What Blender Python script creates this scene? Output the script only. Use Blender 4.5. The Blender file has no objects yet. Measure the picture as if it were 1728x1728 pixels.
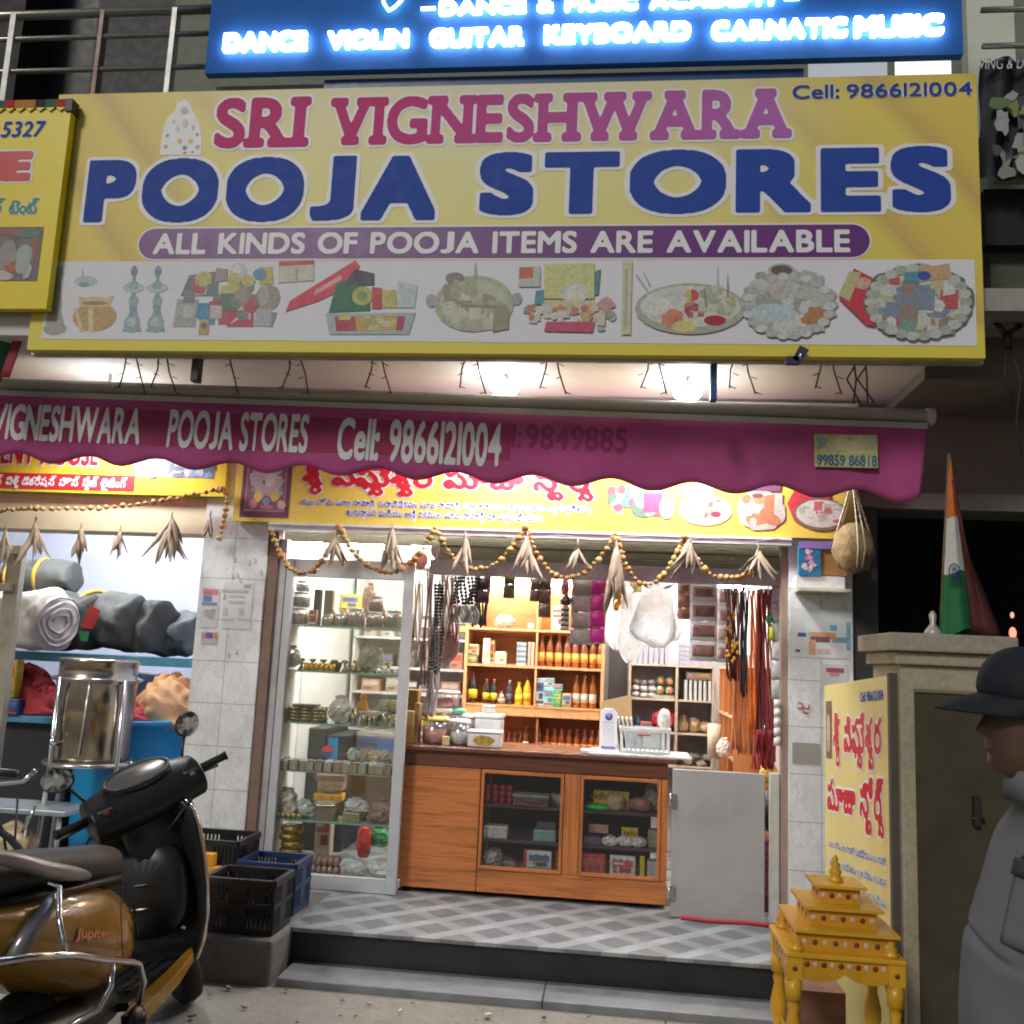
import bpy, math, random
import numpy as np
from mathutils import Vector, Matrix, noise
random.seed(7)
R_ = math.radians
SC = bpy.context.scene
COL = SC.collection
# ---------------------------------------------------------------- camera
cam = bpy.data.cameras.new('camera'); CAM = bpy.data.objects.new('camera', cam); COL.objects.link(CAM)
SC.camera = CAM
YAW, PITCH, ROLL, FPX, EYE = R_(6.49), R_(8.78), R_(2.58), 1600.0, 1.65
_cy, _sy = math.cos(YAW), math.sin(YAW)
_f0 = Vector((-_sy, _cy, 0)); _r0 = Vector((_cy, _sy, 0)); _u0 = Vector((0, 0, 1))
FW = _f0 * math.cos(PITCH) + _u0 * math.sin(PITCH); _u1 = _u0 * math.cos(PITCH) - _f0 * math.sin(PITCH)
RT = _r0 * math.cos(ROLL) + _u1 * math.sin(ROLL); UP = _u1 * math.cos(ROLL) - _r0 * math.sin(ROLL)
EYEP = Vector((0, 0, EYE))
m4 = Matrix.Identity(4)
for i in range(3):
    m4[i][0], m4[i][1], m4[i][2], m4[i][3] = RT[i], UP[i], -FW[i], EYEP[i]
CAM.matrix_world = m4
cam.sensor_width = 36; cam.lens = 36 * FPX / 1728; cam.clip_start = .05; cam.clip_end = 400
def at(px, py, Y):
    """point on the plane y=Y that the photograph shows at pixel (px,py)"""
    d = RT * ((px - 864) / FPX) - UP * ((py - 864) / FPX) + FW
    return EYEP + d * (Y / d.y)
def atz(px, py, Z):
    d = RT * ((px - 864) / FPX) - UP * ((py - 864) / FPX) + FW
    return EYEP + d * ((Z - EYE) / d.z)
def atx(px, py, X):
    d = RT * ((px - 864) / FPX) - UP * ((py - 864) / FPX) + FW
    return EYEP + d * (X / d.x)
# ---------------------------------------------------------------- night sky and a faint moon-like sun
W = bpy.data.worlds.new('World'); SC.world = W; W.use_nodes = True
nt = W.node_tree; bg = nt.nodes['Background']
sky = nt.nodes.new('ShaderNodeTexSky'); sky.sky_type = 'NISHITA'; sky.sun_disc = False
SUN_EL, SUN_AZ = R_(34), R_(205)          # azimuth clockwise from +Y: behind the camera, to the left
sky.sun_elevation = SUN_EL; sky.sun_rotation = SUN_AZ
nt.links.new(sky.outputs[0], bg.inputs[0]); bg.inputs[1].default_value = .027
sl = bpy.data.lights.new('sun', 'SUN'); sl.energy = .9; sl.angle = R_(12); sl.color = (1, .95, .87)
so = bpy.data.objects.new('sun', sl); COL.objects.link(so)
sd = Vector((math.sin(SUN_AZ) * math.cos(SUN_EL), math.cos(SUN_AZ) * math.cos(SUN_EL), math.sin(SUN_EL)))
so.rotation_euler = sd.to_track_quat('Z', 'Y').to_euler(); so.location = sd * 30
SC.view_settings.view_transform = 'Standard'; SC.view_settings.look = 'None'
SC.view_settings.exposure = .55; SC.view_settings.gamma = 1; SC.view_settings.use_curve_mapping = False
SC.render.engine = 'CYCLES'
cy = SC.cycles
cy.use_denoising = True; cy.max_bounces = 8; cy.diffuse_bounces = 4; cy.glossy_bounces = 3; cy.transmission_bounces = 6
cy.transparent_max_bounces = 16; cy.caustics_reflective = False; cy.caustics_refractive = False
cy.sample_clamp_indirect = 6; cy.pixel_filter_type = 'BLACKMAN_HARRIS'; cy.filter_width = 1.9
# ---------------------------------------------------------------- materials
_MC = {}
def M(col, rough=.55, metal=0., noise=.14, scale=9., bump=0., emit=0., coat=0., kind='', extra=None):
    key = (tuple(col), rough, metal, noise, scale, bump, emit, coat, kind, str(extra))
    if key in _MC: return _MC[key]
    m = bpy.data.materials.new(kind or 'paint'); m.use_nodes = True; _MC[key] = m
    n = m.node_tree.nodes; L = m.node_tree.links; p = n['Principled BSDF']
    c4 = tuple(col) + (1,)
    p.inputs['Base Color'].default_value = c4; p.inputs['Roughness'].default_value = rough
    p.inputs['Metallic'].default_value = metal; p.inputs['Coat Weight'].default_value = coat
    if emit:
        p.inputs['Emission Color'].default_value = c4; p.inputs['Emission Strength'].default_value = emit
        p.inputs['Base Color'].default_value = (.8, .8, .8, 1); return m
    tc = n.new('ShaderNodeTexCoord'); co = tc.outputs['Object']
    def mapping(sc, rot=(0, 0, 0)):
        mp = n.new('ShaderNodeMapping'); mp.inputs['Scale'].default_value = sc; mp.inputs['Rotation'].default_value = rot
        L.new(co, mp.inputs[0]); return mp.outputs[0]
    def nz(vec, sc, det=4, ro=.55):
        t = n.new('ShaderNodeTexNoise'); t.inputs['Scale'].default_value = sc; t.inputs['Detail'].default_value = det
        t.inputs['Roughness'].default_value = ro; L.new(vec, t.inputs['Vector']); return t.outputs['Fac']
    def ramp(f, stops):
        r = n.new('ShaderNodeValToRGB'); e = r.color_ramp.elements
        while len(e) < len(stops): e.new(.5)
        for i, (a, c) in enumerate(stops): e[i].position = a; e[i].color = tuple(c) + (1,)
        L.new(f, r.inputs[0]); return r.outputs[0]
    def mix(f, a, b, mode='MIX'):
        x = n.new('ShaderNodeMix'); x.data_type = 'RGBA'; x.blend_type = mode
        if isinstance(f, float): x.inputs[0].default_value = f
        else: L.new(f, x.inputs[0])
        for s, v in ((6, a), (7, b)):
            if isinstance(v, tuple): x.inputs[s].default_value = v + (1,)
            else: L.new(v, x.inputs[s])
        return x.outputs[2]
    def math_(op, a, b=0.):
        x = n.new('ShaderNodeMath'); x.operation = op
        for s, v in ((0, a), (1, b)):
            if isinstance(v, (int, float)): x.inputs[s].default_value = v
            else: L.new(v, x.inputs[s])
        return x.outputs[0]
    def sep():
        s = n.new('ShaderNodeSeparateXYZ'); L.new(co, s.inputs[0]); return s.outputs
    def dk(k): return tuple(max(0, min(1, c * k)) for c in col)
    if kind == 'wood':
        ax = extra or 'x'
        sc = {'x': (1.2, 26, 26), 'z': (26, 26, 1.2), 'y': (26, 1.2, 26)}[ax]
        f = nz(mapping(sc), 1.6, 6, .6)
        f2 = nz(mapping(tuple(s * 2.2 for s in sc)), 3, 3, .6)
        c = ramp(f, [(.3, dk(.38)), (.44, dk(.95)), (.56, dk(1.2)), (.66, dk(.6)), (.75, dk(1.))])
        c = mix(.3, c, ramp(f2, [(.35, dk(.55)), (.65, dk(1.2))]))
        L.new(c, p.inputs['Base Color'])
    elif kind == 'tile_wall':      # grey veined marble wall tiles 0.3 x 0.3 with thin joints
        s = sep(); px = extra or (.44, .262)
        v = ramp(nz(mapping((2, 2, 1), (0, .6, 0)), 3.2, 8, .65), [(.38, dk(.82)), (.5, dk(1)), (.53, dk(.86)), (.57, dk(1.02))])
        spots = ramp(nz(co, 38, 2), [(.0, (1, 1, 1)), (.66, (1, 1, 1)), (.72, (.78, .76, .72))])
        v = mix(1., v, spots, 'MULTIPLY')
        jx = math_('PINGPONG', s[0], px[0] / 2); jz = math_('PINGPONG', s[2], px[1] / 2)
        g = math_('MINIMUM', jx, jz); g = math_('LESS_THAN', g, .0022)
        L.new(mix(g, v, (.33, .33, .32)), p.inputs['Base Color'])
    elif kind == 'floor_tile':     # woven diamond pattern in two greys
        mp = mapping((4.4, 4.4, 4.4), (0, 0, R_(45)))
        s = n.new('ShaderNodeSeparateXYZ'); L.new(mp, s.inputs[0])
        fx = math_('FRACT', s.outputs[0]); fy = math_('FRACT', s.outputs[1])
        ix = math_('FLOOR', s.outputs[0]); iy = math_('FLOOR', s.outputs[1])
        par = math_('MODULO', math_('ABSOLUTE', math_('ADD', ix, iy)), 2.)
        a = math_('GREATER_THAN', fx, .66); b = math_('GREATER_THAN', fy, .66)
        band = math_('ADD', math_('MULTIPLY', a, .75), math_('MULTIPLY', b, math_('MULTIPLY', math_('SUBTRACT', 1., a), .45)))
        band = math_('MINIMUM', math_('ADD', band, math_('MULTIPLY', nz(co, 9, 5, .6), .25)), 1.)
        dirt = ramp(nz(co, 5, 6, .6), [(.3, (.75, .75, .75)), (.7, (1.08, 1.08, 1.08))])
        base = mix(par, dk(.8), dk(1.0)); c = mix(band, base, dk(2.3))
        L.new(mix(1., c, dirt, 'MULTIPLY'), p.inputs['Base Color'])
    elif kind == 'banner':         # printed yellow sheet with diagonal drapery streaks, paler in the middle; board glow coloured into its top
        s = sep(); w, h = extra
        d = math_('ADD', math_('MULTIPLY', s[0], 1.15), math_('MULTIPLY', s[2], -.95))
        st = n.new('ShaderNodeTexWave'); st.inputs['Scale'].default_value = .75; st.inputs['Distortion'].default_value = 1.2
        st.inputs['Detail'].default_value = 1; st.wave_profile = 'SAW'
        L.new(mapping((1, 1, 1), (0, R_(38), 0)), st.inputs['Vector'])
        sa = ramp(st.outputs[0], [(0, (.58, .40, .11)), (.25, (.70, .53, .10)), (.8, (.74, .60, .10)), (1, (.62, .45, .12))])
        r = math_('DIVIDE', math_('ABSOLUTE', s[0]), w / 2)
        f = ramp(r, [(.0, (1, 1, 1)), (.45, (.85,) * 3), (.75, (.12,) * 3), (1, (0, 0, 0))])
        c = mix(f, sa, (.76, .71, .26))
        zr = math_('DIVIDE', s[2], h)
        c = mix(math_('MULTIPLY', ramp(r, [(0, (1, 1, 1)), (.8, (0, 0, 0))]), ramp(zr, [(.55, (0, 0, 0)), (1, (.8,) * 3)])), c, (.70, .67, .58))  # whitish top centre: glow of the lit board put into the sheet colour
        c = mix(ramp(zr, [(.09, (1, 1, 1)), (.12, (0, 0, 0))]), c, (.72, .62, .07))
        L.new(c, p.inputs['Base Color'])
    elif kind == 'grad':           # printed two-colour gradient lettering: extra = second colour, axis, from, to
        c2, ax, a0, a1 = extra; s = sep()
        f = math_('DIVIDE', math_('SUBTRACT', s[ax], a0), a1 - a0)
        L.new(ramp(f, [(0, tuple(col)), (1, c2)]), p.inputs['Base Color'])
    elif kind == 'concrete':
        a = nz(co, 2.2, 8, .65); b = nz(co, 42, 5, .7)
        c = ramp(a, [(.3, dk(.62)), (.5, dk(1)), (.7, dk(1.2))])
        c = mix(.45, c, ramp(b, [(.3, dk(.55)), (.5, dk(1)), (.72, dk(1.35))]))
        L.new(c, p.inputs['Base Color']); bump = bump or .25; scale = 60
    else:
        f = nz(co, scale, 5, .6)
        c = ramp(f, [(.25, dk(1 - noise * 1.6)), (.5, dk(1)), (.75, dk(1 + noise))])
        L.new(c, p.inputs['Base Color'])
    if rough > .12 and kind not in ('banner', 'grad'):
        rr = math_('ADD', math_('MULTIPLY', nz(co, 14, 3), .22), rough - .11); L.new(rr, p.inputs['Roughness'])
    if bump:
        bn = n.new('ShaderNodeBump'); bn.inputs['Strength'].default_value = bump; bn.inputs['Distance'].default_value = .02
        L.new(nz(co, scale, 6, .6), bn.inputs['Height']); L.new(bn.outputs[0], p.inputs['Normal'])
    return m
def GLASS(col=(.92, .97, .95), gloss=.10, rough=.03, dirt=.02):
    """thin pane / clear plastic: see-through with a mirror sheen and a little dust"""
    key = ('g', col, gloss, rough, dirt)
    if key in _MC: return _MC[key]
    m = bpy.data.materials.new('clear'); m.use_nodes = True; _MC[key] = m
    n = m.node_tree.nodes; L = m.node_tree.links; n.remove(n['Principled BSDF'])
    t = n.new('ShaderNodeBsdfTransparent'); t.inputs[0].default_value = col + (1,)
    g = n.new('ShaderNodeBsdfGlossy'); g.inputs['Roughness'].default_value = rough
    d = n.new('ShaderNodeBsdfDiffuse'); d.inputs[0].default_value = (.8, .82, .82, 1)
    lw = n.new('ShaderNodeLayerWeight'); lw.inputs[0].default_value = .35
    ma = n.new('ShaderNodeMath'); ma.operation = 'MULTIPLY_ADD'; ma.inputs[1].default_value = .6; ma.inputs[2].default_value = gloss * .4
    L.new(lw.outputs['Fresnel'], ma.inputs[0])
    ma2 = n.new('ShaderNodeMath'); ma2.operation = 'MINIMUM'; ma2.inputs[1].default_value = .5; L.new(ma.outputs[0], ma2.inputs[0])
    a = n.new('ShaderNodeMixShader'); L.new(ma2.outputs[0], a.inputs[0]); L.new(t.outputs[0], a.inputs[1]); L.new(g.outputs[0], a.inputs[2])
    tc = n.new('ShaderNodeTexCoord'); nz = n.new('ShaderNodeTexNoise'); nz.inputs['Scale'].default_value = 24; nz.inputs['Detail'].default_value = 4
    L.new(tc.outputs['Object'], nz.inputs['Vector'])
    mm = n.new('ShaderNodeMath'); mm.operation = 'MULTIPLY'; mm.inputs[1].default_value = dirt * 2; L.new(nz.outputs['Fac'], mm.inputs[0])
    b = n.new('ShaderNodeMixShader'); L.new(mm.outputs[0], b.inputs[0]); L.new(a.outputs[0], b.inputs[1]); L.new(d.outputs[0], b.inputs[2])
    L.new(b.outputs[0], n['Material Output'].inputs[0]); return m
# ---------------------------------------------------------------- mesh builder
def crumple(b, amp, fr, ridge=.6, seed=0.):
    '''push every vertex about by layered noise so that cloth and plastic look creased'''
    o = Vector((seed * 7.3, seed * 3.1, seed))
    for i, v in enumerate(b.v):
        p = Vector(v) * fr + o; n = noise.noise_vector(p) * (1 - ridge); r = (.5 - abs(noise.noise(p * 1.7))) * ridge + (.4 - abs(noise.noise(p * 3.9))) * ridge * .5
        b.v[i] = tuple(Vector(v) + (n + noise.noise_vector(p * .6 + o) * r) * amp)
    return b
class MB:
    def __init__(s): s.v = []; s.f = []; s.m = []; s.sm = []; s.mats = []
    def mi(s, m):
        if m not in s.mats: s.mats.append(m)
        return s.mats.index(m)
    def add(s, vs, fs, m, smooth=False):
        o = len(s.v); s.v += [tuple(v) for v in vs]; k = s.mi(m)
        for f in fs: s.f.append(tuple(o + i for i in f)); s.m.append(k); s.sm.append(smooth)
        return s
    def box(s, x0, x1, y0, y1, z0, z1, m):
        vs = [(x, y, z) for x in (x0, x1) for y in (y0, y1) for z in (z0, z1)]
        return s.add(vs, [(0, 1, 3, 2), (4, 6, 7, 5), (0, 4, 5, 1), (2, 3, 7, 6), (0, 2, 6, 4), (1, 5, 7, 3)], m)
    def obox(s, c, size, m, rot=(0, 0, 0)):
        from mathutils import Euler
        e = Euler(rot).to_matrix(); c = Vector(c)
        vs = [c + e @ Vector((x * size[0] / 2, y * size[1] / 2, z * size[2] / 2)) for x in (-1, 1) for y in (-1, 1) for z in (-1, 1)]
        return s.add(vs, [(0, 1, 3, 2), (4, 6, 7, 5), (0, 4, 5, 1), (2, 3, 7, 6), (0, 2, 6, 4), (1, 5, 7, 3)], m)
    def rings(s, rs, m, smooth=True, close=True, cap=True):
        n = len(rs[0]); vs = [p for r in rs for p in r]; fs = []
        for i in range(len(rs) - 1):
            for j in range(n if close else n - 1):
                k = (j + 1) % n; fs.append((i * n + j, i * n + k, (i + 1) * n + k, (i + 1) * n + j))
        if cap and close: fs += [tuple(range(n - 1, -1, -1)), tuple(range((len(rs) - 1) * n, len(rs) * n))]
        return s.add(vs, fs, m, smooth)
    def lathe(s, prof, m, c=(0, 0, 0), n=20, smooth=True, sx=1, sy=1):
        rs = [[(c[0] + r * sx * math.cos(2 * math.pi * j / n), c[1] + r * sy * math.sin(2 * math.pi * j / n), c[2] + z) for j in range(n)] for r, z in prof]
        return s.rings(rs, m, smooth)
    def cyl(s, a, b, r, m, r2=None, n=12, smooth=True):
        return s.tube([a, b], r, m, n, r2)
    def tube(s, pts, r, m, n=8, r2=None, smooth=True):
        pts = [Vector(p) for p in pts]; rs = []; u = None
        for i, p in enumerate(pts):
            t = (pts[min(i + 1, len(pts) - 1)] - pts[max(i - 1, 0)])
            t = t.normalized() if t.length > 1e-9 else Vector((0, 0, 1))
            if u is None:
                u = t.orthogonal().normalized()
            u = (u - t * u.dot(t)); u = u.normalized() if u.length > 1e-6 else t.orthogonal().normalized()
            w = t.cross(u)
            if isinstance(r, (list, tuple)): q = r[i]
            else: q = r if r2 is None else r + (r2 - r) * i / (len(pts) - 1)
            rs.append([p + u * (q * math.cos(2 * math.pi * j / n)) + w * (q * math.sin(2 * math.pi * j / n)) for j in range(n)])
        return s.rings(rs, m, smooth)
    def ball(s, c, r, m, n=12, k=8, jit=0., smooth=True):
        if not isinstance(r, (tuple, list)): r = (r, r, r)
        rs = []
        for i in range(k + 1):
            a = math.pi * (i + .0001) / (k + .0002) - math.pi / 2
            ring = []
            for j in range(n):
                b = 2 * math.pi * j / n; q = 1 + random.uniform(-jit, jit)
                ring.append((c[0] + r[0] * q * math.cos(a) * math.cos(b), c[1] + r[1] * q * math.cos(a) * math.sin(b), c[2] + r[2] * q * math.sin(a)))
            rs.append(ring)
        return s.rings(rs, m, smooth)
    def poly(s, pts, m): return s.add(pts, [tuple(range(len(pts)))], m)
    def extr(s, pts, d, m, smooth=False):
        """a flat outline pushed along the vector d"""
        n = len(pts); d = Vector(d); vs = [Vector(p) for p in pts] + [Vector(p) + d for p in pts]
        fs = [tuple(range(n - 1, -1, -1)), tuple(range(n, 2 * n))] + [(i, (i + 1) % n, n + (i + 1) % n, n + i) for i in range(n)]
        return s.add(vs, fs, m, smooth)
    def grid(s, fn, nu, nv, m, smooth=True):
        vs = [fn(i / nu, j / nv) for i in range(nu + 1) for j in range(nv + 1)]
        fs = [(i * (nv + 1) + j, (i + 1) * (nv + 1) + j, (i + 1) * (nv + 1) + j + 1, i * (nv + 1) + j + 1) for i in range(nu) for j in range(nv)]
        return s.add(vs, fs, m, smooth)
    def xf(s, M4):
        s.v = [tuple(M4 @ Vector(v)) for v in s.v]; return s
    def build(s, name, parent=None, bevel=0., solid=0., subd=0, local=False):
        me = bpy.data.meshes.new(name)
        off = Vector((0, 0, 0))
        if parent is not None and not local:
            off = Vector(wloc(parent))
        elif parent is None and not local and s.v:
            a = np.array(s.v); off = Vector(((a[:, 0].min() + a[:, 0].max()) / 2, (a[:, 1].min() + a[:, 1].max()) / 2, a[:, 2].min()))
        me.from_pydata([tuple(Vector(v) - off) for v in s.v], [], s.f)
        for m in s.mats: me.materials.append(m)
        me.polygons.foreach_set('material_index', s.m); me.polygons.foreach_set('use_smooth', s.sm)
        me.update()
        o = bpy.data.objects.new(name, me); COL.objects.link(o)
        if parent is not None: o.parent = parent
        elif not local: o.location = off
        if solid: md = o.modifiers.new('solid', 'SOLIDIFY'); md.thickness = solid; md.offset = 0
        if bevel: md = o.modifiers.new('bevel', 'BEVEL'); md.width = bevel; md.segments = 2; md.limit_method = 'ANGLE'
        if subd: md = o.modifiers.new('sub', 'SUBSURF'); md.levels = subd; md.render_levels = subd
        return o
def wloc(o):
    p = Vector((0, 0, 0))
    while o is not None: p += o.location; o = o.parent
    return p
def tag(o, label=None, cat=None, group=None, kind=None):
    if label: o['label'] = label
    if cat: o['category'] = cat; o['kind'] = 'thing'
    if group: o['group'] = group
    if kind: o['kind'] = kind
    return o
def thing(name, label, cat, loc=(0, 0, 0), rz=0., group=None):
    o = bpy.data.objects.new(name, None); COL.objects.link(o); o.location = loc; o.rotation_euler = (0, 0, rz)
    o.empty_display_size = .05
    return tag(o, label, cat, group)
def kids(o): return [c for c in bpy.data.objects if c.parent == o]
def copy_tree(o, parent=None):
    c = o.copy(); COL.objects.link(c)
    if parent is not None: c.parent = parent
    for k in kids(o): copy_tree(k, c)
    return c
def dup(o, loc, label, rz=None, scale=None, group=None):
    c = copy_tree(o); c.location = loc; c['label'] = label
    if rz is not None: c.rotation_euler = (0, 0, rz)
    if scale is not None: c.scale = scale if isinstance(scale, (tuple, list)) else (scale,) * 3
    if group: c['group'] = group
    return c
def struct(o): o['kind'] = 'structure'; return o
# ---------------------------------------------------------------- lettering: built-in font outlines, thickened on a raster, traced back to faces
_TC = {}
def raster(txt, res):
    cu = bpy.data.curves.new('lettering', 'FONT'); cu.body = txt; cu.size = 1; cu.fill_mode = 'NONE'; cu.resolution_u = 7
    ob = bpy.data.objects.new('lettering', cu); COL.objects.link(ob)
    me = bpy.data.meshes.new_from_object(ob.evaluated_get(bpy.context.evaluated_depsgraph_get()))
    V = np.array([v.co[:2] for v in me.vertices]); E = np.array([e.vertices[:] for e in me.edges])
    bpy.data.objects.remove(ob); bpy.data.curves.remove(cu); bpy.data.meshes.remove(me)
    return V, E
def mask_of(V, E, res, pad):
    lo = V.min(0) - pad; hi = V.max(0) + pad
    W_, H_ = int((hi[0] - lo[0]) * res) + 2, int((hi[1] - lo[1]) * res) + 2
    # order every loop so that its winding is consistent
    nxt = {}
    for a, b in E: nxt.setdefault(int(a), []).append(int(b)); nxt.setdefault(int(b), []).append(int(a))
    seen = set(); segs = []
    for st in sorted(nxt):
        if st in seen: continue
        seen.add(st); cur = st
        # from_curve loops are stored in order: follow ascending index first
        loop = [st]
        while True:
            c = [k for k in nxt[cur] if k not in seen]
            if not c: break
            cur = min(c) if len(loop) == 1 else c[0]; seen.add(cur); loop.append(cur)
        for i in range(len(loop)): segs.append((loop[i], loop[(i + 1) % len(loop)]))
    S = np.array(segs); A = V[S[:, 0]]; B = V[S[:, 1]]
    m = np.zeros((H_, W_), bool)
    for r in range(H_):
        y = lo[1] + (r + .5) / res
        up = (A[:, 1] <= y) & (B[:, 1] > y); dn = (A[:, 1] > y) & (B[:, 1] <= y)
        k = up | dn
        if not k.any(): continue
        t = (y - A[k, 1]) / (B[k, 1] - A[k, 1]); xs = A[k, 0] + t * (B[k, 0] - A[k, 0]); w = np.where(up[k], 1, -1)
        o = np.argsort(xs); xs = xs[o]; w = np.cumsum(w[o])
        for i in range(len(xs) - 1):
            if w[i] != 0:
                a = int(round((xs[i] - lo[0]) * res)); b = int(round((xs[i + 1] - lo[0]) * res)); m[r, max(a, 0):b] = True
    return m, lo
def dilate(m, rad, square=False):
    R = int(math.ceil(rad)); out = m.copy()
    H_, W_ = m.shape
    for dy in range(-R, R + 1):
        for dx in range(-R, R + 1):
            if (dx or dy) and (square or dx * dx + dy * dy <= rad * rad + .3):
                y0, y1, x0, x1 = max(dy, 0), min(H_, H_ + dy), max(dx, 0), min(W_, W_ + dx)
                out[y0:y1, x0:x1] |= m[y0 - dy:y1 - dy, x0 - dx:x1 - dx]
    return out
def trace(m, res, lo):
    f = np.pad(m.astype(float), 2)
    for _ in range(3):
        f = (f + np.roll(f, 1, 0) + np.roll(f, -1, 0) + np.roll(f, 1, 1) + np.roll(f, -1, 1)) / 5
    f = f - .5; f[f == 0] = 1e-4
    H_, W_ = f.shape; ins = f > 0
    q = ins[:-1, :-1].astype(int) + ins[1:, :-1] + ins[:-1, 1:] + ins[1:, 1:]
    out = []
    px = lambda x, y: (lo[0] + (x - 1.5) / res, lo[1] + (y - 1.5) / res)
    for r in range(H_ - 1):
        c = 0; row = q[r]
        nz = np.nonzero(row)[0]; i = 0
        while i < len(nz):
            c = nz[i]
            if row[c] == 4:
                e = c
                while e + 1 < W_ - 1 and row[e + 1] == 4: e += 1
                out.append([px(c, r), px(e + 1, r), px(e + 1, r + 1), px(c, r + 1)]); i += e - c + 1; continue
            cs = [(c, r), (c + 1, r), (c + 1, r + 1), (c, r + 1)]; pl = []
            for a in range(4):
                x0, y0 = cs[a]; x1, y1 = cs[(a + 1) % 4]; v0 = f[y0, x0]; v1 = f[y1, x1]
                if v0 > 0: pl.append(px(x0, y0))
                if (v0 > 0) != (v1 > 0):
                    t = v0 / (v0 - v1); pl.append(px(x0 + t * (x1 - x0), y0 + t * (y1 - y0)))
            if len(pl) > 2: out.append(pl)
            i += 1
    return out
def glyphs(txt, res=40, bold=0., halo=0., square=False, serif=0., slant=0., pieces=None):
    """faces of a line of lettering in em units, and the box of its un-haloed shape"""
    key = (txt, res, bold, halo, square, serif, slant, str(pieces))
    if key in _TC: return _TC[key]
    if pieces:                    # composed script: (char, x, y, sx, sy)
        Vs, Es, n0 = [], [], 0
        for ch, x, y, sx, sy in pieces:
            V, E = raster(ch, res); Vs.append(V * (sx, sy) + (x, y)); Es.append(E + n0); n0 += len(V)
        V = np.concatenate(Vs); E = np.concatenate(Es)
    else: V, E = raster(txt, res)
    if slant: V = V + np.stack([V[:, 1] * slant, 0 * V[:, 1]], 1)
    pad = bold + halo + serif + .1
    m, lo = mask_of(V, E, res, pad)
    if serif:
        h = V[:, 1].max(); t = max(1, int(.075 * res)); ext = int(serif * res)
        add = m.copy()
        for zb in (0., h - t / res):
            r0 = int((zb - lo[1]) * res); mid = m[min(max(r0 + (t if zb == 0 else -1), 0), len(m) - 1)]
            xs = np.nonzero(np.diff(np.concatenate([[0], mid.astype(int), [0]])))[0]
            for a, b in zip(xs[::2], xs[1::2]):
                if b - a < .27 * res: add[r0:r0 + t, max(a - ext, 0):b + ext] = True
        m = add
    if bold: m = dilate(m, bold * res, square)
    ys, xs = np.nonzero(m); box = (lo[0] + xs.min() / res, lo[1] + ys.min() / res, lo[0] + (xs.max() + 1) / res, lo[1] + (ys.max() + 1) / res)
    if halo: m = dilate(m, halo * res)
    _TC[key] = (trace(m, res, lo), box); return _TC[key]
def lettering(mb, txt, ll, ur, place, mat, halo_mat=None, halo=.05, depth=0., h_off=.0015, t_off=.003, **kw):
    """fit a line of lettering into the rectangle ll..ur (surface coordinates); place(u, v, offset) gives the world point"""
    polys, box = glyphs(txt, **kw)
    sx = (ur[0] - ll[0]) / (box[2] - box[0]); sz = (ur[1] - ll[1]) / (box[3] - box[1])
    def put(polys, off, m):
        vs, fs = [], []
        for p in polys:
            fs.append(tuple(range(len(vs), len(vs) + len(p))))
            vs += [place(ll[0] + (x - box[0]) * sx, ll[1] + (z - box[1]) * sz, off) for x, z in p]
        mb.add(vs, fs, m)
    if halo_mat is not None: put(glyphs(txt, halo=halo, **kw)[0], h_off, halo_mat)
    put(polys, t_off, mat)
    return mb
def wallplace(Y):                    # surface coordinates (x, z) on a wall facing the street
    return lambda u, v, o: (u, Y - o, v)
def pxtext(mb, txt, x0, y0, x1, y1, Y, mat, halo_mat=None, **kw):
    """lettering on the plane y=Y whose lower-left corner shows at (x0,y0) and upper-right at (x1,y1) of the photograph"""
    a = at(x0, y0, Y); b = at(x1, y1, Y)
    return lettering(mb, txt, (a.x, a.z), (b.x, b.z), wallplace(Y), mat, halo_mat, **kw)
def blob(mb, cx, cz, rx, rz, Y, off, m, n=18, jit=0., rot=0.):
    pts = []
    for i in range(n):
        a = 2 * math.pi * i / n; q = 1 + random.uniform(-jit, jit); x, z = rx * q * math.cos(a), rz * q * math.sin(a)
        pts.append((cx + x * math.cos(rot) - z * math.sin(rot), Y - off, cz + x * math.sin(rot) + z * math.cos(rot)))
    mb.poly(pts, m)
def pxpoly(mb, pts, Y, off, m):
    mb.poly([tuple(at(x, y, Y) - Vector((0, off, 0))) for x, y in pts][::-1], m)
def pxrect(mb, x0, y0, x1, y1, Y, off, m):
    a = at(x0, y1, Y); b = at(x1, y0, Y)
    mb.poly([(a.x, Y - off, a.z), (b.x, Y - off, a.z), (b.x, Y - off, b.z), (a.x, Y - off, b.z)], m)
def telugu(txt):
    """set a line of Telugu: conjunct consonants go small below their base letter"""
    out = []; x = 0.; i = 0; cp = [ord(c) for c in txt]
    cons = lambda c: 0xC15 <= c <= 0xC39
    while i < len(cp):
        if cp[i] == 32: x += .3; i += 1; continue
        base = chr(cp[i]); i += 1; subs = []
        while i + 1 < len(cp) and cp[i] == 0xC4D and cons(cp[i + 1]): subs.append(chr(cp[i + 1])); i += 2
        while i < len(cp) and (0xC3E <= cp[i] <= 0xC56 or cp[i] in (0xC01, 0xC02, 0xC03)): base += chr(cp[i]); i += 1
        V, E = raster(base, 10); w = V[:, 0].max() - V[:, 0].min(); x0 = V[:, 0].min()
        out.append((base, x - x0, 0, 1, 1)); xs = x + w * .42
        for k, s in enumerate(subs):
            sv, _ = raster(s, 10); out.append((s, xs - sv[:, 0].min() * .6, -.34 - .2 * k, .6, .55)); xs += .1
            w = max(w, xs - x + (sv[:, 0].max() - sv[:, 0].min()) * .6 - .1)
        x += w + .06
    return out

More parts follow.
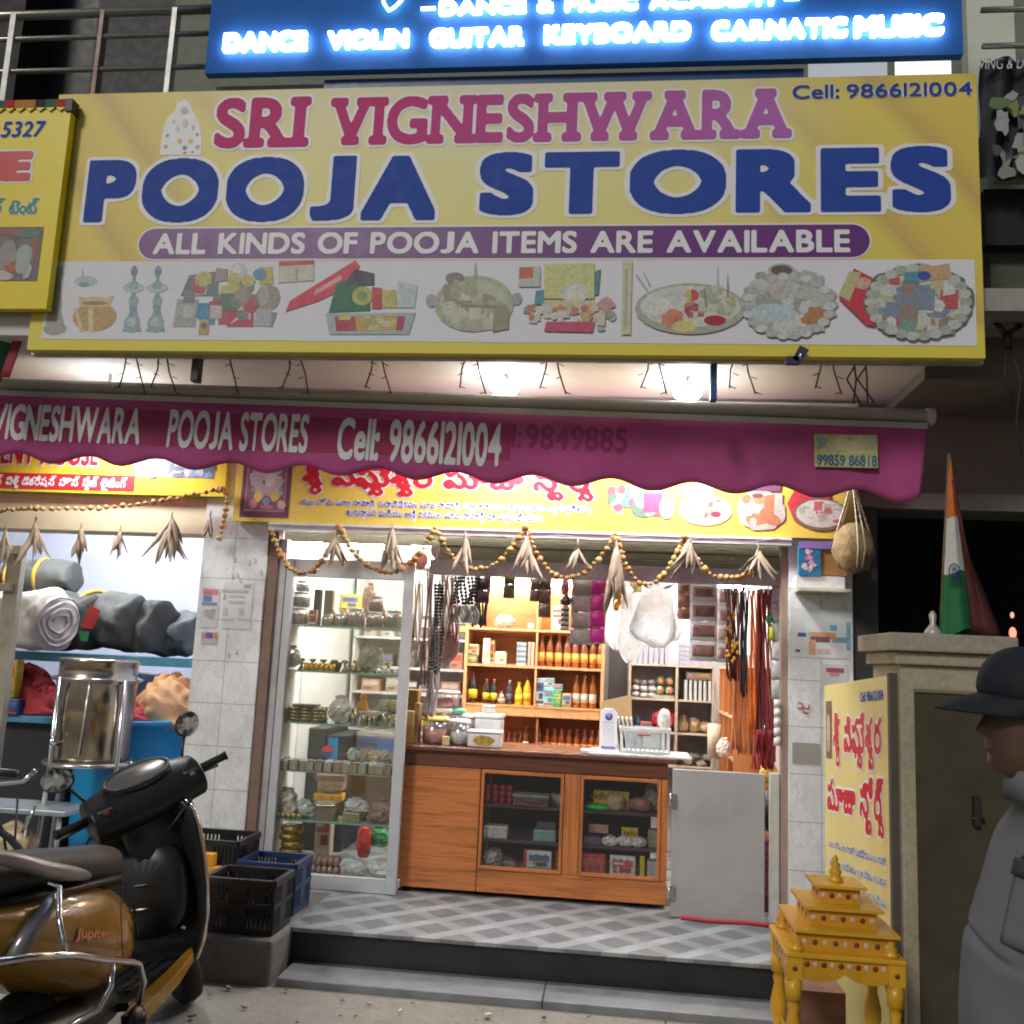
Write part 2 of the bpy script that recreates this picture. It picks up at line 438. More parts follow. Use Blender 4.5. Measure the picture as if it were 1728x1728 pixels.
def latin(txt, sp=.07, word=.3):
    """letters set one by one, evenly spaced; capital J kept on the base line"""
    out = []; x = 0.
    for ch in txt:
        if ch == ' ': x += word; continue
        V, E = raster(ch, 10); w = V[:, 0].max() - V[:, 0].min(); sy, y = 1., 0.
        if ch == 'J':
            h = V[:, 1].max() - V[:, 1].min(); sy = .69 / h; y = -V[:, 1].min() * sy; sx = 1.5
            out.append((ch, x - V[:, 0].min() * sx, y, sx, sy)); x += w * sx + sp; continue
        out.append((ch, x - V[:, 0].min(), y, 1, sy)); x += w + sp
    return out
# ================================================================ SETTING AND BUILDING
FY = 5.85                        # street front of the shops
PZ = .21                         # shop platform height
white = M((.78, .78, .76), .6); cream = M((.72, .66, .55), .7, noise=.08, scale=4)
alu = M((.55, .56, .58), .38, .6, noise=.06); steel = M((.62, .60, .57), .22, 1., noise=.08)
chrome = M((.8, .8, .82), .1, 1., noise=.03); dark = M((.018, .018, .02), .5); black = M((.012, .012, .013), .42)
# ground
g = MB(); g.grid(lambda u, v: (-14 + 28 * u, -6 + 36 * v, .012 * math.sin(u * 60) * math.sin(v * 41) * (1 if v < .28 else 0)), 90, 90, M((.26, .235, .20), .85, kind='concrete', bump=.4))
struct(g.build('ground'))
# platform with tiled floor, black granite riser and lower step
p = MB(); p.box(-1.64, 1.45, 5.125, 9.3, -.02, PZ - .022, M((.02, .02, .022), .3, noise=.3, scale=3)); struct(p.build('platform'))
p = MB(); p.box(-2.23, 1.02, 5.86, 9.3, PZ - .03, PZ - .003, M((.15, .155, .16), .45, kind='floor_tile'))
p.box(-1.66, 1.46, 5.095, 5.86, PZ - .0215, PZ, M((.15, .155, .16), .45, kind='floor_tile')); struct(p.build('floor', bevel=.003))
p = MB(); gr = M((.20, .205, .215), .45, noise=.25, scale=6)
p.box(-1.62, -.3, 4.84, 5.124, -.03, .04, gr); p.box(-.297, 1.5, 4.84, 5.124, -.03, .04, gr); struct(p.build('step', bevel=.006))
p = MB(); p.box(-2.12, -1.645, 4.82, 5.84, -.03, .215, M((.16, .14, .12), .85, kind='concrete')); 
tag(p.build('concrete_block', bevel=.02), 'worn grey concrete block beside the shop step, black crates standing on it', 'concrete block')
# neighbour floor
p = MB(); p.box(-8, -2.24, 5.84, 9.5, -.02, .12, M((.22, .22, .23), .6, kind='concrete')); struct(p.build('neighbour_floor'))
# tiled pillars
def pillar(x0, x1, lab, y1=6.05, joint=(.44, .262)):
    b = MB(); b.box(x0, x1, FY, y1, -.02, 2.9, M((.76, .765, .755), .3, kind='tile_wall', extra=joint))
    return tag(b.build('tiled_pillar'), lab, 'pillar')
PL = pillar(-2.665, -2.235, 'white marble tiled pillar with pasted bills between the two shops')
PR = pillar(1.03, 1.40, 'white marble tiled pillar right of the shop opening, leaflets pasted on it', 6.1, (.42, .27))
# beam above the shops, wall and soffit
beige = M((.64, .63, .63), .8, noise=.06, scale=3)
b = MB(); b.box(-9, 1.45, FY + .02, 6.25, 2.9, 3.3, beige); b.box(-9, -2.67, FY + .02, 6.1, 2.36, 2.9, M((.70, .58, .38), .7, noise=.06))
b.box(-2.67, 1.42, FY + .03, 5.97, 2.42, 2.9, white)
tag(b.build('front_wall'), 'beige wall above the shop openings behind the awning', 'wall')
b = MB(); b.box(-9, 1.64, 4.78, 12, 3.32, 3.5, beige); struct(b.build('soffit_ceiling'))
b = MB(); dkw = M((.17, .145, .125), .8, noise=.12, scale=4)
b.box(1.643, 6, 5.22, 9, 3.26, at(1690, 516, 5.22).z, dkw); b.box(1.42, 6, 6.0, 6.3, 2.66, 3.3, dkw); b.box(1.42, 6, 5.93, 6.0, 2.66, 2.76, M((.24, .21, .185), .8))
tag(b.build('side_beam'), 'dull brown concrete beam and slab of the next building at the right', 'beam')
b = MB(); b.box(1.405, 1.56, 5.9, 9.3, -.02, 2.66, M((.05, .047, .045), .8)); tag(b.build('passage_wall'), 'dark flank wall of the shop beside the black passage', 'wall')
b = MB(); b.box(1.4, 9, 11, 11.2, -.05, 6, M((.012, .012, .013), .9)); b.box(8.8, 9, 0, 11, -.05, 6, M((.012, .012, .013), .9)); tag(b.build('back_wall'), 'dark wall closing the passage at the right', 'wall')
# shop room shell
wl = M((.74, .74, .73), .7, noise=.04)
b = MB(); b.box(-2.3, 1.3, 8.3, 8.4, 0, 3.3, wl); b.box(-2.33, -2.236, 6.05, 8.3, 0, 2.9, wl); b.box(1.06, 1.16, 6.1, 8.3, 0, 2.9, wl)
b.box(-2.3, 1.16, 6.1, 8.4, 2.86, 2.95, wl); tag(b.build('shop_wall'), 'white inside walls of the lit pooja shop', 'wall')
# neighbour room shell
lv = M((.60, .62, .76), .75, noise=.03, scale=3)
b = MB(); b.box(-8, -2.34, 8.2, 8.3, 0, 3.3, lv); b.box(-2.42, -2.335, 6.06, 8.2, 0, 3.3, lv); b.box(-8.1, -8, 5.9, 8.3, 0, 3.3, lv)
b.box(-8, -2.34, 6.1, 8.3, 3.2, 3.3, white); tag(b.build('neighbour_wall'), 'lavender inside walls of the tent shop at the left', 'wall')
# balcony floor above: slab, back wall, door
ol = M((.20, .215, .17), .8, noise=.08)
b = MB(); b.box(-9, 6, 4.82, 6.6, 3.5, 3.62, M((.3, .3, .27), .8)); struct(b.build('balcony_floor'))
b = MB(); b.box(-3.62, 9, 6.5, 6.7, 3.62, 8.5, ol); b.box(-9, -5.6, 6.5, 6.7, 3.62, 8.5, M((.05, .035, .028), .7)); b.box(-5.6, -4.3, 6.9, 7, 3.62, 8.5, M((.010, .014, .016), .5))
b.box(-5.62, -4.9, 6.5, 6.9, 3.62, 8.5, M((.03, .02, .018), .7)); b.box(-4.3, -3.62, 6.55, 6.9, 3.62, 8.5, M((.014, .016, .018), .6))
tag(b.build('balcony_wall'), 'olive upper floor wall with a dark door recess behind the railing', 'wall')
b = MB(); b.box(-9, 6, 6.5, 6.7, 3.3, 3.5, ol); tag(b.build('slab_edge_beam'), 'grey beam under the balcony floor', 'beam')
# railing
rl = thing('balcony_railing', 'steel balcony railing with square posts above the yellow signs', 'railing', (-3.5, 4.95, 3.6))
st = M((.42, .42, .36), .3, .8, noise=.1)
for py, rr in ((22, .028), (62, .016), (117, .016)):
    z = at(170, py, 4.95).z; b = MB(); b.cyl((-6.5, 4.95, z), (-2.2, 4.95, z), rr, st); b.build('rail', rl); b = MB(); b.cyl((1.9, 4.95, z), (4.5, 4.95, z), rr, st); b.build('rail', rl)
for px, w, mt in ((290, .03, M((.5, .5, .48), .5, .4)), (18, .035, M((.5, .5, .48), .5, .4)), (168, .025, M((.2, .13, .11), .5, .3)), (-150, .03, steel)):
    a = at(px, 100, 4.95); b = MB(); b.box(a.x - w / 2, a.x + w / 2, 4.92, 4.98, 3.6, at(170, 22, 4.95).z, mt); b.build('post', rl)
# right of the LED board: pale wall strip behind rails, hung cloth prints
b = MB(); q = at(1632, 50, 5.6); q2 = at(1712, 50, 5.6); b.box(q.x, q2.x, 5.6, 5.7, 4.9, 6.6, M((.66, .70, .58), .7, noise=.05)); tag(b.build('balcony_pillar'), 'pale green balcony pillar right of the lit blue board', 'pillar')
for x0, x1, lab, e_ in ((1366, 1497, 'white block with faint added glow left of the brighter one, just above the yellow sign', .28), (1514, 1605, 'white block with stronger added glow just above the yellow sign at its right end', .8)):
    a = at(x0, 140, 4.86); c = at(x1, 95, 4.86); b = MB(); b.box(a.x, c.x, 4.86, 4.90, a.z, c.z, M((.93, .96, 1.), emit=e_)); tag(b.build('glow_block', bevel=.004), lab, 'white block')  # white blocks made to emit, standing in for light on them
ban = thing('printed_cloth', 'dark printed cloth with green patches hanging right of the yellow sign', 'cloth', tuple(at(1690, 300, 5.05)))
b = MB(); dk = M((.016, .018, .026), .75)
def cl(u, v):
    a = at(1655 + 120 * u, 100 + 200 * v, 5.05); return (a.x, a.y + .03 * math.sin(u * 14 + v * 3) + .02 * math.sin(v * 9), a.z)
b.grid(cl, 24, 14, dk)
for i in range(26):
    u, v = random.uniform(.1, .95), random.uniform(.25, .98); c = cl(u, v); blob(b, c[0], c[2], random.uniform(.02, .06), random.uniform(.02, .09), c[1], .05 , M(random.choice([(.20, .26, .08), (.13, .18, .06), (.25, .26, .25), (.07, .08, .10), (.35, .36, .36)]), .7), 9, .4)
pxtext(b, 'WING & Dance', 1645, 118, 1760, 96, 5.0, M((.55, .56, .58), .6), res=30, slant=.25)
b.build('cloth', ban)
b = MB(); b.box(*[at(1683, 300, 5.1).x, 3.2], 5.1, 5.16, at(1690, 303, 5.1).z, at(1690, 284, 5.1).z, M((.42, .38, .32), .7)); b.box(at(1660, 300, 5.2).x, 3.2, 5.2, 5.3, at(1690, 400, 5.1).z, at(1690, 304, 5.1).z, M((.012, .011, .012), .8))
b.box(at(1672, 470, 5.3).x, 3.2, 5.3, 5.4, at(1690, 505, 5.3).z, at(1690, 395, 5.3).z, M((.085, .09, .062), .8, bump=.6, scale=30)); b.box(at(1672, 470, 5.2).x, 3.2, 5.2, 5.32, at(1690, 518, 5.2).z, at(1690, 497, 5.2).z, M((.28, .24, .18), .8))
tag(b.build('balcony_parapet'), 'dark mossy parapet with pale ledges right of the yellow sign', 'parapet')
w_ = MB(); a = at(1700, 580, 5.0)
w_.cyl((a.x, 5.0, a.z - .02), (a.x, 5.0, a.z + .06), .025, dark); w_.cyl((a.x, 5, a.z + .05), (a.x - .06, 5, a.z + .12), .015, dark); w_.cyl((a.x, 5, a.z + .05), (a.x + .07, 5, a.z + .10), .015, dark)
w_.tube([(a.x, 5, a.z), (a.x - .02, 5, a.z - .15), (a.x + .01, 5, a.z - .35)], .004, dark, 5); w_.tube([(a.x + .01, 5, a.z), (a.x + .06, 5, a.z - .2), (a.x + .03, 5, a.z - .4), (a.x + .05, 5, a.z - .6)], .004, dark, 5)
tag(w_.build('lamp_holder'), 'dead black lamp holder with loose wires hanging from the right beam', 'lamp holder')

# ================================================================ SIGNS
# big yellow sign
SY = 4.75
A = at(45, 590, SY); B = at(1663, 604, SY); T = at(1645, 118, SY); SX0, SX1, SZ0, SZ1 = A.x, B.x, A.z, T.z - .02
sg = thing('shop_sign', 'big yellow shop sign with blue POOJA STORES lettering and a strip of product pictures', 'shop sign', ((SX0 + SX1) / 2, SY, SZ0))
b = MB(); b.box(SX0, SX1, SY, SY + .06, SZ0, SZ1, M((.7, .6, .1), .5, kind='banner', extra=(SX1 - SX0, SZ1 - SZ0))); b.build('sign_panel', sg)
b = MB(); fr = M((.45, .45, .44), .4, .5)
b.box(SX0 - .012, SX1 + .012, SY + .06, SY + .10, SZ0 - .012, SZ0 + .03, fr); b.box(SX0 - .012, SX1 + .012, SY + .06, SY + .1, SZ1 - .03, SZ1 + .012, fr)
b.box(SX0 - .012, SX0 + .03, SY + .06, SY + .1, SZ0 + .03, SZ1 - .03, fr); b.box(SX1 - .03, SX1 + .012, SY + .06, SY + .1, SZ0 + .03, SZ1 - .03, fr); b.build('frame', sg)
pw = M((.78, .78, .80), .5, noise=.02); blue = M((.006, .052, .34), .7, noise=.04); navy = M((.012, .05, .30), .7, noise=.04)
for t_, xa, ya, xb, yb in (('POOJA', 140, 377, 740, 261), ('STORES', 806, 364, 1602, 246)):
    b = MB(); pxtext(b, t_, xa, ya, xb, yb, SY, blue, pw, halo=.05, res=96, bold=.05, square=True, pieces=latin(t_, .19, .55), h_off=.002, t_off=.004); b.build('lettering', sg)
for t_, xa, ya, xb, yb in (('SRI', 360, 252, 527, 163), ('VIGNESHWARA', 553, 247, 1336, 149)):
    b = MB(); pxtext(b, t_, xa, ya, xb, yb, SY, M((.52, .03, .18), .7, kind='grad', extra=((.42, .12, .42), 0, -.6, 1.4)), pw, halo=.04, res=84, bold=.04, serif=.08, pieces=latin(t_, .13, .3), h_off=.002, t_off=.004); b.build('lettering', sg)
b = MB(); pxtext(b, 'Cell: 9866121004', 1337, 168, 1640, 138, SY, navy, pw, halo=.03, res=56, bold=.025, pieces=latin('Cell: 9866121004', .1, .2), h_off=.002, t_off=.004); b.build('lettering', sg)
# purple ribbon
a = at(232, 437, SY); c = at(1467, 379, SY); zc = (a.z + c.z) / 2; rr = (c.z - a.z) / 2
def ribbon(mb, x0, x1, zc, r, off, m):
    pts = [(x1 - r + r * math.cos(t), SY - off, zc + r * math.sin(t)) for t in [math.pi * (k / 12 - .5) for k in range(13)]]
    pts += [(x0 + r - r * math.cos(t), SY - off, zc - r * math.sin(t)) for t in [math.pi * (k / 12 - .5) for k in range(13)]]
    mb.poly(pts, m)
b = MB(); ribbon(b, a.x - .01, c.x + .01, zc, rr + .01, .002, pw); ribbon(b, a.x, c.x, zc, rr, .004, M((.14, .03, .20), .4, noise=.04))
pxtext(b, 'ALL KINDS', 258, 430, 1434, 388, SY, pw, res=64, bold=.035, pieces=latin('ALL KINDS OF POOJA ITEMS ARE AVAILABLE', .11, .36), t_off=.006); b.build('ribbon', sg)
# small ornate figure cut-out
b = MB()
out = [(270, 262), (274, 225), (282, 200), (295, 188), (300, 173), (312, 168), (322, 176), (327, 190), (337, 208), (341, 235), (340, 262)]
pxpoly(b, out, SY, .002, pw)
for x, y, rx, rz, col in ((303, 238, .022, .03, (.65, .5, .1)), (322, 238, .025, .022, (.65, .5, .1)), (312, 250, .022, .02, (.05, .25, .4)), (283, 229, .015, .016, (.12, .28, .22)), (333, 227, .014, .018, (.12, .28, .22)), (280, 248, .018, .02, (.45, .3, .3)), (333, 248, .02, .022, (.5, .42, .35)), (312, 187, .035, .035, (.45, .46, .43)), (312, 187, .026, .026, (.64, .65, .62)), (312, 208, .03, .045, (.58, .6, .57)), (300, 218, .02, .03, (.66, .66, .63)), (326, 216, .014, .03, (.5, .5, .5)), (312, 258, .02, .008, (.5, .1, .2)), (325, 257, .01, .01, (.05, .06, .2)), (294, 205, .012, .02, (.52, .55, .58))):
    q = at(x, y, SY); blob(b, q.x, q.z, rx * .62, rz * .62, SY, .003 + random.uniform(0, .001), M(col, .5), 14, .12)
b.build('ornament_picture', sg)
# white strip with product pictures
b = MB(); a = at(70, 572, SY); c = at(1644, 438, SY); b.poly([(a.x, SY - .002, a.z), (c.x, SY - .002, a.z), (c.x, SY - .002, c.z), (a.x, SY - .002, c.z)], M((.72, .73, .78), .6, noise=.02))
K = {}
_o = [.003]
def P(pts, col):
    _o[0] += .00004; pxpoly(b, pts, SY, _o[0], M(col, .5, noise=.18, scale=60))
def E(x, y, rx, ry, col, jit=.0, n=20, rot=0.):
    _o[0] += .00004; q = at(x, y, SY); k = SY / FPX * 1.06; blob(b, q.x, q.z, rx * k, ry * k, SY, _o[0], M(col, .5, noise=.2, scale=50), n, jit, rot)
gy, tl, br = (.36, .36, .30), (.22, .36, .40), (.50, .33, .14)
# tall pillar lamp, bell bowl, two oil lamps
E(93, 555, 22, 12, gy); P([(76, 555), (84, 515), (102, 515), (110, 555)], gy); P([(88, 520), (92, 470), (103, 470), (105, 520)], gy); E(98, 463, 10, 14, (.42, .42, .36), .2)
E(145, 475, 22, 10, (.42, .52, .56)); E(142, 480, 10, 5, (.2, .38, .42)); P([(138, 470), (140, 452), (142, 470)], (.35, .45, .48))
E(160, 535, 41, 27, br); E(160, 510, 30, 10, (.60, .48, .26)); P([(132, 500), (137, 518), (184, 518), (194, 498), (175, 505), (150, 505)], (.62, .50, .28)); E(160, 512, 24, 4, (.35, .25, .12)); P([(150, 520), (150, 560), (158, 562), (158, 520)], (.66, .55, .34)); P([(124, 520), (135, 560), (142, 560), (130, 520)], (.62, .5, .3))
for x in (225, 265):
    P([(x - 18, 560), (x - 8, 532), (x - 3, 520), (x + 5, 520), (x + 8, 532), (x + 14, 560)], tl); E(x - 2, 546, 15, 17, (.28, .42, .45)); E(x - 3, 544, 8, 9, (.42, .54, .55)); E(x, 517, 7, 13, tl); E(x + 1, 508, 9, 10, (.3, .44, .47)); P([(x - 4, 505), (x - 2, 490), (x + 4, 490), (x + 4, 505)], tl); E(x + 1, 486, 20, 9, (.45, .55, .57)); E(x + 1, 482, 10, 8, (.30, .42, .46)); P([(x - 1, 478), (x, 462), (x + 4, 462), (x + 4, 478)], tl); E(x + 2, 458, 6, 10, (.18, .28, .32))
def heap(cx, cy, w, h, n, cols, jit=.5):
    for _ in range(n):
        x, y = cx + random.uniform(-w, w), cy + random.uniform(-h, h); s = random.uniform(.16, .34) * h + 3; r = random.uniform(-.4, .4); co = random.choice(cols)
        if random.random() < .5: E(x, y, s * random.uniform(.8, 1.3), s, co, .15, 11)
        else: P([(x - s, y + s * (1 - r)), (x + s * .9, y + s), (x + s, y - s * (1 + r)), (x - s * .8, y - s)], co)
cols1 = [(.2, .24, .23), (.45, .1, .13), (.12, .28, .42), (.5, .46, .2), (.5, .5, .48), (.35, .3, .26), (.12, .2, .14), (.4, .42, .44)]
P([(292, 552), (300, 505), (335, 505), (330, 552)], (.38, .40, .38)); P([(305, 500), (320, 465), (370, 458), (368, 500)], (.16, .22, .22)); P([(322, 490), (326, 468), (343, 470), (340, 492)], (.48, .12, .17)); P([(330, 535), (335, 512), (365, 512), (362, 548), (345, 548)], (.06, .28, .44)); P([(370, 525), (372, 482), (405, 482), (410, 512)], (.52, .5, .2)); P([(383, 552), (385, 512), (428, 512), (428, 552)], (.48, .07, .14)); P([(388, 548), (405, 530), (420, 512), (410, 535)], (.66, .6, .6)); E(403, 459, 15, 16, (.52, .52, .54)); E(400, 458, 8, 12, (.68, .68, .70)); P([(437, 480), (438, 452), (460, 450), (462, 480)], (.5, .45, .12)); E(452, 503, 22, 24, (.30, .29, .25), .05); E(446, 500, 9, 20, (.4, .39, .34)); P([(430, 550), (432, 525), (468, 528), (460, 552)], (.22, .28, .30)); P([(335, 565), (337, 540), (354, 540), (352, 565)], (.55, .34, .10)); E(345, 550, 6, 6, (.12, .2, .35))
heap(385, 500, 70, 38, 26, cols1)
P([(470, 478), (471, 442), (530, 440), (530, 474)], (.56, .55, .42)); P([(471, 450), (471, 442), (530, 440), (530, 447)], (.5, .08, .1)); P([(500, 474), (500, 452), (502, 452), (502, 474)], (.3, .3, .2))
P([(482, 527), (490, 508), (600, 440), (608, 450), (572, 492), (540, 508)], (.62, .05, .10)); P([(530, 500), (533, 490), (575, 465), (578, 472)], (.70, .35, .38)); P([(555, 528), (568, 478), (600, 470), (625, 490), (625, 525)], (.03, .16, .08)); E(612, 500, 18, 17, (.42, .44, .12)); E(612, 500, 9, 9, (.18, .3, .12)); P([(578, 482), (600, 455), (632, 462), (632, 482)], (.06, .06, .08)); P([(628, 522), (628, 485), (645, 487), (644, 522)], (.50, .06, .08)); P([(645, 520), (645, 490), (668, 490), (670, 520)], (.5, .46, .14)); P([(670, 520), (672, 475), (705, 482), (700, 520)], (.48, .54, .58)); P([(550, 530), (556, 565), (690, 565), (702, 528)], (.36, .44, .46)); P([(565, 535), (568, 560), (680, 558), (685, 534)], (.40, .05, .08)); P([(600, 535), (602, 560), (668, 559), (672, 535)], (.5, .36, .1)); heap(645, 546, 28, 8, 14, [(.5, .5, .2), (.35, .4, .12), (.55, .5, .38)]); P([(572, 541), (573, 533), (592, 533), (592, 541)], (.58, .5, .1))
# oval tray
E(800, 513, 68, 50, (.40, .42, .30)); E(800, 513, 58, 42, (.46, .48, .36)); E(728, 508, 9, 12, (.34, .35, .36)); E(872, 505, 9, 11, (.34, .35, .36)); heap(800, 515, 48, 34, 34, [(.36, .38, .26), (.50, .52, .42), (.3, .28, .2), (.42, .42, .34), (.54, .55, .46)]); E(768, 470, 16, 10, (.22, .2, .15)); E(770, 490, 10, 18, (.38, .36, .28)); P([(800, 470), (802, 440), (806, 470)], (.4, .4, .42)); P([(776, 520), (780, 514), (838, 516), (836, 521)], (.26, .24, .16))
# packets with om book
P([(875, 485), (876, 452), (912, 450), (912, 485)], (.48, .52, .46)); P([(876, 472), (877, 452), (900, 452), (900, 470)], (.55, .14, .08)); P([(918, 505), (919, 447), (1003, 445), (1003, 505)], (.58, .58, .26)); P([(1003, 500), (1004, 460), (1014, 455), (1010, 498)], (.1, .22, .26)); P([(902, 515), (904, 492), (918, 490), (918, 515)], (.08, .28, .36)); P([(883, 530), (885, 520), (905, 512), (906, 525)], (.1, .34, .42)); E(970, 496, 22, 18, (.56, .58, .62)); E(970, 496, 15, 13, (.66, .65, .55)); P([(918, 530), (918, 508), (1003, 508), (1003, 530)], (.6, .52, .34)); heap(960, 530, 74, 14, 34, [(.62, .58, .48), (.5, .2, .16), (.6, .6, .56), (.56, .4, .2), (.55, .52, .5)]); P([(918, 560), (922, 544), (1004, 544), (1000, 562)], (.5, .08, .16)); E(1022, 515, 14, 12, (.55, .3, .32), .2); E(1030, 533, 9, 7, (.3, .34, .34)); E(1014, 556, 7, 4, (.3, .46, .52))
pxtext(b, 'ॐ', 962, 503, 979, 488, SY, M((.45, .08, .05), .5), res=30, bold=.02, t_off=.0085)
P([(1048, 566), (1051, 441), (1067, 441), (1064, 566)], (.56, .56, .40)); P([(1053, 555), (1055, 455), (1060, 455), (1058, 555)], (.42, .42, .3))
# thali tray
E(1164, 522, 90, 44, (.40, .41, .32)); E(1164, 518, 82, 36, (.58, .60, .56)); E(1110, 518, 26, 14, (.66, .66, .64)); E(1140, 500, 20, 10, (.56, .57, .52)); E(1168, 500, 11, 10, (.52, .08, .09)); P([(1158, 508), (1158, 490), (1166, 490), (1166, 508)], (.58, .5, .16)); E(1135, 540, 18, 16, (.60, .22, .14), .15); E(1155, 552, 20, 10, (.60, .56, .22)); E(1206, 542, 18, 9, (.40, .02, .06)); E(1166, 518, 12, 8, (.48, .24, .14)); heap(1172, 525, 14, 8, 9, [(.42, .04, .1), (.5, .12, .14)]); heap(1212, 508, 28, 18, 22, [(.44, .44, .28), (.36, .40, .32), (.52, .54, .44)]); P([(1208, 505), (1210, 445), (1213, 505)], (.5, .5, .52)); P([(1226, 505), (1227, 458), (1230, 505)], (.24, .26, .22)); P([(1190, 520), (1187, 488), (1189, 488), (1193, 520)], (.25, .2, .16)); P([(1090, 490), (1072, 464), (1074, 464), (1093, 490)], (.4, .4, .42)); P([(1095, 482), (1085, 462), (1087, 462), (1098, 482)], (.4, .4, .42))
# second tray with urn
E(1330, 515, 76, 56, (.36, .42, .38), .06, 40); E(1330, 515, 66, 48, (.54, .57, .56)); heap(1330, 512, 58, 42, 34, [(.40, .44, .40), (.58, .60, .58), (.34, .36, .32), (.5, .5, .46)]); E(1316, 485, 20, 24, (.5, .46, .43)); E(1318, 458, 22, 12, (.46, .45, .42)); E(1318, 458, 17, 9, (.16, .10, .10)); E(1305, 530, 36, 17, (.46, .56, .59), .08); E(1375, 535, 20, 15, (.45, .22, .1), .3); E(1360, 495, 18, 13, (.46, .48, .42)); E(1280, 485, 16, 13, (.5, .53, .5)); E(1352, 470, 13, 10, (.44, .47, .42))
for k in range(22): t = 2 * math.pi * k / 22; E(1330 + 70 * math.cos(t), 518 + 50 * math.sin(t), 9, 7, (.44, .48, .46) if k % 2 else (.56, .6, .58))
# red packets and third tray
P([(1414, 505), (1440, 455), (1470, 470), (1500, 500), (1475, 553), (1460, 550)], (.55, .05, .08)); P([(1414, 500), (1432, 460), (1452, 462), (1432, 510)], (.5, .5, .24)); P([(1470, 475), (1505, 458), (1520, 445), (1500, 460)], (.55, .06, .08)); E(1455, 480, 14, 10, (.6, .4, .26))
E(1548, 510, 86, 62, (.12, .17, .12), .04, 40); E(1548, 510, 79, 55, (.52, .55, .50)); heap(1548, 510, 64, 42, 60, [(.54, .57, .52), (.5, .1, .12), (.22, .27, .36), (.52, .48, .28), (.4, .44, .4), (.62, .62, .58), (.2, .34, .3), (.3, .24, .2)])
for k in range(26): t = 2 * math.pi * k / 26; E(1548 + 80 * math.cos(t), 512 + 57 * math.sin(t), 10, 8, (.5, .53, .48) if k % 2 else (.38, .42, .36))
P([(1550, 478), (1552, 455), (1600, 447), (1600, 472)], (.58, .36, .2)); P([(1524, 480), (1524, 462), (1550, 460), (1550, 480)], (.1, .3, .34)); E(1558, 468, 10, 8, (.05, .1, .4))
b.build('picture_strip', sg)
# clamps that carry the big sign
for px0, px1, y0, y1, lab in ((332, 352, 568, 650, 'black clamp bracket under the left part of the big yellow sign'), (1196, 1208, 590, 682, 'blue painted bracket under the big yellow sign near the right lamp')):
    a = at(px0, y1, 4.95); c = at(px1, y0, 4.95); b = MB(); mm = dark if px0 < 400 else M((.03, .09, .2), .5)
    b.box(a.x, c.x, 4.86, 4.92, a.z, c.z + .02, mm); b.obox((c.x + .02, 4.84, c.z - .04), (.09, .03, .06), mm, (0, .5, 0)); b.cyl((c.x - .03, 4.80, c.z - .05), (c.x - .03, 4.9, c.z - .05), .015, mm)
    tag(b.build('sign_bracket', bevel=.003), lab, 'bracket')
b = MB(); a = at(1350, 603, 4.72); b.obox((a.x, 4.715, a.z + .01), (.05, .03, .08), M((.03, .03, .08), .5), (0, .5, 0)); b.obox((a.x - .04, 4.715, a.z - .02), (.06, .03, .04), M((.03, .03, .08), .5)); b.cyl((a.x, 4.7, a.z), (a.x, 4.74, a.z), .012, steel); tag(b.build('clamp'), 'small dark clamp gripping the lower edge of the big yellow sign at the right', 'clamp')
# LED board of the academy upstairs
LY = 4.70
A = at(345, 124, LY); B = at(1626, 96, LY); lx0, lx1, lz0 = A.x, B.x, A.z
lb = thing('lit_board', 'dark blue board with glowing white letters DANCE VIOLIN GUITAR above the yellow sign', 'lit sign', ((lx0 + lx1) / 2, LY, lz0))
pb = M((.010, .11, .42), .85, noise=.10, scale=2)
b = MB(); b.box(lx0, lx1, LY, LY + .05, lz0, lz0 + 1.1, pb); b.build('board_panel', lb)
b = MB(); a = at(540, 150, LY); c = at(1360, 118, LY); b.box(a.x, c.x, LY + .06, LY + .4, a.z - .05, c.z + .05, M((.01, .06, .2), .4)); b.box(lx0 + .02, a.x, LY + .1, LY + .4, a.z - .03, c.z + .05, M((.22, .26, .33), .5)); b.build('board_box', lb)
led = M((.92, .97, 1.), emit=7.); ledg = M((.5, 1., .75), emit=5.)
def ledword(txt, x0, y0, x1, y1, mat=led, bold=.05):
    b = MB(); polys, box = glyphs(txt, res=40, bold=bold, pieces=latin(txt, .12, .4)); a = at(x0, y0, LY); c = at(x1, y1, LY)
    for off, in ((.035,),):
        vs, fs = [], []
        for p_ in polys:
            n0 = len(vs); fs.append(tuple(range(n0, n0 + len(p_))))
            vs += [(a.x + (x - box[0]) * (c.x - a.x) / (box[2] - box[0]), LY - off, a.z + (z - box[1]) * (c.z - a.z) / (box[3] - box[1])) for x, z in p_]
        b.add(vs, fs, mat)
    o = b.build('glowing_word', lb); md = o.modifiers.new('depth', 'SOLIDIFY'); md.thickness = .025; md.offset = -1
for w_, x0, y0, x1, y1 in (('DANCE', 379, 92, 522, 57), ('VIOLIN', 554, 87, 692, 54), ('GUITAR', 726, 84, 886, 50), ('KEYBOARD', 918, 78, 1165, 41), ('CARNATIC', 1200, 72, 1428, 35), ('MUSIC', 1440, 67, 1589, 29), ('DANCE & MUSIC ACADEMY', 742, 30, 1316, -12)):
    ledword(w_, x0, y0, x1, y1, bold=.07 if len(w_) < 12 else .05)
b = MB(); a = at(712, 22, LY); b.box(a.x, a.x + .08, LY - .03, LY - .02, a.z, a.z + .015, led); a = at(1322, 6, LY); b.box(a.x, a.x + .08, LY - .03, LY - .02, a.z, a.z + .015, ledg); b.build('glowing_dash', lb)
b = MB(); q = [at(x, y, LY - .03) for x, y in ((644, -12), (648, 6), (656, 18), (666, 12), (676, 2), (684, -10))]; b.tube([tuple(p_) for p_ in q], .009, ledg, 6); b.build('glowing_emblem', lb)
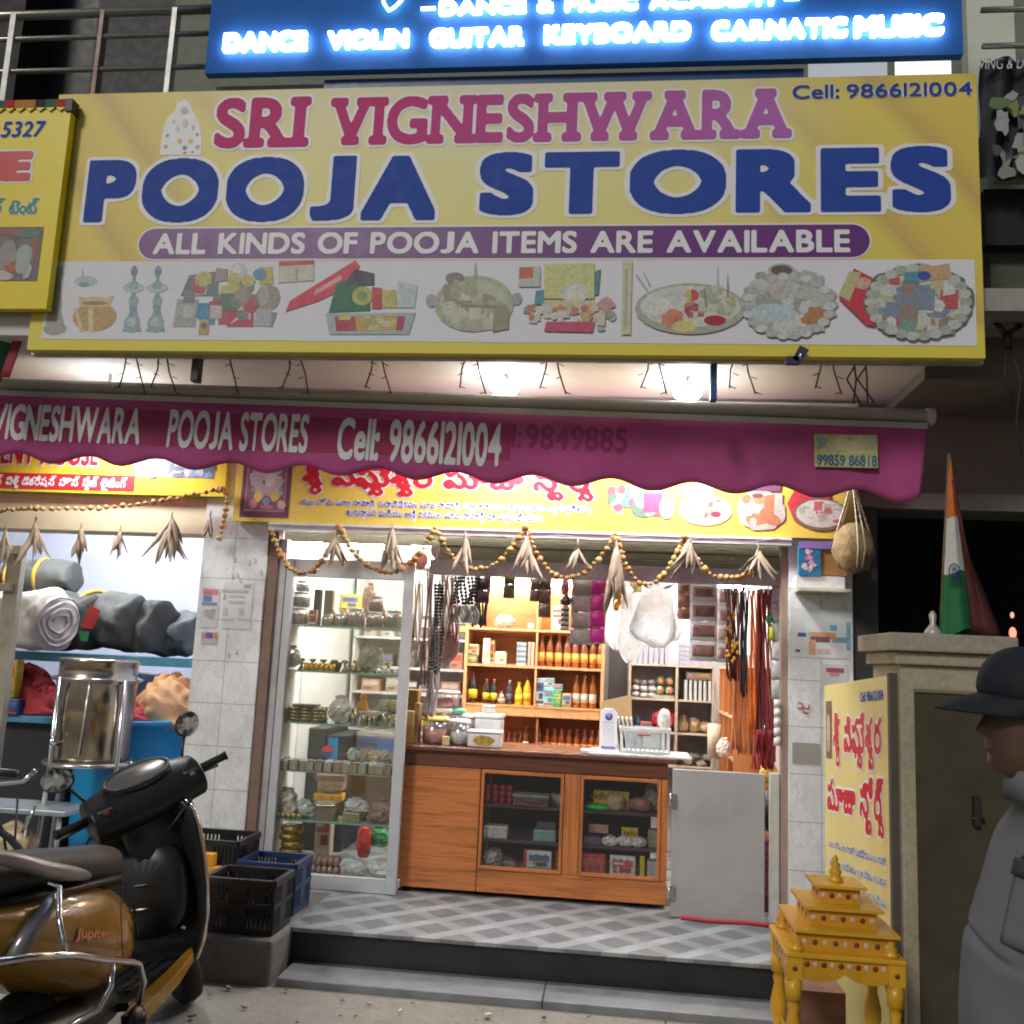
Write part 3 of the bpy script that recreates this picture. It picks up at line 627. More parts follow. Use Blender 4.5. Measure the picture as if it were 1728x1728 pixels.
# left yellow sign of the tent house, in front of the big sign
LS = 4.68
A = at(75, 521, LS); T = at(125, 172, LS); x1 = at(100, 345, LS).x
ls = thing('neighbour_sign', 'bright yellow sign of the tent shop at the left edge, number ending 5327', 'shop sign', (x1 - .7, LS, A.z))
b = MB(); yl = M((.78, .62, .01), .4, noise=.03); b.box(x1 - 1.6, x1, LS, LS + .05, A.z, T.z, yl); b.build('sign_panel', ls)
b = MB()
for i in range(16):
    q = x1 - .06 - i * .062; b.box(q - .031, q + .031, LS - .012, LS + .056, T.z - .035, T.z + .012, M([(.4, .03, .02), (.5, .2, .03), (.02, .02, .03), (.03, .12, .06)][(i * 3 + i // 4) % 4], .8)); b.poly([(q - .031, LS - .01, T.z - .035), (q, LS - .01, T.z - .06), (q + .031, LS - .01, T.z - .035)], yl)
b.box(x1 - .03, x1 + .01, LS - .013, LS + .057, T.z - .06, T.z + .014, dark); b.build('cloth_fringe', ls)
b = MB(); pxtext(b, '5327', 0, 233, 79, 204, LS, navy, pw, halo=.03, res=40, bold=.03, slant=.15); pxtext(b, 'SE', -40, 308, 57, 255, LS, M((.55, .02, .02), .4), pw, halo=.05, res=40, bold=.06, square=True, t_off=.004)
pxtext(b, 'టెంట్', 14, 362, 68, 334, LS, M((.01, .22, .12), .4), pw, halo=.05, res=30, bold=.03, pieces=telugu('టెంట్')); pxtext(b, 'ల్', -14, 362, 9, 334, LS, M((.01, .22, .12), .4), pw, halo=.05, res=30, bold=.03); b.build('lettering', ls)
b = MB(); pxrect(b, -60, 383, 74, 474, LS, .003, M((.16, .14, .14), .5, noise=.4, scale=14))
for x, y, rx, rz, col in ((12, 430, 22, 28, (.3, .26, .24)), (40, 440, 16, 30, (.34, .38, .38)), (58, 420, 7, 40, (.3, .12, .08)), (5, 465, 20, 10, (.5, .45, .4)), (25, 392, 45, 6, (.35, .1, .08)), (50, 395, 24, 9, (.08, .2, .14)), (46, 455, 9, 18, (.45, .5, .52)), (20, 452, 15, 8, (.4, .12, .06))):
    q = at(x, y, LS); blob(b, q.x, q.z, rx * .003, rz * .003, LS, .004 + random.uniform(0, .001), M(col, .5), 16, .2)
b.build('photo_print', ls)
# green and red cloth below the left sign
b = MB(); gs = [(-40, 520, 47, 520), (-40, 600, 40, 590), (-40, 700, 2, 640)]
b.grid(lambda u, v: (at(-60 + 107 * u - 50 * v * u, 518 + 125 * v, 4.9).x, 4.9 + .03 * math.sin(u * 15), at(-60 + 107 * u - 50 * v * u, 518 + 125 * v, 4.9).z), 18, 10, M((.015, .12, .05), .7)); 
b.grid(lambda u, v: (at(40 + 16 * u - 40 * v, 522 + 115 * v, 4.88).x, 4.88, at(40 + 16 * u - 40 * v, 522 + 115 * v, 4.88).z), 4, 8, M((.3, .02, .04), .7)); tag(b.build('green_cloth', solid=.004), 'green cloth with a red border hanging below the left yellow sign', 'cloth')
# ================================================================ AWNING
AY = 5.25
zt = at(1570, 700, AY).z; ax1 = at(1572, 690, AY).x; ax0 = -5.2
AT = .0205
_at0 = at
def at(px, py, Y):                # undo the slight tilt of the awning, which the awning object carries as its rotation
    p = _at0(px, py, Y) - Vector((ax1, AY, zt)); return Matrix.Rotation(-AT, 3, 'Y') @ p + Vector((ax1, AY, zt))
aw = thing('awning', 'rolled magenta awning with white lettering on a scalloped valance', 'awning', (ax1, AY, zt)); aw.rotation_euler = (0, AT, 0)
b = MB(); gm = M((.40, .37, .34), .5, .2, noise=.1); b.cyl((ax0, AY + .045, zt + .0), (ax1, AY + .045, zt + .0), .042, gm, n=20); b.box(ax0, ax1 - .02, AY + .0, AY + .12, zt - .085, zt - .045, gm); b.cyl((ax1 - .02, AY + .045, zt), (ax1 + .025, AY + .045, zt), .05, M((.5, .48, .45), .5)); b.build('roller_bar', aw, bevel=.003)
for x in (-4.2, -1.9, .9): b = MB(); b.box(x - .03, x + .03, AY + .09, FY, zt - .03, zt + .03, gm); b.build('bracket', aw)
mg = M((.36, .055, .19), .8, noise=.22, scale=2.2, bump=.08)
zb = at(800, 806, AY).z; NV = 300; SP_ = (at(972, 822, AY).x - at(455, 800, AY).x) / 4
def sc_(x):   # scalloped lower edge, pitch read off the photograph
    return zb + .029 * math.cos(2 * math.pi * (x - at(769, 796, AY).x) / SP_)
def wave(x, v): return .014 * math.sin(x * 5.1 + .6 * math.sin(x * 2.3)) * v + .008 * math.sin(x * 13.7 + 1) * v
def vf(u, v):
    x = ax0 + (ax1 - .02 - ax0) * u; z = (zt - .08) + (sc_(x) - zt + .08) * v; y = AY + wave(x, v)
    if u > .97: x -= ((u - .97) / .03) ** 2 * .04 * v
    return (x, y, z)
def awp(u, v, o): return (u, AY + wave(u, min(1, (zt - .08 - v) / (zt - .08 - sc_(u)))) - o - .002, v)
b = MB(); b.grid(vf, NV, 10, mg); b.build('valance', aw, solid=.003)
pr = M((.26, .012, .085), .7, noise=.06)
b = MB(); a = at(-60, 760, AY); c = at(855, 703, AY); x0, x1, z0, z1 = -4.4, at(862, 740, AY).x, at(860, 777, AY).z, at(860, 716, AY).z
b.grid(lambda u, v: awp(x0 + (x1 - x0) * u, z0 + (z1 - z0) * v, .0015), 140, 4, pr); b.build('lettering_band', aw)
lw_ = M((.60, .60, .62), .6, noise=.05)
for t_, xa, ya, xb, yb in (('SRI VIGNESHWARA', -72, 740, 244, 690), ('POOJA STORES', 281, 757, 524, 700), ('Cell: 9866121004', 568, 778, 849, 715)):
    b = MB(); a = at(xa, ya, AY); c = at(xb, yb, AY); lettering(b, t_, (a.x, a.z), (c.x, c.z), awp, lw_, res=48, bold=.035, pieces=latin(t_, .08, .35 if t_[0] != 'P' else .3), t_off=.004); b.build('lettering', aw)
b = MB(); a = at(862, 757, AY); c = at(1060, 722, AY); lettering(b, ': 9849885', (a.x, a.z), (c.x, c.z), awp, M((.23, .022, .095), .75), res=40, bold=.03, pieces=latin('1: 9849885', .09, .1), t_off=.002); b.build('faded_lettering', aw); at = _at0
b = MB(); pxrect(b, 1374, 735, 1480, 788, AY - .018, .008, M((.50, .47, .20), .5, noise=.3, scale=30)); pxpoly(b, [(1376, 737), (1398, 737), (1392, 755), (1380, 757)], AY - .018, .010, M((.25, .33, .3), .5)); pxpoly(b, [(1395, 752), (1478, 736), (1478, 758), (1400, 762)], AY - .018, .0095, M((.5, .46, .30), .5)); pxtext(b, '99859 86818', 1378, 786, 1479, 769, AY - .018, M((.04, .14, .25), .5), res=36, bold=.03, t_off=.011)
tag(b.build('poster'), 'small weathered yellow sticker reading 99859 86818 on the awning valance', 'sticker')
# lamps under the soffit
def lamp(px, py, lab, Y=5.42, e=60.):
    a = at(px, py, Y); t = thing('ceiling_lamp', lab, 'lamp', (a.x, Y, a.z - .03), 0, 'white lamps under the soffit')
    b = MB(); b.lathe([(.02, .08), (.035, .06), (.06, .036), (.062, .032), (.058, .030), (.03, .045)], M((.75, .75, .75), .4), (a.x, Y, a.z), 24); b.cyl((a.x, Y, a.z + .07), (a.x, Y, 3.325), .012, white); b.build('shade', t)
    b = MB(); b.lathe([(.055, .030), (.078, .018), (.082, .0), (.066, -.022), (.03, -.034), (.001, -.036)], M((.93, .97, 1.), emit=45.), (a.x, Y, a.z), 24); b.build('bulb', t)
    l = bpy.data.lights.new('lamp_light', 'SPOT'); l.energy = e; l.spot_size = R_(165); l.spot_blend = .35; l.shadow_soft_size = .07; l.color = (.95, .98, 1.)
    o = bpy.data.objects.new('lamp_light', l); COL.objects.link(o); o.location = (a.x, Y + .05, a.z - .13)
    return t
lamp(852, 657, 'glowing white lamp just above the awning roller near the middle'); lamp(1160, 665, 'glowing white lamp just above the awning roller, right one of the pair')
# dangling decoration wires under the big sign
n = 0
for px in (215, 268, 372, 490, 630, 790, 925, 1095, 1245, 1390):
    for k, (dx, ln) in enumerate(((0, -14), (12, 18))):
        if px == 372 and k == 0: continue
        b = MB(); p0 = at(px + dx, 592, 4.95); p2 = at(px + dx + ln, 655 + (k * 10), 4.95); p1 = (p0 + p2) / 2 + Vector((.02 * random.uniform(-1, 1), 0, .0))
        b.tube([tuple(p0), tuple(p1), tuple(p2)], .0045, M((.05, .042, .035), .8), 5)
        for f in (.3, .6, .95):
            q = p0.lerp(p2, f); b.tube([tuple(q), (q.x + random.choice((-1, 1)) * .03, q.y, q.z - .012)], .003, M((.05, .042, .035), .8), 4)
        tag(b.build('light_string'), 'short dead string of fairy light wire dangling between the yellow sign and the awning', 'light wire', 'dangling fairy light wires under the sign')
b = MB(); a = at(1455, 605, 4.95)
for k in range(4): b.tube([tuple(at(1440 + 10 * k, 605, 4.95)), tuple(at(1445 + 9 * k - (k % 2) * 25, 640, 4.96)), tuple(at(1440 + 12 * k, 680, 4.95))], .005, M((.05, .042, .035), .8), 5)
tag(b.build('light_string'), 'thick tangle of dead fairy light wires near the right end of the awning', 'light wire')
# ================================================================ TELUGU SHOP BOARD OVER THE OPENING
TY = FY - .05
A = at(392, 879, TY); B = at(1436, 905, TY); tz0 = A.z; tz1 = tz0 + .46
tb = thing('telugu_board', 'yellow Telugu lettered board over the shop opening, half hidden by the valance', 'shop sign', ((A.x + B.x) / 2, TY, tz0))
b = MB(); b.box(A.x, B.x, TY, TY + .035, tz0, tz1, M((.80, .58, .10), .3, noise=.06, scale=1.2)); b.build('sign_panel', tb)
b = MB(); b.box(at(455, 890, TY).x, at(1335, 908, TY).x, TY - .015, TY + .05, tz0 - .05, tz0 - .003, M((.72, .73, .75), .35, .3)); b.box(at(455, 890, TY).x, at(1335, 908, TY).x, TY - .025, TY - .015, tz0 - .018, tz0 - .006, white); b.build('rail', tb)
red = M((.55, .02, .03), .4, noise=.05)
t_ = 'శ్రీ విఘ్నేశ్వర పూజా స్టోర్స్'
b = MB(); pxtext(b, t_, 508, 834, 1004, 788, TY, red, pw, halo=.05, res=48, bold=.045, pieces=telugu(t_), h_off=.002, t_off=.004); b.build('lettering', tb)
t1 = 'యజ్ఞ హోమ పూజ సామాగ్రి, రుద్రాభిషేకము పూజ సామాగ్రి, సత్యనారాయణ స్వామి వ్రతము, గృహప్రవేశము,'; t2 = 'శంకుస్థాపన మరియు అన్ని రకముల పూజ సామాగ్రి మా వద్ద లభించును.'
b = MB(); pxtext(b, t1, 505, 857, 1000, 852, TY, navy, pw, halo=.08, res=26, bold=.03, pieces=telugu(t1)); pxtext(b, t2, 583, 877, 917, 867, TY, navy, pw, halo=.08, res=26, bold=.03, pieces=telugu(t2)); b.build('lettering', tb)
b = MB(); pu = M((.16, .05, .10), .5); pxrect(b, 404, 770, 495, 872, TY, .002, pu); pxrect(b, 412, 775, 487, 862, TY, .003, M((.42, .28, .33), .5)); pxrect(b, 414, 777, 485, 860, TY, .0035, M((.24, .1, .15), .5))
for i in range(26):
    q = at(450 + random.uniform(-22, 22), 812 + random.uniform(-34, 30), TY); blob(b, q.x, q.z, random.uniform(.02, .05), random.uniform(.02, .06), TY, .004 + i * .00003, M(random.choice([(.6, .5, .48), (.66, .6, .55), (.5, .4, .42), (.56, .48, .48)]), .5), 12, .25)
for x, y, rx, rz, col in ((436, 838, .035, .05, (.7, .5, .15)), (464, 838, .04, .045, (.7, .5, .15)), (450, 846, .035, .035, (.2, .3, .42)), (428, 827, .02, .02, (.2, .35, .28)), (474, 827, .02, .02, (.2, .35, .28)), (427, 850, .04, .04, (.6, .25, .28)), (475, 852, .04, .04, (.6, .4, .32)), (450, 856, .06, .02, (.5, .16, .18))):
    q = at(x, y, TY); blob(b, q.x, q.z, rx * .75, rz * .75, TY, .0052 + random.uniform(0, .0004), M(col, .5), 14, .15)
b.build('ornament_picture', tb)
b = MB(); _o[0] = .003; SYs = SY; SY = TY
heap(1075, 845, 45, 20, 40, cols1); P([(1085, 865), (1087, 832), (1118, 832), (1118, 865)], (.5, .07, .15)); E(1125, 858, 12, 18, (.3, .29, .25))
E(1190, 862, 42, 24, (.5, .48, .36)); E(1190, 860, 37, 19, (.62, .58, .52)); heap(1190, 860, 28, 12, 20, [(.55, .12, .1), (.6, .56, .4), (.6, .25, .15), (.66, .62, .55)]); E(1208, 868, 8, 5, (.42, .03, .06)); E(1178, 830, 25, 14, (.55, .52, .4)); heap(1178, 828, 18, 8, 10, [(.5, .46, .36), (.6, .56, .46)])
E(1284, 862, 38, 32, (.48, .47, .42), .05, 30); heap(1284, 862, 28, 22, 28, [(.6, .56, .52), (.5, .2, .1), (.5, .48, .42), (.62, .5, .4)]); E(1280, 842, 10, 9, (.5, .3, .15)); E(1278, 837, 9, 4, (.2, .08, .06)); P([(1255, 828), (1256, 818), (1318, 818), (1316, 830)], (.2, .08, .16))
P([(1328, 850), (1340, 828), (1400, 828), (1400, 840), (1350, 886), (1340, 880)], (.58, .05, .06)); E(1385, 868, 42, 26, (.2, .14, .1)); E(1385, 867, 38, 22, (.6, .56, .5)); heap(1385, 867, 30, 15, 30, [(.6, .58, .52), (.55, .14, .14), (.4, .42, .3), (.5, .4, .42)])
b.build('product_picture', tb); SY = SYs
# ================================================================ TENT HOUSE BOARD (LEFT)
NY = FY - .04
A = at(-90, 826, NY); B = at(378, 840, NY); nz0 = at(300, 836, NY).z
nb_ = thing('tent_shop_board', 'lit yellow board of the tent shop below the awning, red strip with white Telugu lettering', 'shop sign', (-3.6, NY, nz0))
b = MB(); b.box(-5.5, B.x, NY, NY + .05, nz0, nz0 + .5, M((.80, .60, .05), .3, noise=.04)); b.build('sign_panel', nb_)
b = MB(); q = at(226, 826, NY); zr = at(150, 801, NY).z; b.box(-5.4, q.x, NY - .004, NY - .001, nz0 + .02, zr, M((.6, .03, .04), .35)); t_ = 'సెంటర్ గార్డెన్ పెళ్లి డెకరేషన్ హౌస్ స్టేజ్ లైటింగ్'
pxtext(b, t_, -80, 822, 216, 806, NY, pw, res=28, bold=.03, pieces=telugu(t_), t_off=.006); pxtext(b, 'SRI TENT HOUSE', -60, 782, 170, 748, NY, red, pw, halo=.06, res=36, bold=.05, t_off=.004, pieces=latin('SP TENT HOUSE', .1, .3)); b.build('lettering', nb_)
b = MB(); pxrect(b, 228, 750, 366, 804, NY, .003, M((.2, .24, .34), .5, noise=.5, scale=22)); heap_ = [(.15, .3, .5), (.4, .42, .46), (.1, .12, .16), (.45, .35, .3)]
for i in range(34):
    q = at(random.uniform(232, 362), random.uniform(775, 802), NY); blob(b, q.x, q.z, random.uniform(.015, .05), random.uniform(.01, .04), NY, .004 + i * .00004, M(random.choice(heap_), .5), 9, .3)
b.build('photo_print', nb_)
lamp(180, 690, 'glowing lamp over the tent shop board at the left, hidden behind the valance', Y=5.5, e=30.)
# thin shelf beam at the tent shop opening
# ================================================================ SHOP OPENING: shutter, frames, glass case
sh = thing('rolling_shutter', 'dull olive rolling shutter housing with grey bottom bar above the shop opening', 'shutter', (-.5, 6.0, 2.2))
b = MB(); so_ = M((.20, .185, .13), .6, noise=.15)
for i in range(4):
    z = 2.262 + i * .045; b.box(-1.15, 1.02, 6.02 + (i % 2) * .006, 6.07, z, z + .044, so_)
b.box(-2.22, -1.16, 6.10, 6.14, 2.36, 2.45, so_); b.build('slat_panel', sh, bevel=.004)
b = MB(); b.box(-1.2, 1.0, 5.99, 6.06, 2.165, 2.262, M((.42, .42, .42), .4, .3, noise=.3, scale=5)); b.build('bottom_bar', sh, bevel=.004)
b = MB(); b.box(-2.235, -2.17, FY + .02, FY + .1, .0, 2.42, M((.24, .15, .12), .5, .2)); b.box(-2.168, -2.12, FY + .05, FY + .12, .0, 2.35, M((.5, .5, .5), .4, .4)); tag(b.build('door_frame', bevel=.003), 'brown and grey upright frame strip at the left side of the shop opening', 'frame')
b = MB(); b.box(.99, 1.03, FY + .03, FY + .1, PZ, 2.40, M((.34, .25, .2), .5, .2)); b.box(.93, .985, 5.90, 5.94, PZ, 1.05, M((.62, .60, .57), .5, .2)); tag(b.build('door_frame', bevel=.003), 'grey and brown upright frame strip at the right side of the shop opening', 'frame')
CX0, CX1, CY0, CY1 = -2.115, -1.275, 5.9, 6.22
gc = thing('glass_case', 'tall grey framed glass case with shelves of small goods left of the counter', 'display case', (-1.7, 6.0, PZ))
ztop = at(570, 945, CY0).z; zhd = at(570, 975, CY0).z; zbt = at(570, 1478, CY0).z
cm = M((.56, .57, .58), .4, .25, noise=.06)
b = MB(); b.box(CX0, CX0 + .05, CY0, CY0 + .04, PZ, ztop, cm); b.box(CX1 - .065, CX1, CY0, CY0 + .04, PZ, ztop, cm); b.box(CX0 + .05, CX1 - .065, CY0 + .004, CY0 + .04, zhd, ztop, cm); b.box(CX0 + .05, CX1 - .065, CY0 + .004, CY0 + .04, PZ, zbt, cm)
b.build('frame', gc, bevel=.003)
b = MB(); b.box(CX0 + .05, CX1 - .065, CY1 - .02, CY1, zbt, zhd + .1, M((.0, 0, 0)) if 0 else GLASS((.96, .98, .97), .05, dirt=.01)); b.build('back_glass', gc)
b = MB(); b.box(CX0 + .0, CX0 + .012, CY0 + .04, CY1, PZ, ztop, M((.72, .72, .70), .6)); b.box(CX0, CX1, CY0 + .04, CY1, PZ + .02, zbt - .02, M((.66, .62, .55), .6)); b.build('side_panel', gc)
b = MB(); b.box(CX0 + .05, CX1 - .065, CY0 + .015, CY0 + .02, zbt, zhd, GLASS((.97, .99, .98), .06, dirt=.008)); b.build('pane', gc)
SH = [at(570, y, CY0 + .05).z for y in (1057, 1134, 1222, 1304, 1388)] + [zbt - .015]
for z in SH[:-1]:
    b = MB(); b.box(CX0 + .02, CX1 - .07, CY0 + .05, CY1 - .03, z - .010, z, M((.34, .52, .44), .15, noise=.05)); b.build('glass_shelf', gc)
PL_ = GLASS((.95, .95, .95), .35, .12, .10)
# ---- little goods in the case
def jar(px, py, Y, r, h, fill, label, group=None, lid=(.7, .7, .72), cat='jar'):
    a = at(px, py, Y); t = thing('jar', label, cat, (a.x, Y, a.z), 0, group)
    b = MB(); b.lathe([(r * .85, 0), (r, h * .1), (r, h * .75), (r * .7, h * .9), (r * .68, h * .93)], PL_, (a.x, Y, a.z), 14); b.build('glass_body', t)
    b = MB(); b.lathe([(.001, .004), (r * .82, .005), (r * .93, h * .12), (r * .92, h * .62), (.001, h * .66)], M(fill, .6, noise=.4, scale=60, bump=.6), (a.x, Y, a.z), 12); b.build('contents', t)
    b = MB(); b.lathe([(.001, h * .9), (r * .76, h * .9), (r * .78, h), (.001, h * 1.01)], M(lid, .35), (a.x, Y, a.z), 14); b.build('lid', t)
    return t
C5 = CY0 + .12
brn = (.42, .20, .13)
def onshelf(px, k, dy=.07): return at(px, 0, CY0).x, CY0 + dy, SH[k]
def sj(px, k, r, h, fill, label, dz=0., lid=(.72, .66, .62), dy=.12, grp=None):
    Y = CY0 + dy; x = at(px, [1057, 1134, 1222, 1304, 1388, 1470][k], Y).x; z = SH[k] + dz
    t = thing('jar', label, 'jar', (x, Y, z), 0, grp)
    b = MB(); b.lathe([(r * .85, 0.001), (r, h * .12), (r, h * .72), (r * .72, h * .9), (r * .70, h * .93)], PL_, (x, Y, z), 14); b.build('clear_body', t)
    b = MB(); b.lathe([(.001, .004), (r * .80, .005), (r * .93, h * .14), (r * .92, h * .66), (.001, h * .7)], M(fill, .6, noise=.4, scale=60, bump=.6), (x, Y, z), 12); b.build('contents', t)
    b = MB(); b.lathe([(.001, h * .9), (r * .78, h * .9), (r * .80, h), (.001, h * 1.01)], M(lid, .35), (x, Y, z), 14); b.build('lid', t)
sj(505, 0, .062, .11, brn, 'brown jar at the left end of the top glass shelf, lowest of its stack')
sj(505, 0, .06, .10, (.34, .20, .15), 'brown jar in the left stack of the top glass shelf, middle of its stack', dz=.113)
sj(506, 0, .045, .07, (.6, .58, .56), 'small pale clear tub topping the jar stack at the left of the top glass shelf', dz=.216)
for i, (px, r, h, f) in enumerate(((552, .04, .075, (.30, .20, .08)), (574, .042, .08, (.25, .15, .09)), (600, .058, .12, brn), (632, .055, .10, (.3, .17, .12)), (664, .058, .115, (.36, .26, .16)))):
    sj(px, 0, r, h, f, ['small jar of olive powder, leftmost of the single jars on the top glass shelf', 'small dark brown jar second among the single jars on the top glass shelf', 'wide brown jar in the middle of the top glass shelf', 'brown jar under a second jar on the top glass shelf', 'tan jar at the right end of the top glass shelf'][i])
sj(632, 0, .052, .10, brn, 'brown jar stacked on another jar at the right part of the top glass shelf', dz=.103)
def packet(name, px, pyb, Y, w, h, d, col, label, cat, rough=.35, rot=0., noise=.25, grp=None, z=None, tilt=0.):
    a = at(px, pyb, Y); zz = a.z if z is None else z; b = MB(); b.obox((a.x, Y, zz + h / 2), (w, d, h), M(col, rough, noise=noise, scale=40), (tilt, 0, rot))
    if not rot and not tilt and w > .045 and h > .045 and cat in ('box', 'carton', 'pack', 'packet', 'tin'):     # a printed panel and band on the front face
        q = random.Random(int(px * 7 + w * 999)); y = Y - d / 2 - .0008; c1 = q.choice([(.62, .6, .55), (.55, .1, .06), (.08, .14, .35), (.6, .45, .08), tuple(c * .45 for c in col)]); c2 = q.choice([(.1, .08, .07), (.5, .06, .06), (.65, .62, .58), (.06, .25, .12)])
        for x0, x1, z0, z1, cc in ((-.40, .40, .52, .82, c1), (-.34, q.uniform(0, .3), .62, .72, c2), (-.44, .44, .10, .2, c2), (-.1, .34, .26, .46, tuple(c * .6 for c in c1))): y -= .0003; b.poly([(a.x + x0 * w, y, zz + z0 * h), (a.x + x1 * w, y, zz + z0 * h), (a.x + x1 * w, y, zz + z1 * h), (a.x + x0 * w, y, zz + z1 * h)], M(cc, .45))
    return tag(b.build(name, bevel=min(w, d, h) * .12), label, cat, grp)
def bag(name, px, pyb, Y, rx, ry, rz, col, label, cat='bag', clear=False, jit=.12, grp=None, z=None, n=14, k=9):
    a = at(px, pyb, Y); zz = a.z if z is None else z; b = MB()
    m = M(tuple(min(.8, c * 1.3) for c in col), .28, noise=.3, scale=30, bump=.5, coat=.4 if clear else 0.)
    b.ball((a.x, Y, zz + rz * .92), (rx, ry, rz), m, n + 4 * clear, k + 3 * clear, jit * (.8 if clear else 1), not clear)
    if clear:
        for q in range(7): an = q * .9 + rx * 50; b.poly([(a.x + .1 * rx * math.cos(an), Y + .1 * ry * math.sin(an), zz + rz * 1.75), (a.x + .5 * rx * math.cos(an), Y + .4 * ry * math.sin(an), zz + rz * 2.15), (a.x + .5 * rx * math.cos(an + .8), Y + .4 * ry * math.sin(an + .8), zz + rz * 2.05)], m)
    for i, v in enumerate(b.v):
        if v[2] < zz + .004: b.v[i] = (v[0], v[1], zz + .004)
    crumple(b, min(rx, rz) * (.5 if clear else .35), 9 if clear else 12, .6, px)
    for i, v in enumerate(b.v):
        if v[2] < zz + .002: b.v[i] = (v[0], v[1], zz + .002)
    return tag(b.build(name, subd=0 if clear else 1), label, cat, grp)
packet('incense_box', 534, 1053, CY0 + .2, .045, .24, .05, (.03, .03, .035), 'tall black incense box standing on the top glass shelf', 'box', z=SH[0])
packet('incense_box', 528, 1053, CY0 + .09, .05, .10, .04, (.30, .17, .14), 'short brown box in front of the black one on the top glass shelf', 'box', z=SH[0])
packet('incense_bundle', 553, 1053, CY0 + .24, .06, .24, .05, (.24, .19, .10), 'tall olive bundle of incense packs on the top glass shelf', 'incense', z=SH[0])
bag('snack_packet', 620, 1053, CY0 + .25, .045, .03, .11, (.62, .38, .28), 'crinkled pink foil packet behind the jars on the top glass shelf', 'packet', True, .2, z=SH[0] + .07)
# second shelf
bag('plastic_bag', 487, 1134, C5, .075, .06, .075, (.30, .27, .23), 'clear bag of dark goods at the left end of the second glass shelf', clear=True, z=SH[1])
def cups(k, px0, px1, n, r, h, col, label, cat, grp, dy=.1, dz=0., prof=None):
    for i in range(n):
        px = px0 + (px1 - px0) * i / max(1, n - 1); Y = CY0 + dy; x = at(px, [1057, 1134, 1222, 1304, 1388, 1470][k], Y).x
        if i == 0:
            b = MB(); b.lathe(prof or [(r * .6, 0), (r * .65, h * .1), (r, h), (r * .9, h), (r * .5, h * .2), (.001, h * .18)], M(col, .25, .75, noise=.2), (x, Y, SH[k] + dz), 12); o = tag(b.build('brass_cup' if cat == 'cup' else cat), label, cat, grp)
        else: c = copy_tree(o); c.location.x = x
cups(1, 517, 560, 6, .024, .05, (.62, .36, .06), 'small yellow brass cup in the row on the second glass shelf', 'cup', 'brass cups on the second glass shelf')
cups(1, 566, 570, 1, .045, .06, (.10, .07, .05), 'dark bowl behind the cups on the second glass shelf', 'bowl', None, .2)
cups(1, 588, 606, 3, .022, .035, (.32, .24, .12), 'little bronze bowl right of the dark bowl on the second glass shelf', 'bowl', 'bronze bowls on the second glass shelf')
bag('plastic_bag', 626, 1134, C5 + .03, .085, .06, .09, (.34, .32, .27), 'rounded clear bag at the right of the second glass shelf', clear=True, z=SH[1])
bag('orange_figure', 607, 1134, C5 + .1, .03, .03, .05, (.8, .38, .12), 'orange ball seen on the second glass shelf by the rounded bag', 'ball', z=SH[1] + .01, jit=.03)
cups(1, 638, 668, 4, .017, .03, (.75, .72, .66), 'tiny white cup at the right front of the second glass shelf', 'cup', 'tiny white cups on the second glass shelf', .07)
cups(1, 508, 655, 9, .026, .075, (.42, .34, .20), 'upright bronze lamp in the back row of the second glass shelf', 'bronze lamp', 'bronze lamps at the back of the second glass shelf', .22, prof=[(.024, 0), (.018, .012), (.007, .03), (.012, .04), (.006, .05), (.026, .062), (.02, .075), (.001, .068)])
cups(0, 560, 668, 6, .03, .13, (.40, .24, .16), 'brown bottle in the back row of the top glass shelf', 'bottle', 'brown bottles at the back of the top glass shelf', .24, prof=[(.028, 0), (.03, .01), (.03, .08), (.012, .105), (.012, .125), (.001, .13)])
cups(2, 500, 664, 8, .028, .09, (.55, .50, .42), 'pale cup tower in the back row of the third glass shelf', 'cup stack', 'pale cup towers at the back of the third glass shelf', .22, prof=[(.02, 0), (.028, .02), (.02, .022), (.028, .044), (.02, .046), (.028, .068), (.02, .07), (.028, .09), (.001, .09)])
cups(4, 530, 668, 6, .03, .05, (.58, .52, .44), 'small pale pot in the back row of the fifth glass shelf', 'pot', 'pale pots at the back of the fifth glass shelf', .23)
# third shelf
for i, px in enumerate((478, 497, 516, 535)):
    Y = C5; x = at(px, 1222, Y).x
    for k in range(4):
        b = MB(); b.lathe([(.03, .0), (.045, .012), (.048, .024), (.044, .024), (.03, .008), (.001, .006)], M((.40, .33, .18), .3, .7, noise=.2), (x, Y, SH[2] + k * .021), 14)
        tag(b.build('brass_bowl'), 'shallow brass bowl in the stacks at the left of the third glass shelf', 'bowl', 'brass bowls stacked on the third glass shelf')
packet('cloth_wrap', 515, 1222, C5, .16, .018, .11, (.12, .10, .09), 'dark flat wrap lying over the stacked brass bowls', 'wrap', z=SH[2] + .092, rot=.1)
bag('plastic_bag', 572, 1222, C5 - .02, .075, .05, .085, (.52, .48, .44), 'crumpled clear bag in the middle of the third glass shelf', clear=True, jit=.22, z=SH[2])
cups(2, 596, 668, 5, .032, .07, (.38, .32, .18), 'brass tumbler in the row at the right of the third glass shelf', 'tumbler', 'brass tumblers on the third glass shelf', .09, prof=[(.024, 0), (.026, .01), (.018, .03), (.030, .07), (.027, .07), (.012, .03), (.001, .02)])
packet('tray', 628, 1222, C5 + .04, .16, .012, .1, (.62, .60, .56), 'pale flat tray lying on the brass tumblers', 'tray', z=SH[2] + .072)
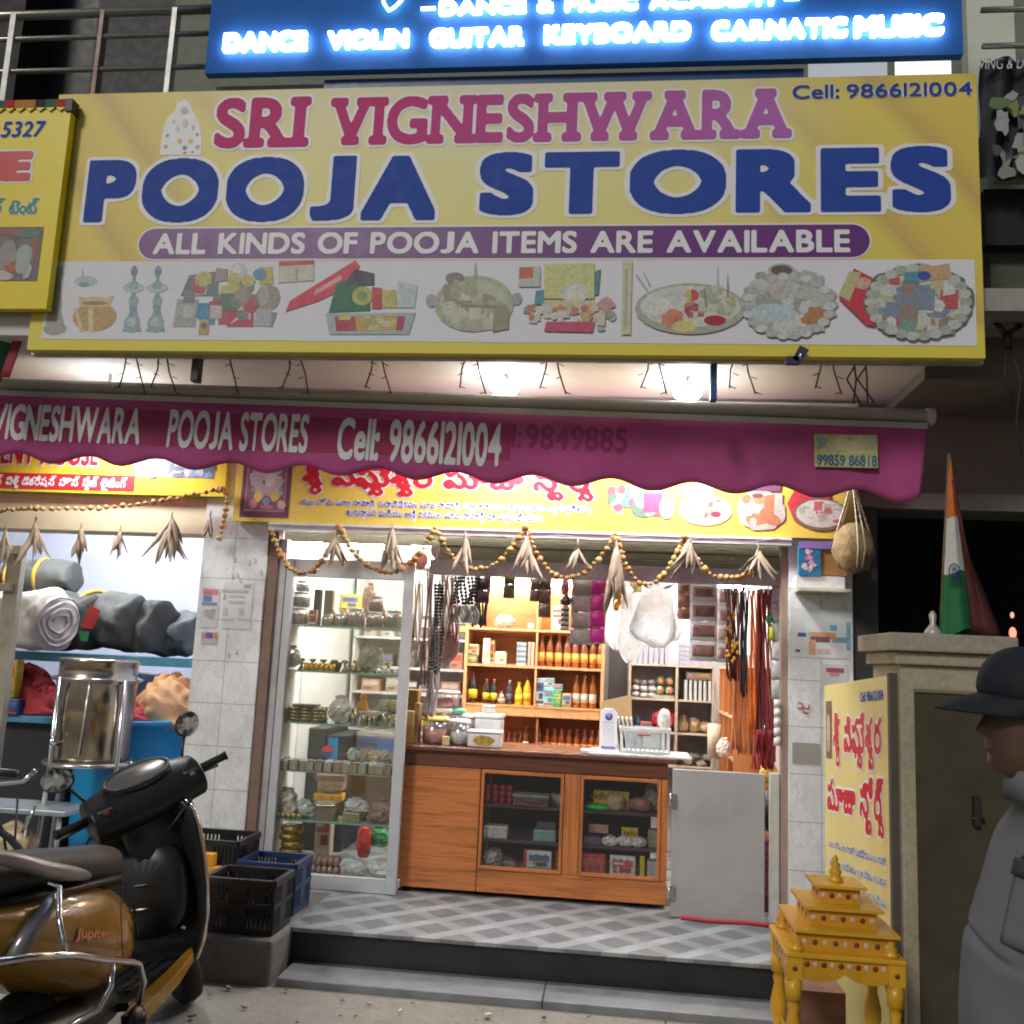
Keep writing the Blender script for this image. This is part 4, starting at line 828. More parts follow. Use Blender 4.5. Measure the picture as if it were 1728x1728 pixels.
b = MB(); q = at(612, 1190, C5 + .05); z0 = SH[2] + .085; b.lathe([(.03, 0), (.038, .02), (.034, .05), (.018, .062), (.024, .075), (.024, .09), (.012, .105), (.001, .108)], M((.85, .30, .04), .4), (q.x, C5 + .05, z0), 14); tag(b.build('orange_bottle'), 'small bright orange bottle standing on the flat tray in the glass case', 'bottle')
for i, px in enumerate((645, 664)): packet('brass_box', px, 1222, C5 + .08, .055, .07, .05, (.34, .28, .17), ['left tan box on the tray at the right of the third glass shelf', 'right tan box on the tray at the right of the third glass shelf'][i], 'box', z=SH[2] + .085)
# fourth shelf: long row of clear packs
cols_ = [(.50, .46, .36), (.42, .36, .24), (.55, .50, .40), (.46, .38, .24)]
for i in range(14):
    px = 468 + i * 14.6; Y = C5 - .03; x = at(px, 1304, Y).x; b = MB(); c_ = cols_[i % 4]
    b.obox((x, Y, SH[3] + .028), (.052, .09, .055), M(c_, .3, noise=.4, scale=70, bump=.4), (0, random.uniform(-.08, .08), random.uniform(-.2, .2))); b.obox((x, Y - .01, SH[3] + .062), (.05, .07, .012), M((.72, .72, .70), .3, noise=.2), (random.uniform(-.2, .2), random.uniform(-.2, .2), .3))
    tag(b.build('diya_pack', bevel=.006), 'small clear pack of tan goods in the long row on the fourth glass shelf', 'packet', 'clear packs in a row on the fourth glass shelf')
for i, (px, c_) in enumerate(((612, (.6, .48, .34)), (630, (.62, .52, .36)), (648, (.55, .50, .42)), (594, (.62, .62, .6)))):
    bag('plastic_bag', px, 1304, C5 + .09, .04, .035, .04, c_, ['crinkled tan bag lying second from the left above the row of packs', 'crinkled yellowish bag lying third from the left above the row of packs', 'crinkled bag at the right end above the row of packs', 'whitish crinkled bag at the left end above the row of packs'][i], clear=True, jit=.25, z=SH[3] + .058)
# fifth shelf
bag('plastic_bag', 482, 1388, C5, .075, .06, .085, (.58, .50, .42), 'clear bag of pale and orange trinkets at the left of the fifth glass shelf', clear=True, jit=.2, z=SH[4])
bag('plastic_bag', 512, 1388, C5 + .02, .07, .05, .055, (.66, .62, .56), 'low whitish bag second from left on the fifth glass shelf', clear=True, jit=.2, z=SH[4])
for i in range(5):
    b = MB(); x = at(468 + i * 9, 1388, CY0 + .07).x; b.lathe([(.014, 0), (.02, .03), (.001, .035)], M((.6, .42, .16), .3, .6), (x, CY0 + .075, SH[4]), 8); tag(b.build('brass_diya'), 'tiny gold lamp cup at the front left of the fifth glass shelf', 'lamp cup', 'tiny gold lamp cups on the fifth glass shelf')
t = thing('tub', 'square clear tub of brown powder in the middle of the fifth glass shelf', 'tub', (at(550, 1388, C5).x, C5, SH[4]))
b = MB(); x = t.location.x; b.obox((x, C5, SH[4] + .05), (.125, .10, .10), PL_); b.build('clear_body', t, bevel=.006); b = MB(); b.obox((x, C5, SH[4] + .042), (.112, .09, .078), M((.36, .25, .10), .6, noise=.3, bump=.5)); b.build('contents', t); b = MB(); b.obox((x, C5, SH[4] + .104), (.135, .11, .012), M((.66, .56, .40), .4)); b.build('lid', t, bevel=.003)
packet('tub', 595, 1388, C5, .11, .06, .1, (.42, .34, .2), 'low brown tub right of the square tub on the fifth glass shelf', 'tub', z=SH[4])
bag('plastic_bag', 600, 1388, C5, .075, .05, .045, (.66, .66, .66), 'white crumpled bag lying on the low brown tub', clear=True, jit=.2, z=SH[4] + .055)
bag('plastic_bag', 643, 1388, C5, .08, .06, .07, (.32, .2, .19), 'brownish red clear bag at the right end of the fifth glass shelf', clear=True, jit=.12, z=SH[4])
# bottom shelf
for k in range(6):
    b = MB(); x = at(488, 1470, C5).x; b.lathe([(.062, 0), (.07, .01), (.072, .036), (.06, .045), (.001, .045)], M((.50, .32, .08), .28, .7, noise=.35, scale=40, bump=.5), (x + random.uniform(-.008, .008), C5, SH[5] + k * .046), 14); tag(b.build('brass_plate'), 'gold foil bowl in the tall stack at the left bottom of the glass case', 'bowl', 'gold bowls stacked at the bottom of the glass case')
for k in range(2):
    b = MB(); x = at(545, 1470, C5 - .02).x
    for i in range(6):
        for j in range(2): b.ball((x - .09 + i * .036, C5 - .05 + j * .05, SH[5] + .028 + k * .055), (.019, .024, .026), M((.52, .32, .27), .22, noise=.2, coat=.4), 8, 6)
    tag(b.build('ball_pack'), ['lower pink pack of round balls at the bottom of the glass case', 'upper pink pack of round balls at the bottom of the glass case'][k], 'packet')
bag('plastic_bag', 600, 1470, C5 - .03, .075, .05, .05, (.72, .71, .70), 'white plastic sack at the front right bottom of the glass case', clear=True, jit=.12, z=SH[5])
bag('plastic_bag', 638, 1470, C5, .07, .05, .04, (.66, .65, .63), 'low white plastic sack at the right bottom corner of the glass case', clear=True, jit=.12, z=SH[5])
# ---- behind the case: cooler, shelves
co_ = thing('drinks_cooler', 'black drinks cooler with a blue panel seen through the lower glass case', 'cooler', (at(540, 1400, 7.2).x, 7.3, PZ))
x0 = at(488, 1300, 7.0).x; x1 = at(546, 1300, 7.0).x; x2 = at(585, 1300, 7.0).x
b = MB(); b.box(x0, x1, 7.0, 7.6, PZ, at(520, 1228, 7).z, M((.022, .024, .022), .4)); b.box(x1 + .003, x2, 7.0, 7.6, PZ, at(520, 1238, 7).z, M((.02, .022, .03), .4)); b.build('body', co_, bevel=.01)
b = MB(); a = at(546, 1345, 6.995); c = at(571, 1246, 6.995); b.box(a.x + .01, c.x, 6.985, 6.999, a.z - .35, c.z, M((.01, .25, .55), .3)); q = at(553, 1268, 6.985); blob(b, q.x, q.z, .045, .045, 6.985, .002, M((.02, .05, .3), .3), 20); b.poly([(q.x + .045 * math.cos(a_), 6.982, q.z + .045 * math.sin(a_) * .95) for a_ in [math.pi * k / 12 for k in range(13)]], M((.6, .03, .05), .3)); b.build('blue_door', co_)
b = MB(); lx0_ = at(600, 1000, 7.6).x; sw = M((.70, .70, .69), .6)
rack_l = thing('white_rack', 'white open wall rack with goods seen through the upper glass case', 'rack', (-2.0, 7.9, PZ))
b.box(-2.2, -1.0, 8.24, 8.29, PZ, 2.6, sw); b.build('back_panel', rack_l)
for y in (1072, 1122, 1165, 1230, 1300): z = at(600, y, 7.9).z; b = MB(); b.box(-2.2, -1.1, 7.9, 8.24, z - .02, z, sw); b.build('shelf', rack_l, bevel=.002)
for x in (-2.2, -1.12): b = MB(); b.box(x, x + .02, 7.9, 8.24, PZ, 2.6, sw); b.build('upright', rack_l)
gi = 0
rs = random.Random(3)
for y, hs in ((1072, .25), (1122, .2), (1165, .18), (1230, .22), (1300, .2)):
    z = at(600, y, 7.9).z; x = -2.12
    while x < -1.2:
        w = rs.uniform(.08, .16); h = rs.uniform(.4, .95) * hs; c_ = rs.choice([(.62, .60, .55), (.55, .25, .16), (.70, .55, .12), (.66, .66, .66), (.30, .22, .17), (.5, .36, .3), (.12, .1, .1), (.55, .50, .45)])
        b = MB(); b.obox((x + w / 2, 8.04, z + h / 2 + .001), (w, .16, h), M(c_, .4, noise=.3, scale=30)); b.box(x + w * .1, x + w * .9, 7.958, 7.9592, z + h * .5, z + h * .85, M(rs.choice([(.6, .58, .5), (.5, .1, .06), (.1, .15, .3), (.6, .5, .1)]), .4)); b.box(x + w * .1, x + w * .6, 7.9565, 7.9578, z + h * .18, z + h * .34, M((.2, .12, .1), .5)); tag(b.build('carton', bevel=.005), 'small carton on the white rack behind the glass case', 'carton', 'cartons on the rack behind the glass case'); x += w + rs.uniform(.01, .1)
packet('yellow_carton', 592, 1032, 7.6, .16, .14, .1, (.75, .5, .06), 'yellow carton with bottles showing behind the jars of the top glass shelf', 'carton')
for i, (px, py, w, h, c_, l) in enumerate(((560, 1332, .18, .07, (.5, .36, .24), 'tan carton on the low pile right of the drinks cooler'), (556, 1350, .2, .05, (.75, .40, .03), 'orange folded pack on the low pile right of the drinks cooler'), (560, 1318, .2, .05, (.25, .16, .16), 'dark brown pack topping the low pile right of the drinks cooler'))):
    packet('carton', px, py, 6.75, w, h, .15, c_, l, 'pack', rot=.1)
bag('red_packet', 612, 1450, 6.55, .05, .04, .12, (.6, .05, .04), 'red packet on the floor behind the lower glass case', 'packet', True)
bag('green_net_bag', 637, 1430, 6.6, .08, .05, .07, (.02, .24, .08), 'green net bag on the floor behind the lower glass case', 'bag', True)
packet('cardboard_box', 545, 1445, 6.5, .11, .32, .1, (.58, .50, .38), 'upright tan carton behind the lower glass case', 'carton')
packet('crate_stack', 640, 1300, 7.3, .34, .3, .3, (.22, .19, .17), 'grey brown plastic wrapped pack behind the fourth glass shelf', 'pack')
# ================================================================ COUNTER
KY = 6.02; kx0, kx1 = -1.335, .345
kz0 = at(700, 1497, KY).z; kzt = at(900, 1268, KY).z
ct = thing('shop_counter', 'orange brown wooden shop counter with two glass doors', 'counter', (-.5, 6.25, PZ))
wd = M((.50, .17, .05), .38, kind='wood', extra='x'); wv = M((.50, .17, .05), .38, kind='wood', extra='z'); wdk = M((.17, .062, .035), .4, kind='wood', extra='x')
g1x0, g1x1 = at(808, 1400, KY).x, at(950, 1400, KY).x; g2x0, g2x1 = at(977, 1400, KY).x, at(1115, 1400, KY).x
zA = at(900, 1303, KY).z; zB = at(900, 1472, KY).z
b = MB(); b.box(kx0, g1x0 - .004, KY, KY + .5, kz0, zA, wd); b.build('side_panel', ct, bevel=.003)
b = MB(); b.box(kx0 - .0, kx1, KY + .005, KY + .5, zA + .003, kzt - .03, wdk); b.build('top_band', ct, bevel=.003)
b = MB(); b.box(kx0 - .03, kx1 + .05, KY - .03, KY + .56, kzt - .028, kzt, M((.15, .06, .04), .25, kind='wood', extra='x')); b.build('counter_top', ct, bevel=.006)
b = MB(); b.box(g1x0, kx1, KY, KY + .5, kz0, zB - .002, wd); b.build('bottom_rail', ct, bevel=.003)
b = MB(); b.box(g1x1, g2x0, KY, KY + .03, zB, zA, wv); b.build('stile', ct, bevel=.003); b = MB(); b.box(g2x1, kx1, KY, KY + .5, zB, zA, wv); b.build('stile', ct, bevel=.003)
b = MB(); b.box(g1x0, kx1 - .08, KY + .48, KY + .5, zB, zA, M((.035, .022, .018), .6)); b.box(g1x1 + .06, g1x1 + .08, KY + .06, KY + .48, zB, zA, M((.06, .035, .028), .6)); b.build('back_board', ct)
ks = [at(880, 1358, KY + .1).z, at(880, 1416, KY + .1).z]
for z in ks: b = MB(); b.box(g1x0, g2x1, KY + .06, KY + .47, z - .018, z, M((.09, .065, .075), .5)); b.build('shelf', ct)
for xa, xb in ((g1x0, g1x1), (g2x0, g2x1)):
    d = MB(); fw = .022; d.box(xa + .003, xa + fw, KY - .012, KY - .001, zB, zA, wv); d.box(xb - fw, xb - .003, KY - .012, KY - .001, zB, zA, wv); d.box(xa + fw, xb - fw, KY - .012, KY - .001, zB, zB + fw, wd); d.box(xa + fw, xb - fw, KY - .012, KY - .001, zA - fw, zA, wd); o = d.build('door', ct, bevel=.002)
    d = MB(); d.box(xa + fw, xb - fw, KY - .006, KY - .002, zB + fw, zA - fw, GLASS((.95, .96, .96), .08, dirt=.006)); d.build('pane', o)
for x in (kx0 + .08, kx0 + .18, kx1 - .08):
    b = MB(); b.cyl((x - .015, KY + .05, PZ + .03), (x + .015, KY + .05, PZ + .03), .03, black, n=14); b.box(x - .012, x + .012, KY + .03, KY + .07, PZ + .055, kz0, steel); b.build('castor', ct)
# goods in the counter
def inc(name, px, k, w, h, d, col, label, cat='box', dy=.1, dz=0., rot=0., **kw):
    z = ([zB + .0] + [ks[1], ks[0]])[k] + .001 + dz; return packet(name, px, 1400, KY + dy, w, h, d, col, label, cat, z=z, rot=rot, **kw)
for r in range(3):
    for c_ in range(4):
        b = MB(); x = at(824 + c_ * 12, 1350, KY + .1).x; b.lathe([(.018, 0), (.019, .03), (.016, .036), (.001, .036)], M((.45, .03, .04), .3, noise=.25), (x, KY + .1, ks[0] + .001 + r * .038), 10); tag(b.build('red_tin'), 'small red tin in the stacks on the upper shelf behind the left counter door', 'tin', 'red tins in the counter')
inc('purple_box', 895, 2, .22, .055, .12, (.16, .10, .13), 'dull purple lidded box on the upper shelf behind the left counter door'); inc('box_lid', 895, 2, .23, .014, .13, (.35, .37, .35), 'pale lid on the dull purple box in the counter', 'lid', dz=.056)
inc('small_bottle', 925, 2, .02, .07, .02, (.05, .03, .03), 'dark little bottle beside the purple box in the counter', 'bottle'); inc('clear_box', 940, 2, .09, .07, .1, (.25, .29, .29), 'grey green plastic box at the right of the upper shelf behind the left counter door', dy=.2)
inc('white_tub', 838, 1, .15, .075, .1, (.55, .52, .50), 'whitish tub on the middle shelf behind the left counter door', 'tub'); inc('green_tub', 920, 1, .14, .07, .1, (.18, .38, .33), 'green clear tub on the middle shelf behind the left counter door', 'tub'); inc('dark_tub', 922, 1, .12, .04, .08, (.08, .08, .08), 'dark tub on top of the green tub in the counter', 'tub', dz=.072)
bag('plastic_bag', 835, 1400, KY + .1, .06, .06, .05, (.25, .24, .23), 'clear bag on the bottom shelf behind the left counter door', clear=True, jit=.2, z=zB); bag('plastic_bag', 862, 1400, KY + .12, .05, .05, .025, (.18, .17, .16), 'low dark bag on the bottom shelf behind the left counter door', clear=True, jit=.2, z=zB)
t = inc('gift_box', 912, 0, .155, .115, .06, (.62, .60, .56), 'white box with red edge and round pictures behind the left counter door', dy=.06); inc('red_strip_box', 889, 0, .02, .118, .06, (.5, .03, .04), 'red narrow box left of the white picture box in the counter', dy=.06); inc('red_box', 947, 0, .06, .12, .06, (.42, .03, .05), 'dark red box at the right bottom behind the left counter door', dy=.07)
def spots(px, pz, Y, items, par=None):
    b = MB()
    for dx, dz, rx, rz, col in items: blob(b, px + dx, pz + dz, rx, rz, Y, .0005 + random.uniform(0, .0006), M(col, .5), 14, .2)
    return b
q = at(912, 1400, KY + .06).x
b = spots(q, zB + .06, KY + .03, [(-.02, .01, .03, .035, (.6, .25, .12)), (.03, .0, .022, .02, (.5, .2, .1)), (.0, -.03, .03, .012, (.5, .4, .3)), (.04, .03, .012, .012, (.3, .1, .1))]); b.build('picture', t)
# right door goods
yv = M((.72, .55, .03), .5)
t = inc('yellow_card', 1030, 2, .22, .11, .01, (.72, .50, .03), 'yellow printed card on the upper shelf behind the right counter door', 'card', dy=.14); b = MB(); q = at(1010, 1400, KY + .13); lettering(b, 'vidhi', (q.x - .06, ks[0] + .055), (q.x + .06, ks[0] + .1), wallplace(KY + .134), M((.35, .15, .02), .5), res=30, bold=.03); b.build('lettering', t)
bag('brown_bag', 1038, 1400, KY + .1, .06, .05, .055, (.40, .28, .17), 'brown paper wrap on the upper shelf behind the right counter door', jit=.25, z=ks[0]); bag('green_packet', 1008, 1400, KY + .07, .085, .05, .022, (.02, .38, .07), 'bright green flat packet on the upper shelf behind the right counter door', 'packet', z=ks[0])
bag('cloth_bundle', 1080, 1400, KY + .12, .08, .05, .045, (.30, .12, .10), 'reddish brown bundle at the right of the upper shelf behind the right counter door', 'bundle', jit=.2, z=ks[0]); bag('plastic_bag', 1100, 1400, KY + .2, .05, .05, .08, (.4, .38, .35), 'grey clear bag in the right corner of the upper shelf behind the right counter door', clear=True, jit=.2, z=ks[0])
t = inc('yellow_card', 1063, 1, .10, .105, .01, (.72, .55, .03), 'yellow card with brown writing on the middle shelf behind the right counter door', 'card', dy=.13); b = MB(); q = at(1063, 1400, KY + .13); lettering(b, 'kalu', (q.x - .04, ks[1] + .06), (q.x + .04, ks[1] + .095), wallplace(KY + .124), M((.35, .15, .02), .5), res=30, bold=.03); b.build('lettering', t)
inc('pink_card', 1010, 1, .12, .05, .01, (.62, .34, .26), 'pink card high on the middle shelf behind the right counter door', 'card', dy=.14, dz=.06); inc('purple_basket', 1000, 1, .10, .045, .08, (.14, .08, .16), 'dark purple basket on the middle shelf behind the right counter door', 'basket')
for i, px in enumerate((1030, 1055, 1078)): bag('plastic_bag', px, 1400, KY + .08, .05, .045, .03, (.46, .44, .41), ['left of three clear grey bags on the middle shelf behind the right counter door', 'middle of three clear grey bags on the middle shelf behind the right counter door', 'right of three clear grey bags on the middle shelf behind the right counter door'][i], clear=True, jit=.18, z=ks[1])
for k in range(4): inc('paper_pack', 1103, 1, .07, .024, .1, (.40, .36, .28), 'tan flat pack stacked at the right of the middle counter shelf', 'pack', dz=k * .025, dy=.16, grp='tan packs stacked on the middle counter shelf')
t = inc('red_box', 1003, 0, .15, .12, .06, (.48, .02, .04), 'red box with pale script at the left bottom behind the right counter door', dy=.06); b = MB(); q = at(1003, 1400, KY + .06)
for k in range(3): pts = [(q.x - .05 + .045 * k + .012 * math.sin(s_ * 5), KY + .028, zB + .02 + .085 * s_) for s_ in [j / 9 for j in range(10)]]; b.tube(pts, .0025, M((.62, .3, .3), .5), 4)
b.build('script', t)
t = inc('gift_box', 1052, 0, .155, .12, .06, (.62, .60, .60), 'white box with rows of brown round pictures behind the right counter door', dy=.05); q = at(1052, 1400, KY + .05).x
b = spots(q, zB + .06, KY + .02, [(dx, dz, .014, .016, (.42, .12, .06)) for dx in (-.045, -.01, .03) for dz in (-.03, .0, .032)]); b.build('picture', t)
inc('yellow_strip', 1085, 0, .03, .12, .03, (.72, .58, .03), 'narrow yellow box right of the white picture box in the counter', dy=.09)
for k in range(5): inc('paper_stack', 1105, 0, .085, .018, .1, (.55, .55, .52), 'pale folded sheet stacked at the bottom right of the counter', 'sheet', dz=k * .019, dy=.12, grp='pale sheets stacked in the counter')
# counter flap on the right
fp = thing('counter_flap', 'plain grey hinged flap door between the counter and the right frame', 'flap door', (.62, 5.87, PZ))
zf = at(1200, 1301, 5.87).z; b = MB(); b.box(.362, .895, 5.86, 5.885, PZ + .004, zf, M((.38, .37, .36), .55, noise=.13, scale=2.5)); b.build('panel', fp, bevel=.003)
for z in (at(1130, 1350, 5.87).z, at(1130, 1505, 5.87).z): b = MB(); b.box(.345, .385, 5.846, 5.859, z - .04, z + .04, M((.3, .29, .25), .4, .6)); b.cyl((.352, 5.848, z - .04), (.352, 5.848, z + .04), .008, steel); b.build('hinge', fp)
b = MB(); b.tube([(.42, 5.83, PZ + .012), (.6, 5.8, PZ + .012), (.8, 5.82, PZ + .012), (.99, 5.79, PZ + .012)], .012, M((.40, .03, .06), .7), 8); tag(b.build('red_rope'), 'red rope lying on the tiles at the foot of the grey flap door', 'rope')
# floor things behind the flap at right: purple crate + dark bag
b = MB(); x = .96
for i in range(6): b.box(.9, .985, 6.15, 6.4, .3 + i * .05, .335 + i * .05, M((.22, .05, .11), .5))
b.box(.9, .985, 6.16, 6.39, PZ, .62, M((.16, .035, .08), .6)); tag(b.build('purple_crate'), 'dark purple plastic crate behind the right edge of the grey flap', 'crate')
bag('black_sack', 1298, 1400, 6.25, .07, .1, .14, (.02, .02, .025), 'black sack on the purple crate behind the right edge of the grey flap', z=.66)
bag('yellow_sack', 1296, 1330, 6.3, .06, .08, .08, (.5, .28, .03), 'yellow cloth bag above the black sack at the right edge of the grey flap', z=.94)
# ---- things on the counter top
T0 = kzt
def onc(px, Y): return at(px, 1262, Y).x
b = MB(); x = onc(687, 6.15); b.box(x - .045, x + .04, 6.1, 6.2, T0, T0 + .40 * .5, M((.32, .18, .04), .6, noise=.2)); tag(b.build('brown_carton', bevel=.003), 'short brown carton at the far left end of the counter top', 'carton')
b = MB(); x = onc(690, 6.3); b.box(x - .045, x + .05, 6.26, 6.36, T0, T0 + .33, M((.24, .13, .035), .6, noise=.2)); tag(b.build('brown_carton', bevel=.003), 'taller brown carton behind the short one at the left end of the counter top', 'carton')
b = MB(); x = onc(703, 6.22); b.box(x - .015, x + .018, 6.15, 6.25, T0, T0 + .25, M((.26, .16, .06), .6, noise=.2)); tag(b.build('brown_carton', bevel=.003), 'thin brown carton leaning beside the brown cartons on the counter top', 'carton')
def tub(px, Y, r, h, body, lid, label, dz=0., fill=None, sy=1., cat='tub'):
    x = onc(px, Y); t = thing('tub', label, cat, (x, Y, T0 + dz)); b = MB(); b.lathe([(r * .85, .001), (r * .97, h * .1), (r, h * .86)], PL_ if fill else M(body, .35), (x, Y, T0 + dz), 18, sy=sy); b.build('body', t)
    if fill: b = MB(); b.lathe([(.001, .004), (r * .82, .005), (r * .93, h * .1), (r * .93, h * .5), (.001, h * .55)], M(fill, .6, noise=.4, scale=50, bump=.6), (x, Y, T0 + dz), 14, sy=sy); b.build('contents', t)
    b = MB(); b.lathe([(.001, h * .86), (r * 1.06, h * .86), (r * 1.06, h * .96), (r * .9, h), (.001, h)], M(lid, .35), (x, Y, T0 + dz), 18, sy=sy); b.build('lid', t)
    return t
tub(733, 6.2, .085, .17, (.7, .7, .7), (.75, .60, .16), 'clear jar with a yellow lid and pink sweets at the left of the counter top', fill=(.62, .20, .14), cat='jar')
tub(748, 6.36, .095, .22, (.7, .7, .7), (.7, .7, .72), 'large clear tub of pink goods behind the yellow lidded jar on the counter', dz=.0, fill=(.5, .1, .12)); tub(748, 6.36, .09, .11, (.7, .7, .7), (.76, .76, .76), 'white lidded clear tub with red goods on top of the larger tub', dz=.222, fill=(.55, .08, .12))
tub(775, 6.2, .065, .16, (.72, .72, .72), (.7, .72, .72), 'clear jar of whitish goods between the yellow lidded jar and the white tubs', fill=(.55, .55, .52), cat='jar')
tub(768, 6.34, .06, .22, (.72, .72, .72), (.10, .35, .25), 'clear jar with a green lid behind the whitish jar on the counter', fill=(.55, .56, .55), cat='jar'); tub(790, 6.34, .06, .19, (.72, .72, .72), (.72, .72, .72), 'clear white topped jar right of the green lidded jar on the counter', fill=(.6, .6, .58), cat='jar')
def rtub(px, Y, w, h, d, dz, label, win=None, nm='white_tub'):
    x = onc(px, Y); t = thing(nm, label, 'tub', (x, Y, T0 + dz)); b = MB(); b.obox((x, Y, T0 + dz + h * .42), (w, d, h * .84), M((.72, .72, .72), .35)); b.build('body', t, bevel=.012)
    if win: b = MB(); blob(b, x - .0, T0 + dz + h * .42, w * .33, h * .30, Y - d / 2, .001, M(win, .5, noise=.5, scale=40), 18, .05); b.build('window', t)
    b = MB(); b.obox((x, Y, T0 + dz + h * .92), (w * 1.06, d * 1.06, h * .14), M((.80, .80, .80), .3)); b.build('lid', t, bevel=.008)
rtub(818, 6.14, .21, .105, .14, 0, 'low white tub with a gold window at the front of the counter top', (.45, .3, .06)); rtub(824, 6.34, .18, .2, .14, 0, 'tall white tub behind the low one on the counter top'); rtub(822, 6.34, .08, .05, .07, .2, 'small white dome tub on the tall white tub')
packet('small_carton', 752, 1262, 6.12, .045, .055, .04, (.6, .5, .24), 'tiny yellow carton in front of the jars on the counter', 'carton', z=T0)
# right part of the counter top: papers, stand, basket, cardboard
packet('newspaper', 1080, 1262, 6.2, .62, .012, .4, (.60, .60, .60), 'flat newspaper sheet spread under the basket on the counter top', 'newspaper', z=T0 + .001)
packet('white_board', 1010, 1262, 6.12, .22, .02, .14, (.72, .70, .66), 'white folded board lying at the front of the counter top', 'board', z=T0 + .002)
t = thing('payment_stand', 'white upright payment stand with a purple round emblem on the counter top', 'payment stand', (onc(1026, 6.16), 6.16, T0 + .022))
x = t.location.x; z = T0 + .022; b = MB(); b.extr([(x - .055, 6.16, z), (x + .055, 6.16, z), (x + .052, 6.18, z + .23), (x + .03, 6.182, z + .255), (x - .03, 6.182, z + .255), (x - .052, 6.18, z + .23)], (0, .012, 0), M((.70, .70, .76), .4)); b.build('plate', t, bevel=.003)
b = MB(); b.lathe([(.001, 0), (.024, 0), (.024, .002), (.001, .002)], M((.14, .09, .30), .4), (0, 0, 0), 20); b.xf(Matrix.Translation((x, 6.176, z + .205)) @ Matrix.Rotation(math.pi / 2, 4, 'X')); b.lathe([(.010, 0), (.015, 0), (.015, .001), (.010, .001)], M((.6, .6, .7), .4), (0, 0, 0), 16) if 0 else None
b.tube([(x - .008, 6.171, z + .205), (x + .004, 6.171, z + .212), (x + .008, 6.171, z + .203), (x + .0, 6.171, z + .197)], .0025, M((.66, .66, .74), .4), 5); b.build('emblem', t)
b = MB(); b.box(x - .045, x + .045, 6.1585, 6.1595, z + .006, z + .022, M((.16, .14, .4), .4)); lettering(b, 'Payments', (x - .032, z + .160), (x + .032, z + .174), lambda u, v, o: (u, 6.168 - o, v), M((.2, .17, .4), .5), res=24, bold=.02); b.box(x - .035, x + .035, 6.1615, 6.1625, z + .03, z + .15, M((.60, .60, .64), .5, noise=.1, scale=60)); b.build('print', t)
bk = thing('white_basket', 'white plastic basket with a printed card on the right end of the counter top', 'basket', (onc(1088, 6.2), 6.2, T0 + .015)); x = bk.location.x; z = T0 + .015; wp = M((.66, .66, .65), .4)
b = MB()
b.box(x - .15, x + .15, 6.12, 6.28, z, z + .015, wp)
for i in range(11): xx = x - .145 + i * .029; b.box(xx - .006, xx + .006, 6.118, 6.124, z + .016, z + .13, wp); b.box(xx - .006, xx + .006, 6.276, 6.282, z + .016, z + .13, wp)
for i in range(5): yy = 6.14 + i * .03; b.box(x - .154, x - .148, yy - .006, yy + .006, z + .016, z + .13, wp); b.box(x + .148, x + .154, yy - .006, yy + .006, z + .016, z + .13, wp)
b.box(x - .16, x + .16, 6.112, 6.125, z + .13, z + .155, wp); b.box(x - .16, x + .16, 6.275, 6.288, z + .13, z + .155, wp); b.box(x - .16, x - .147, 6.126, 6.274, z + .13, z + .155, wp); b.box(x + .147, x + .16, 6.126, 6.274, z + .13, z + .155, wp)
b.build('basket_body', bk, bevel=.002)
b = MB(); b.box(x - .12, x + .10, 6.108, 6.111, z + .03, z + .125, M((.38, .42, .44), .45, noise=.3, scale=30)); b.box(x - .015, x + .09, 6.106, 6.1078, z + .04, z + .12, M((.50, .54, .54), .45)); 
b.box(x - .05, x + .03, 6.1055, 6.1058, z + .108, z + .118, M((.5, .06, .06), .5)); b.build('card', bk)
for i in range(5):
    b = MB(); xx = onc(1050, 6.3) - .04 + i * .027; b.obox((xx, 6.34, T0 + .12), (.012, .16, .2), M((.70, .70, .68), .5, noise=.1), (0, -.18, .0)); tag(b.build('booklet', bevel=.002), 'white booklet leaning in the row behind the white basket', 'booklet', 'white booklets behind the basket')
bag('white_pouch', 1120, 1262, 6.33, .045, .04, .07, (.72, .72, .70), 'white crumpled pouch on the back of the white basket', 'pouch', jit=.2, z=T0 + .15)
b = MB(); xx = onc(1040, 6.45); b.extr([(xx - .11, 6.45, T0 + .2), (xx + .1, 6.45, T0 + .17), (xx + .09, 6.47, T0 + .36), (xx - .1, 6.47, T0 + .31)], (0, .012, 0), M((.5, .36, .18), .7, noise=.08)); b.box(xx - .1, xx + .1, 6.43, 6.5, T0, T0 + .2, M((.48, .34, .17), .7, noise=.08)); tag(b.build('cardboard_box'), 'open cardboard box with one raised flap behind the payment stand', 'cardboard box')
# ================================================================ BACK SHELVES
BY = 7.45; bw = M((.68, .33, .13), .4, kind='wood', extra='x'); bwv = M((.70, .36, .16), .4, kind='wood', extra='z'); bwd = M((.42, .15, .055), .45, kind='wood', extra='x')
wx0, wx1, wm = at(782, 1180, BY).x, at(1016, 1180, BY).x, at(902, 1180, BY).x
bs = thing('wooden_shelf', 'orange wooden shelf unit full of bottles behind the counter', 'shelf unit', ((wx0 + wx1) / 2, BY + .15, PZ))
zz = {k: at(900, v, BY).z for k, v in dict(a=962, b=1062, c=1124, d=1192, e=1210, f=1272).items()}
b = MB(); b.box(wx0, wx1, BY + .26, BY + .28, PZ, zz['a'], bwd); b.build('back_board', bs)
b = MB(); b.box(wx0 - .01, wx0 + .015, BY, BY + .258, PZ, zz['b'] + .02, bwv); b.box(wx1 - .015, wx1 + .01, BY, BY + .258, PZ, zz['a'] - .06, bwv); b.box(wm - .01, wm + .01, BY + .004, BY + .255, zz['b'] + .003, zz['a'] - .1, bwv); b.build('upright', bs, bevel=.002)
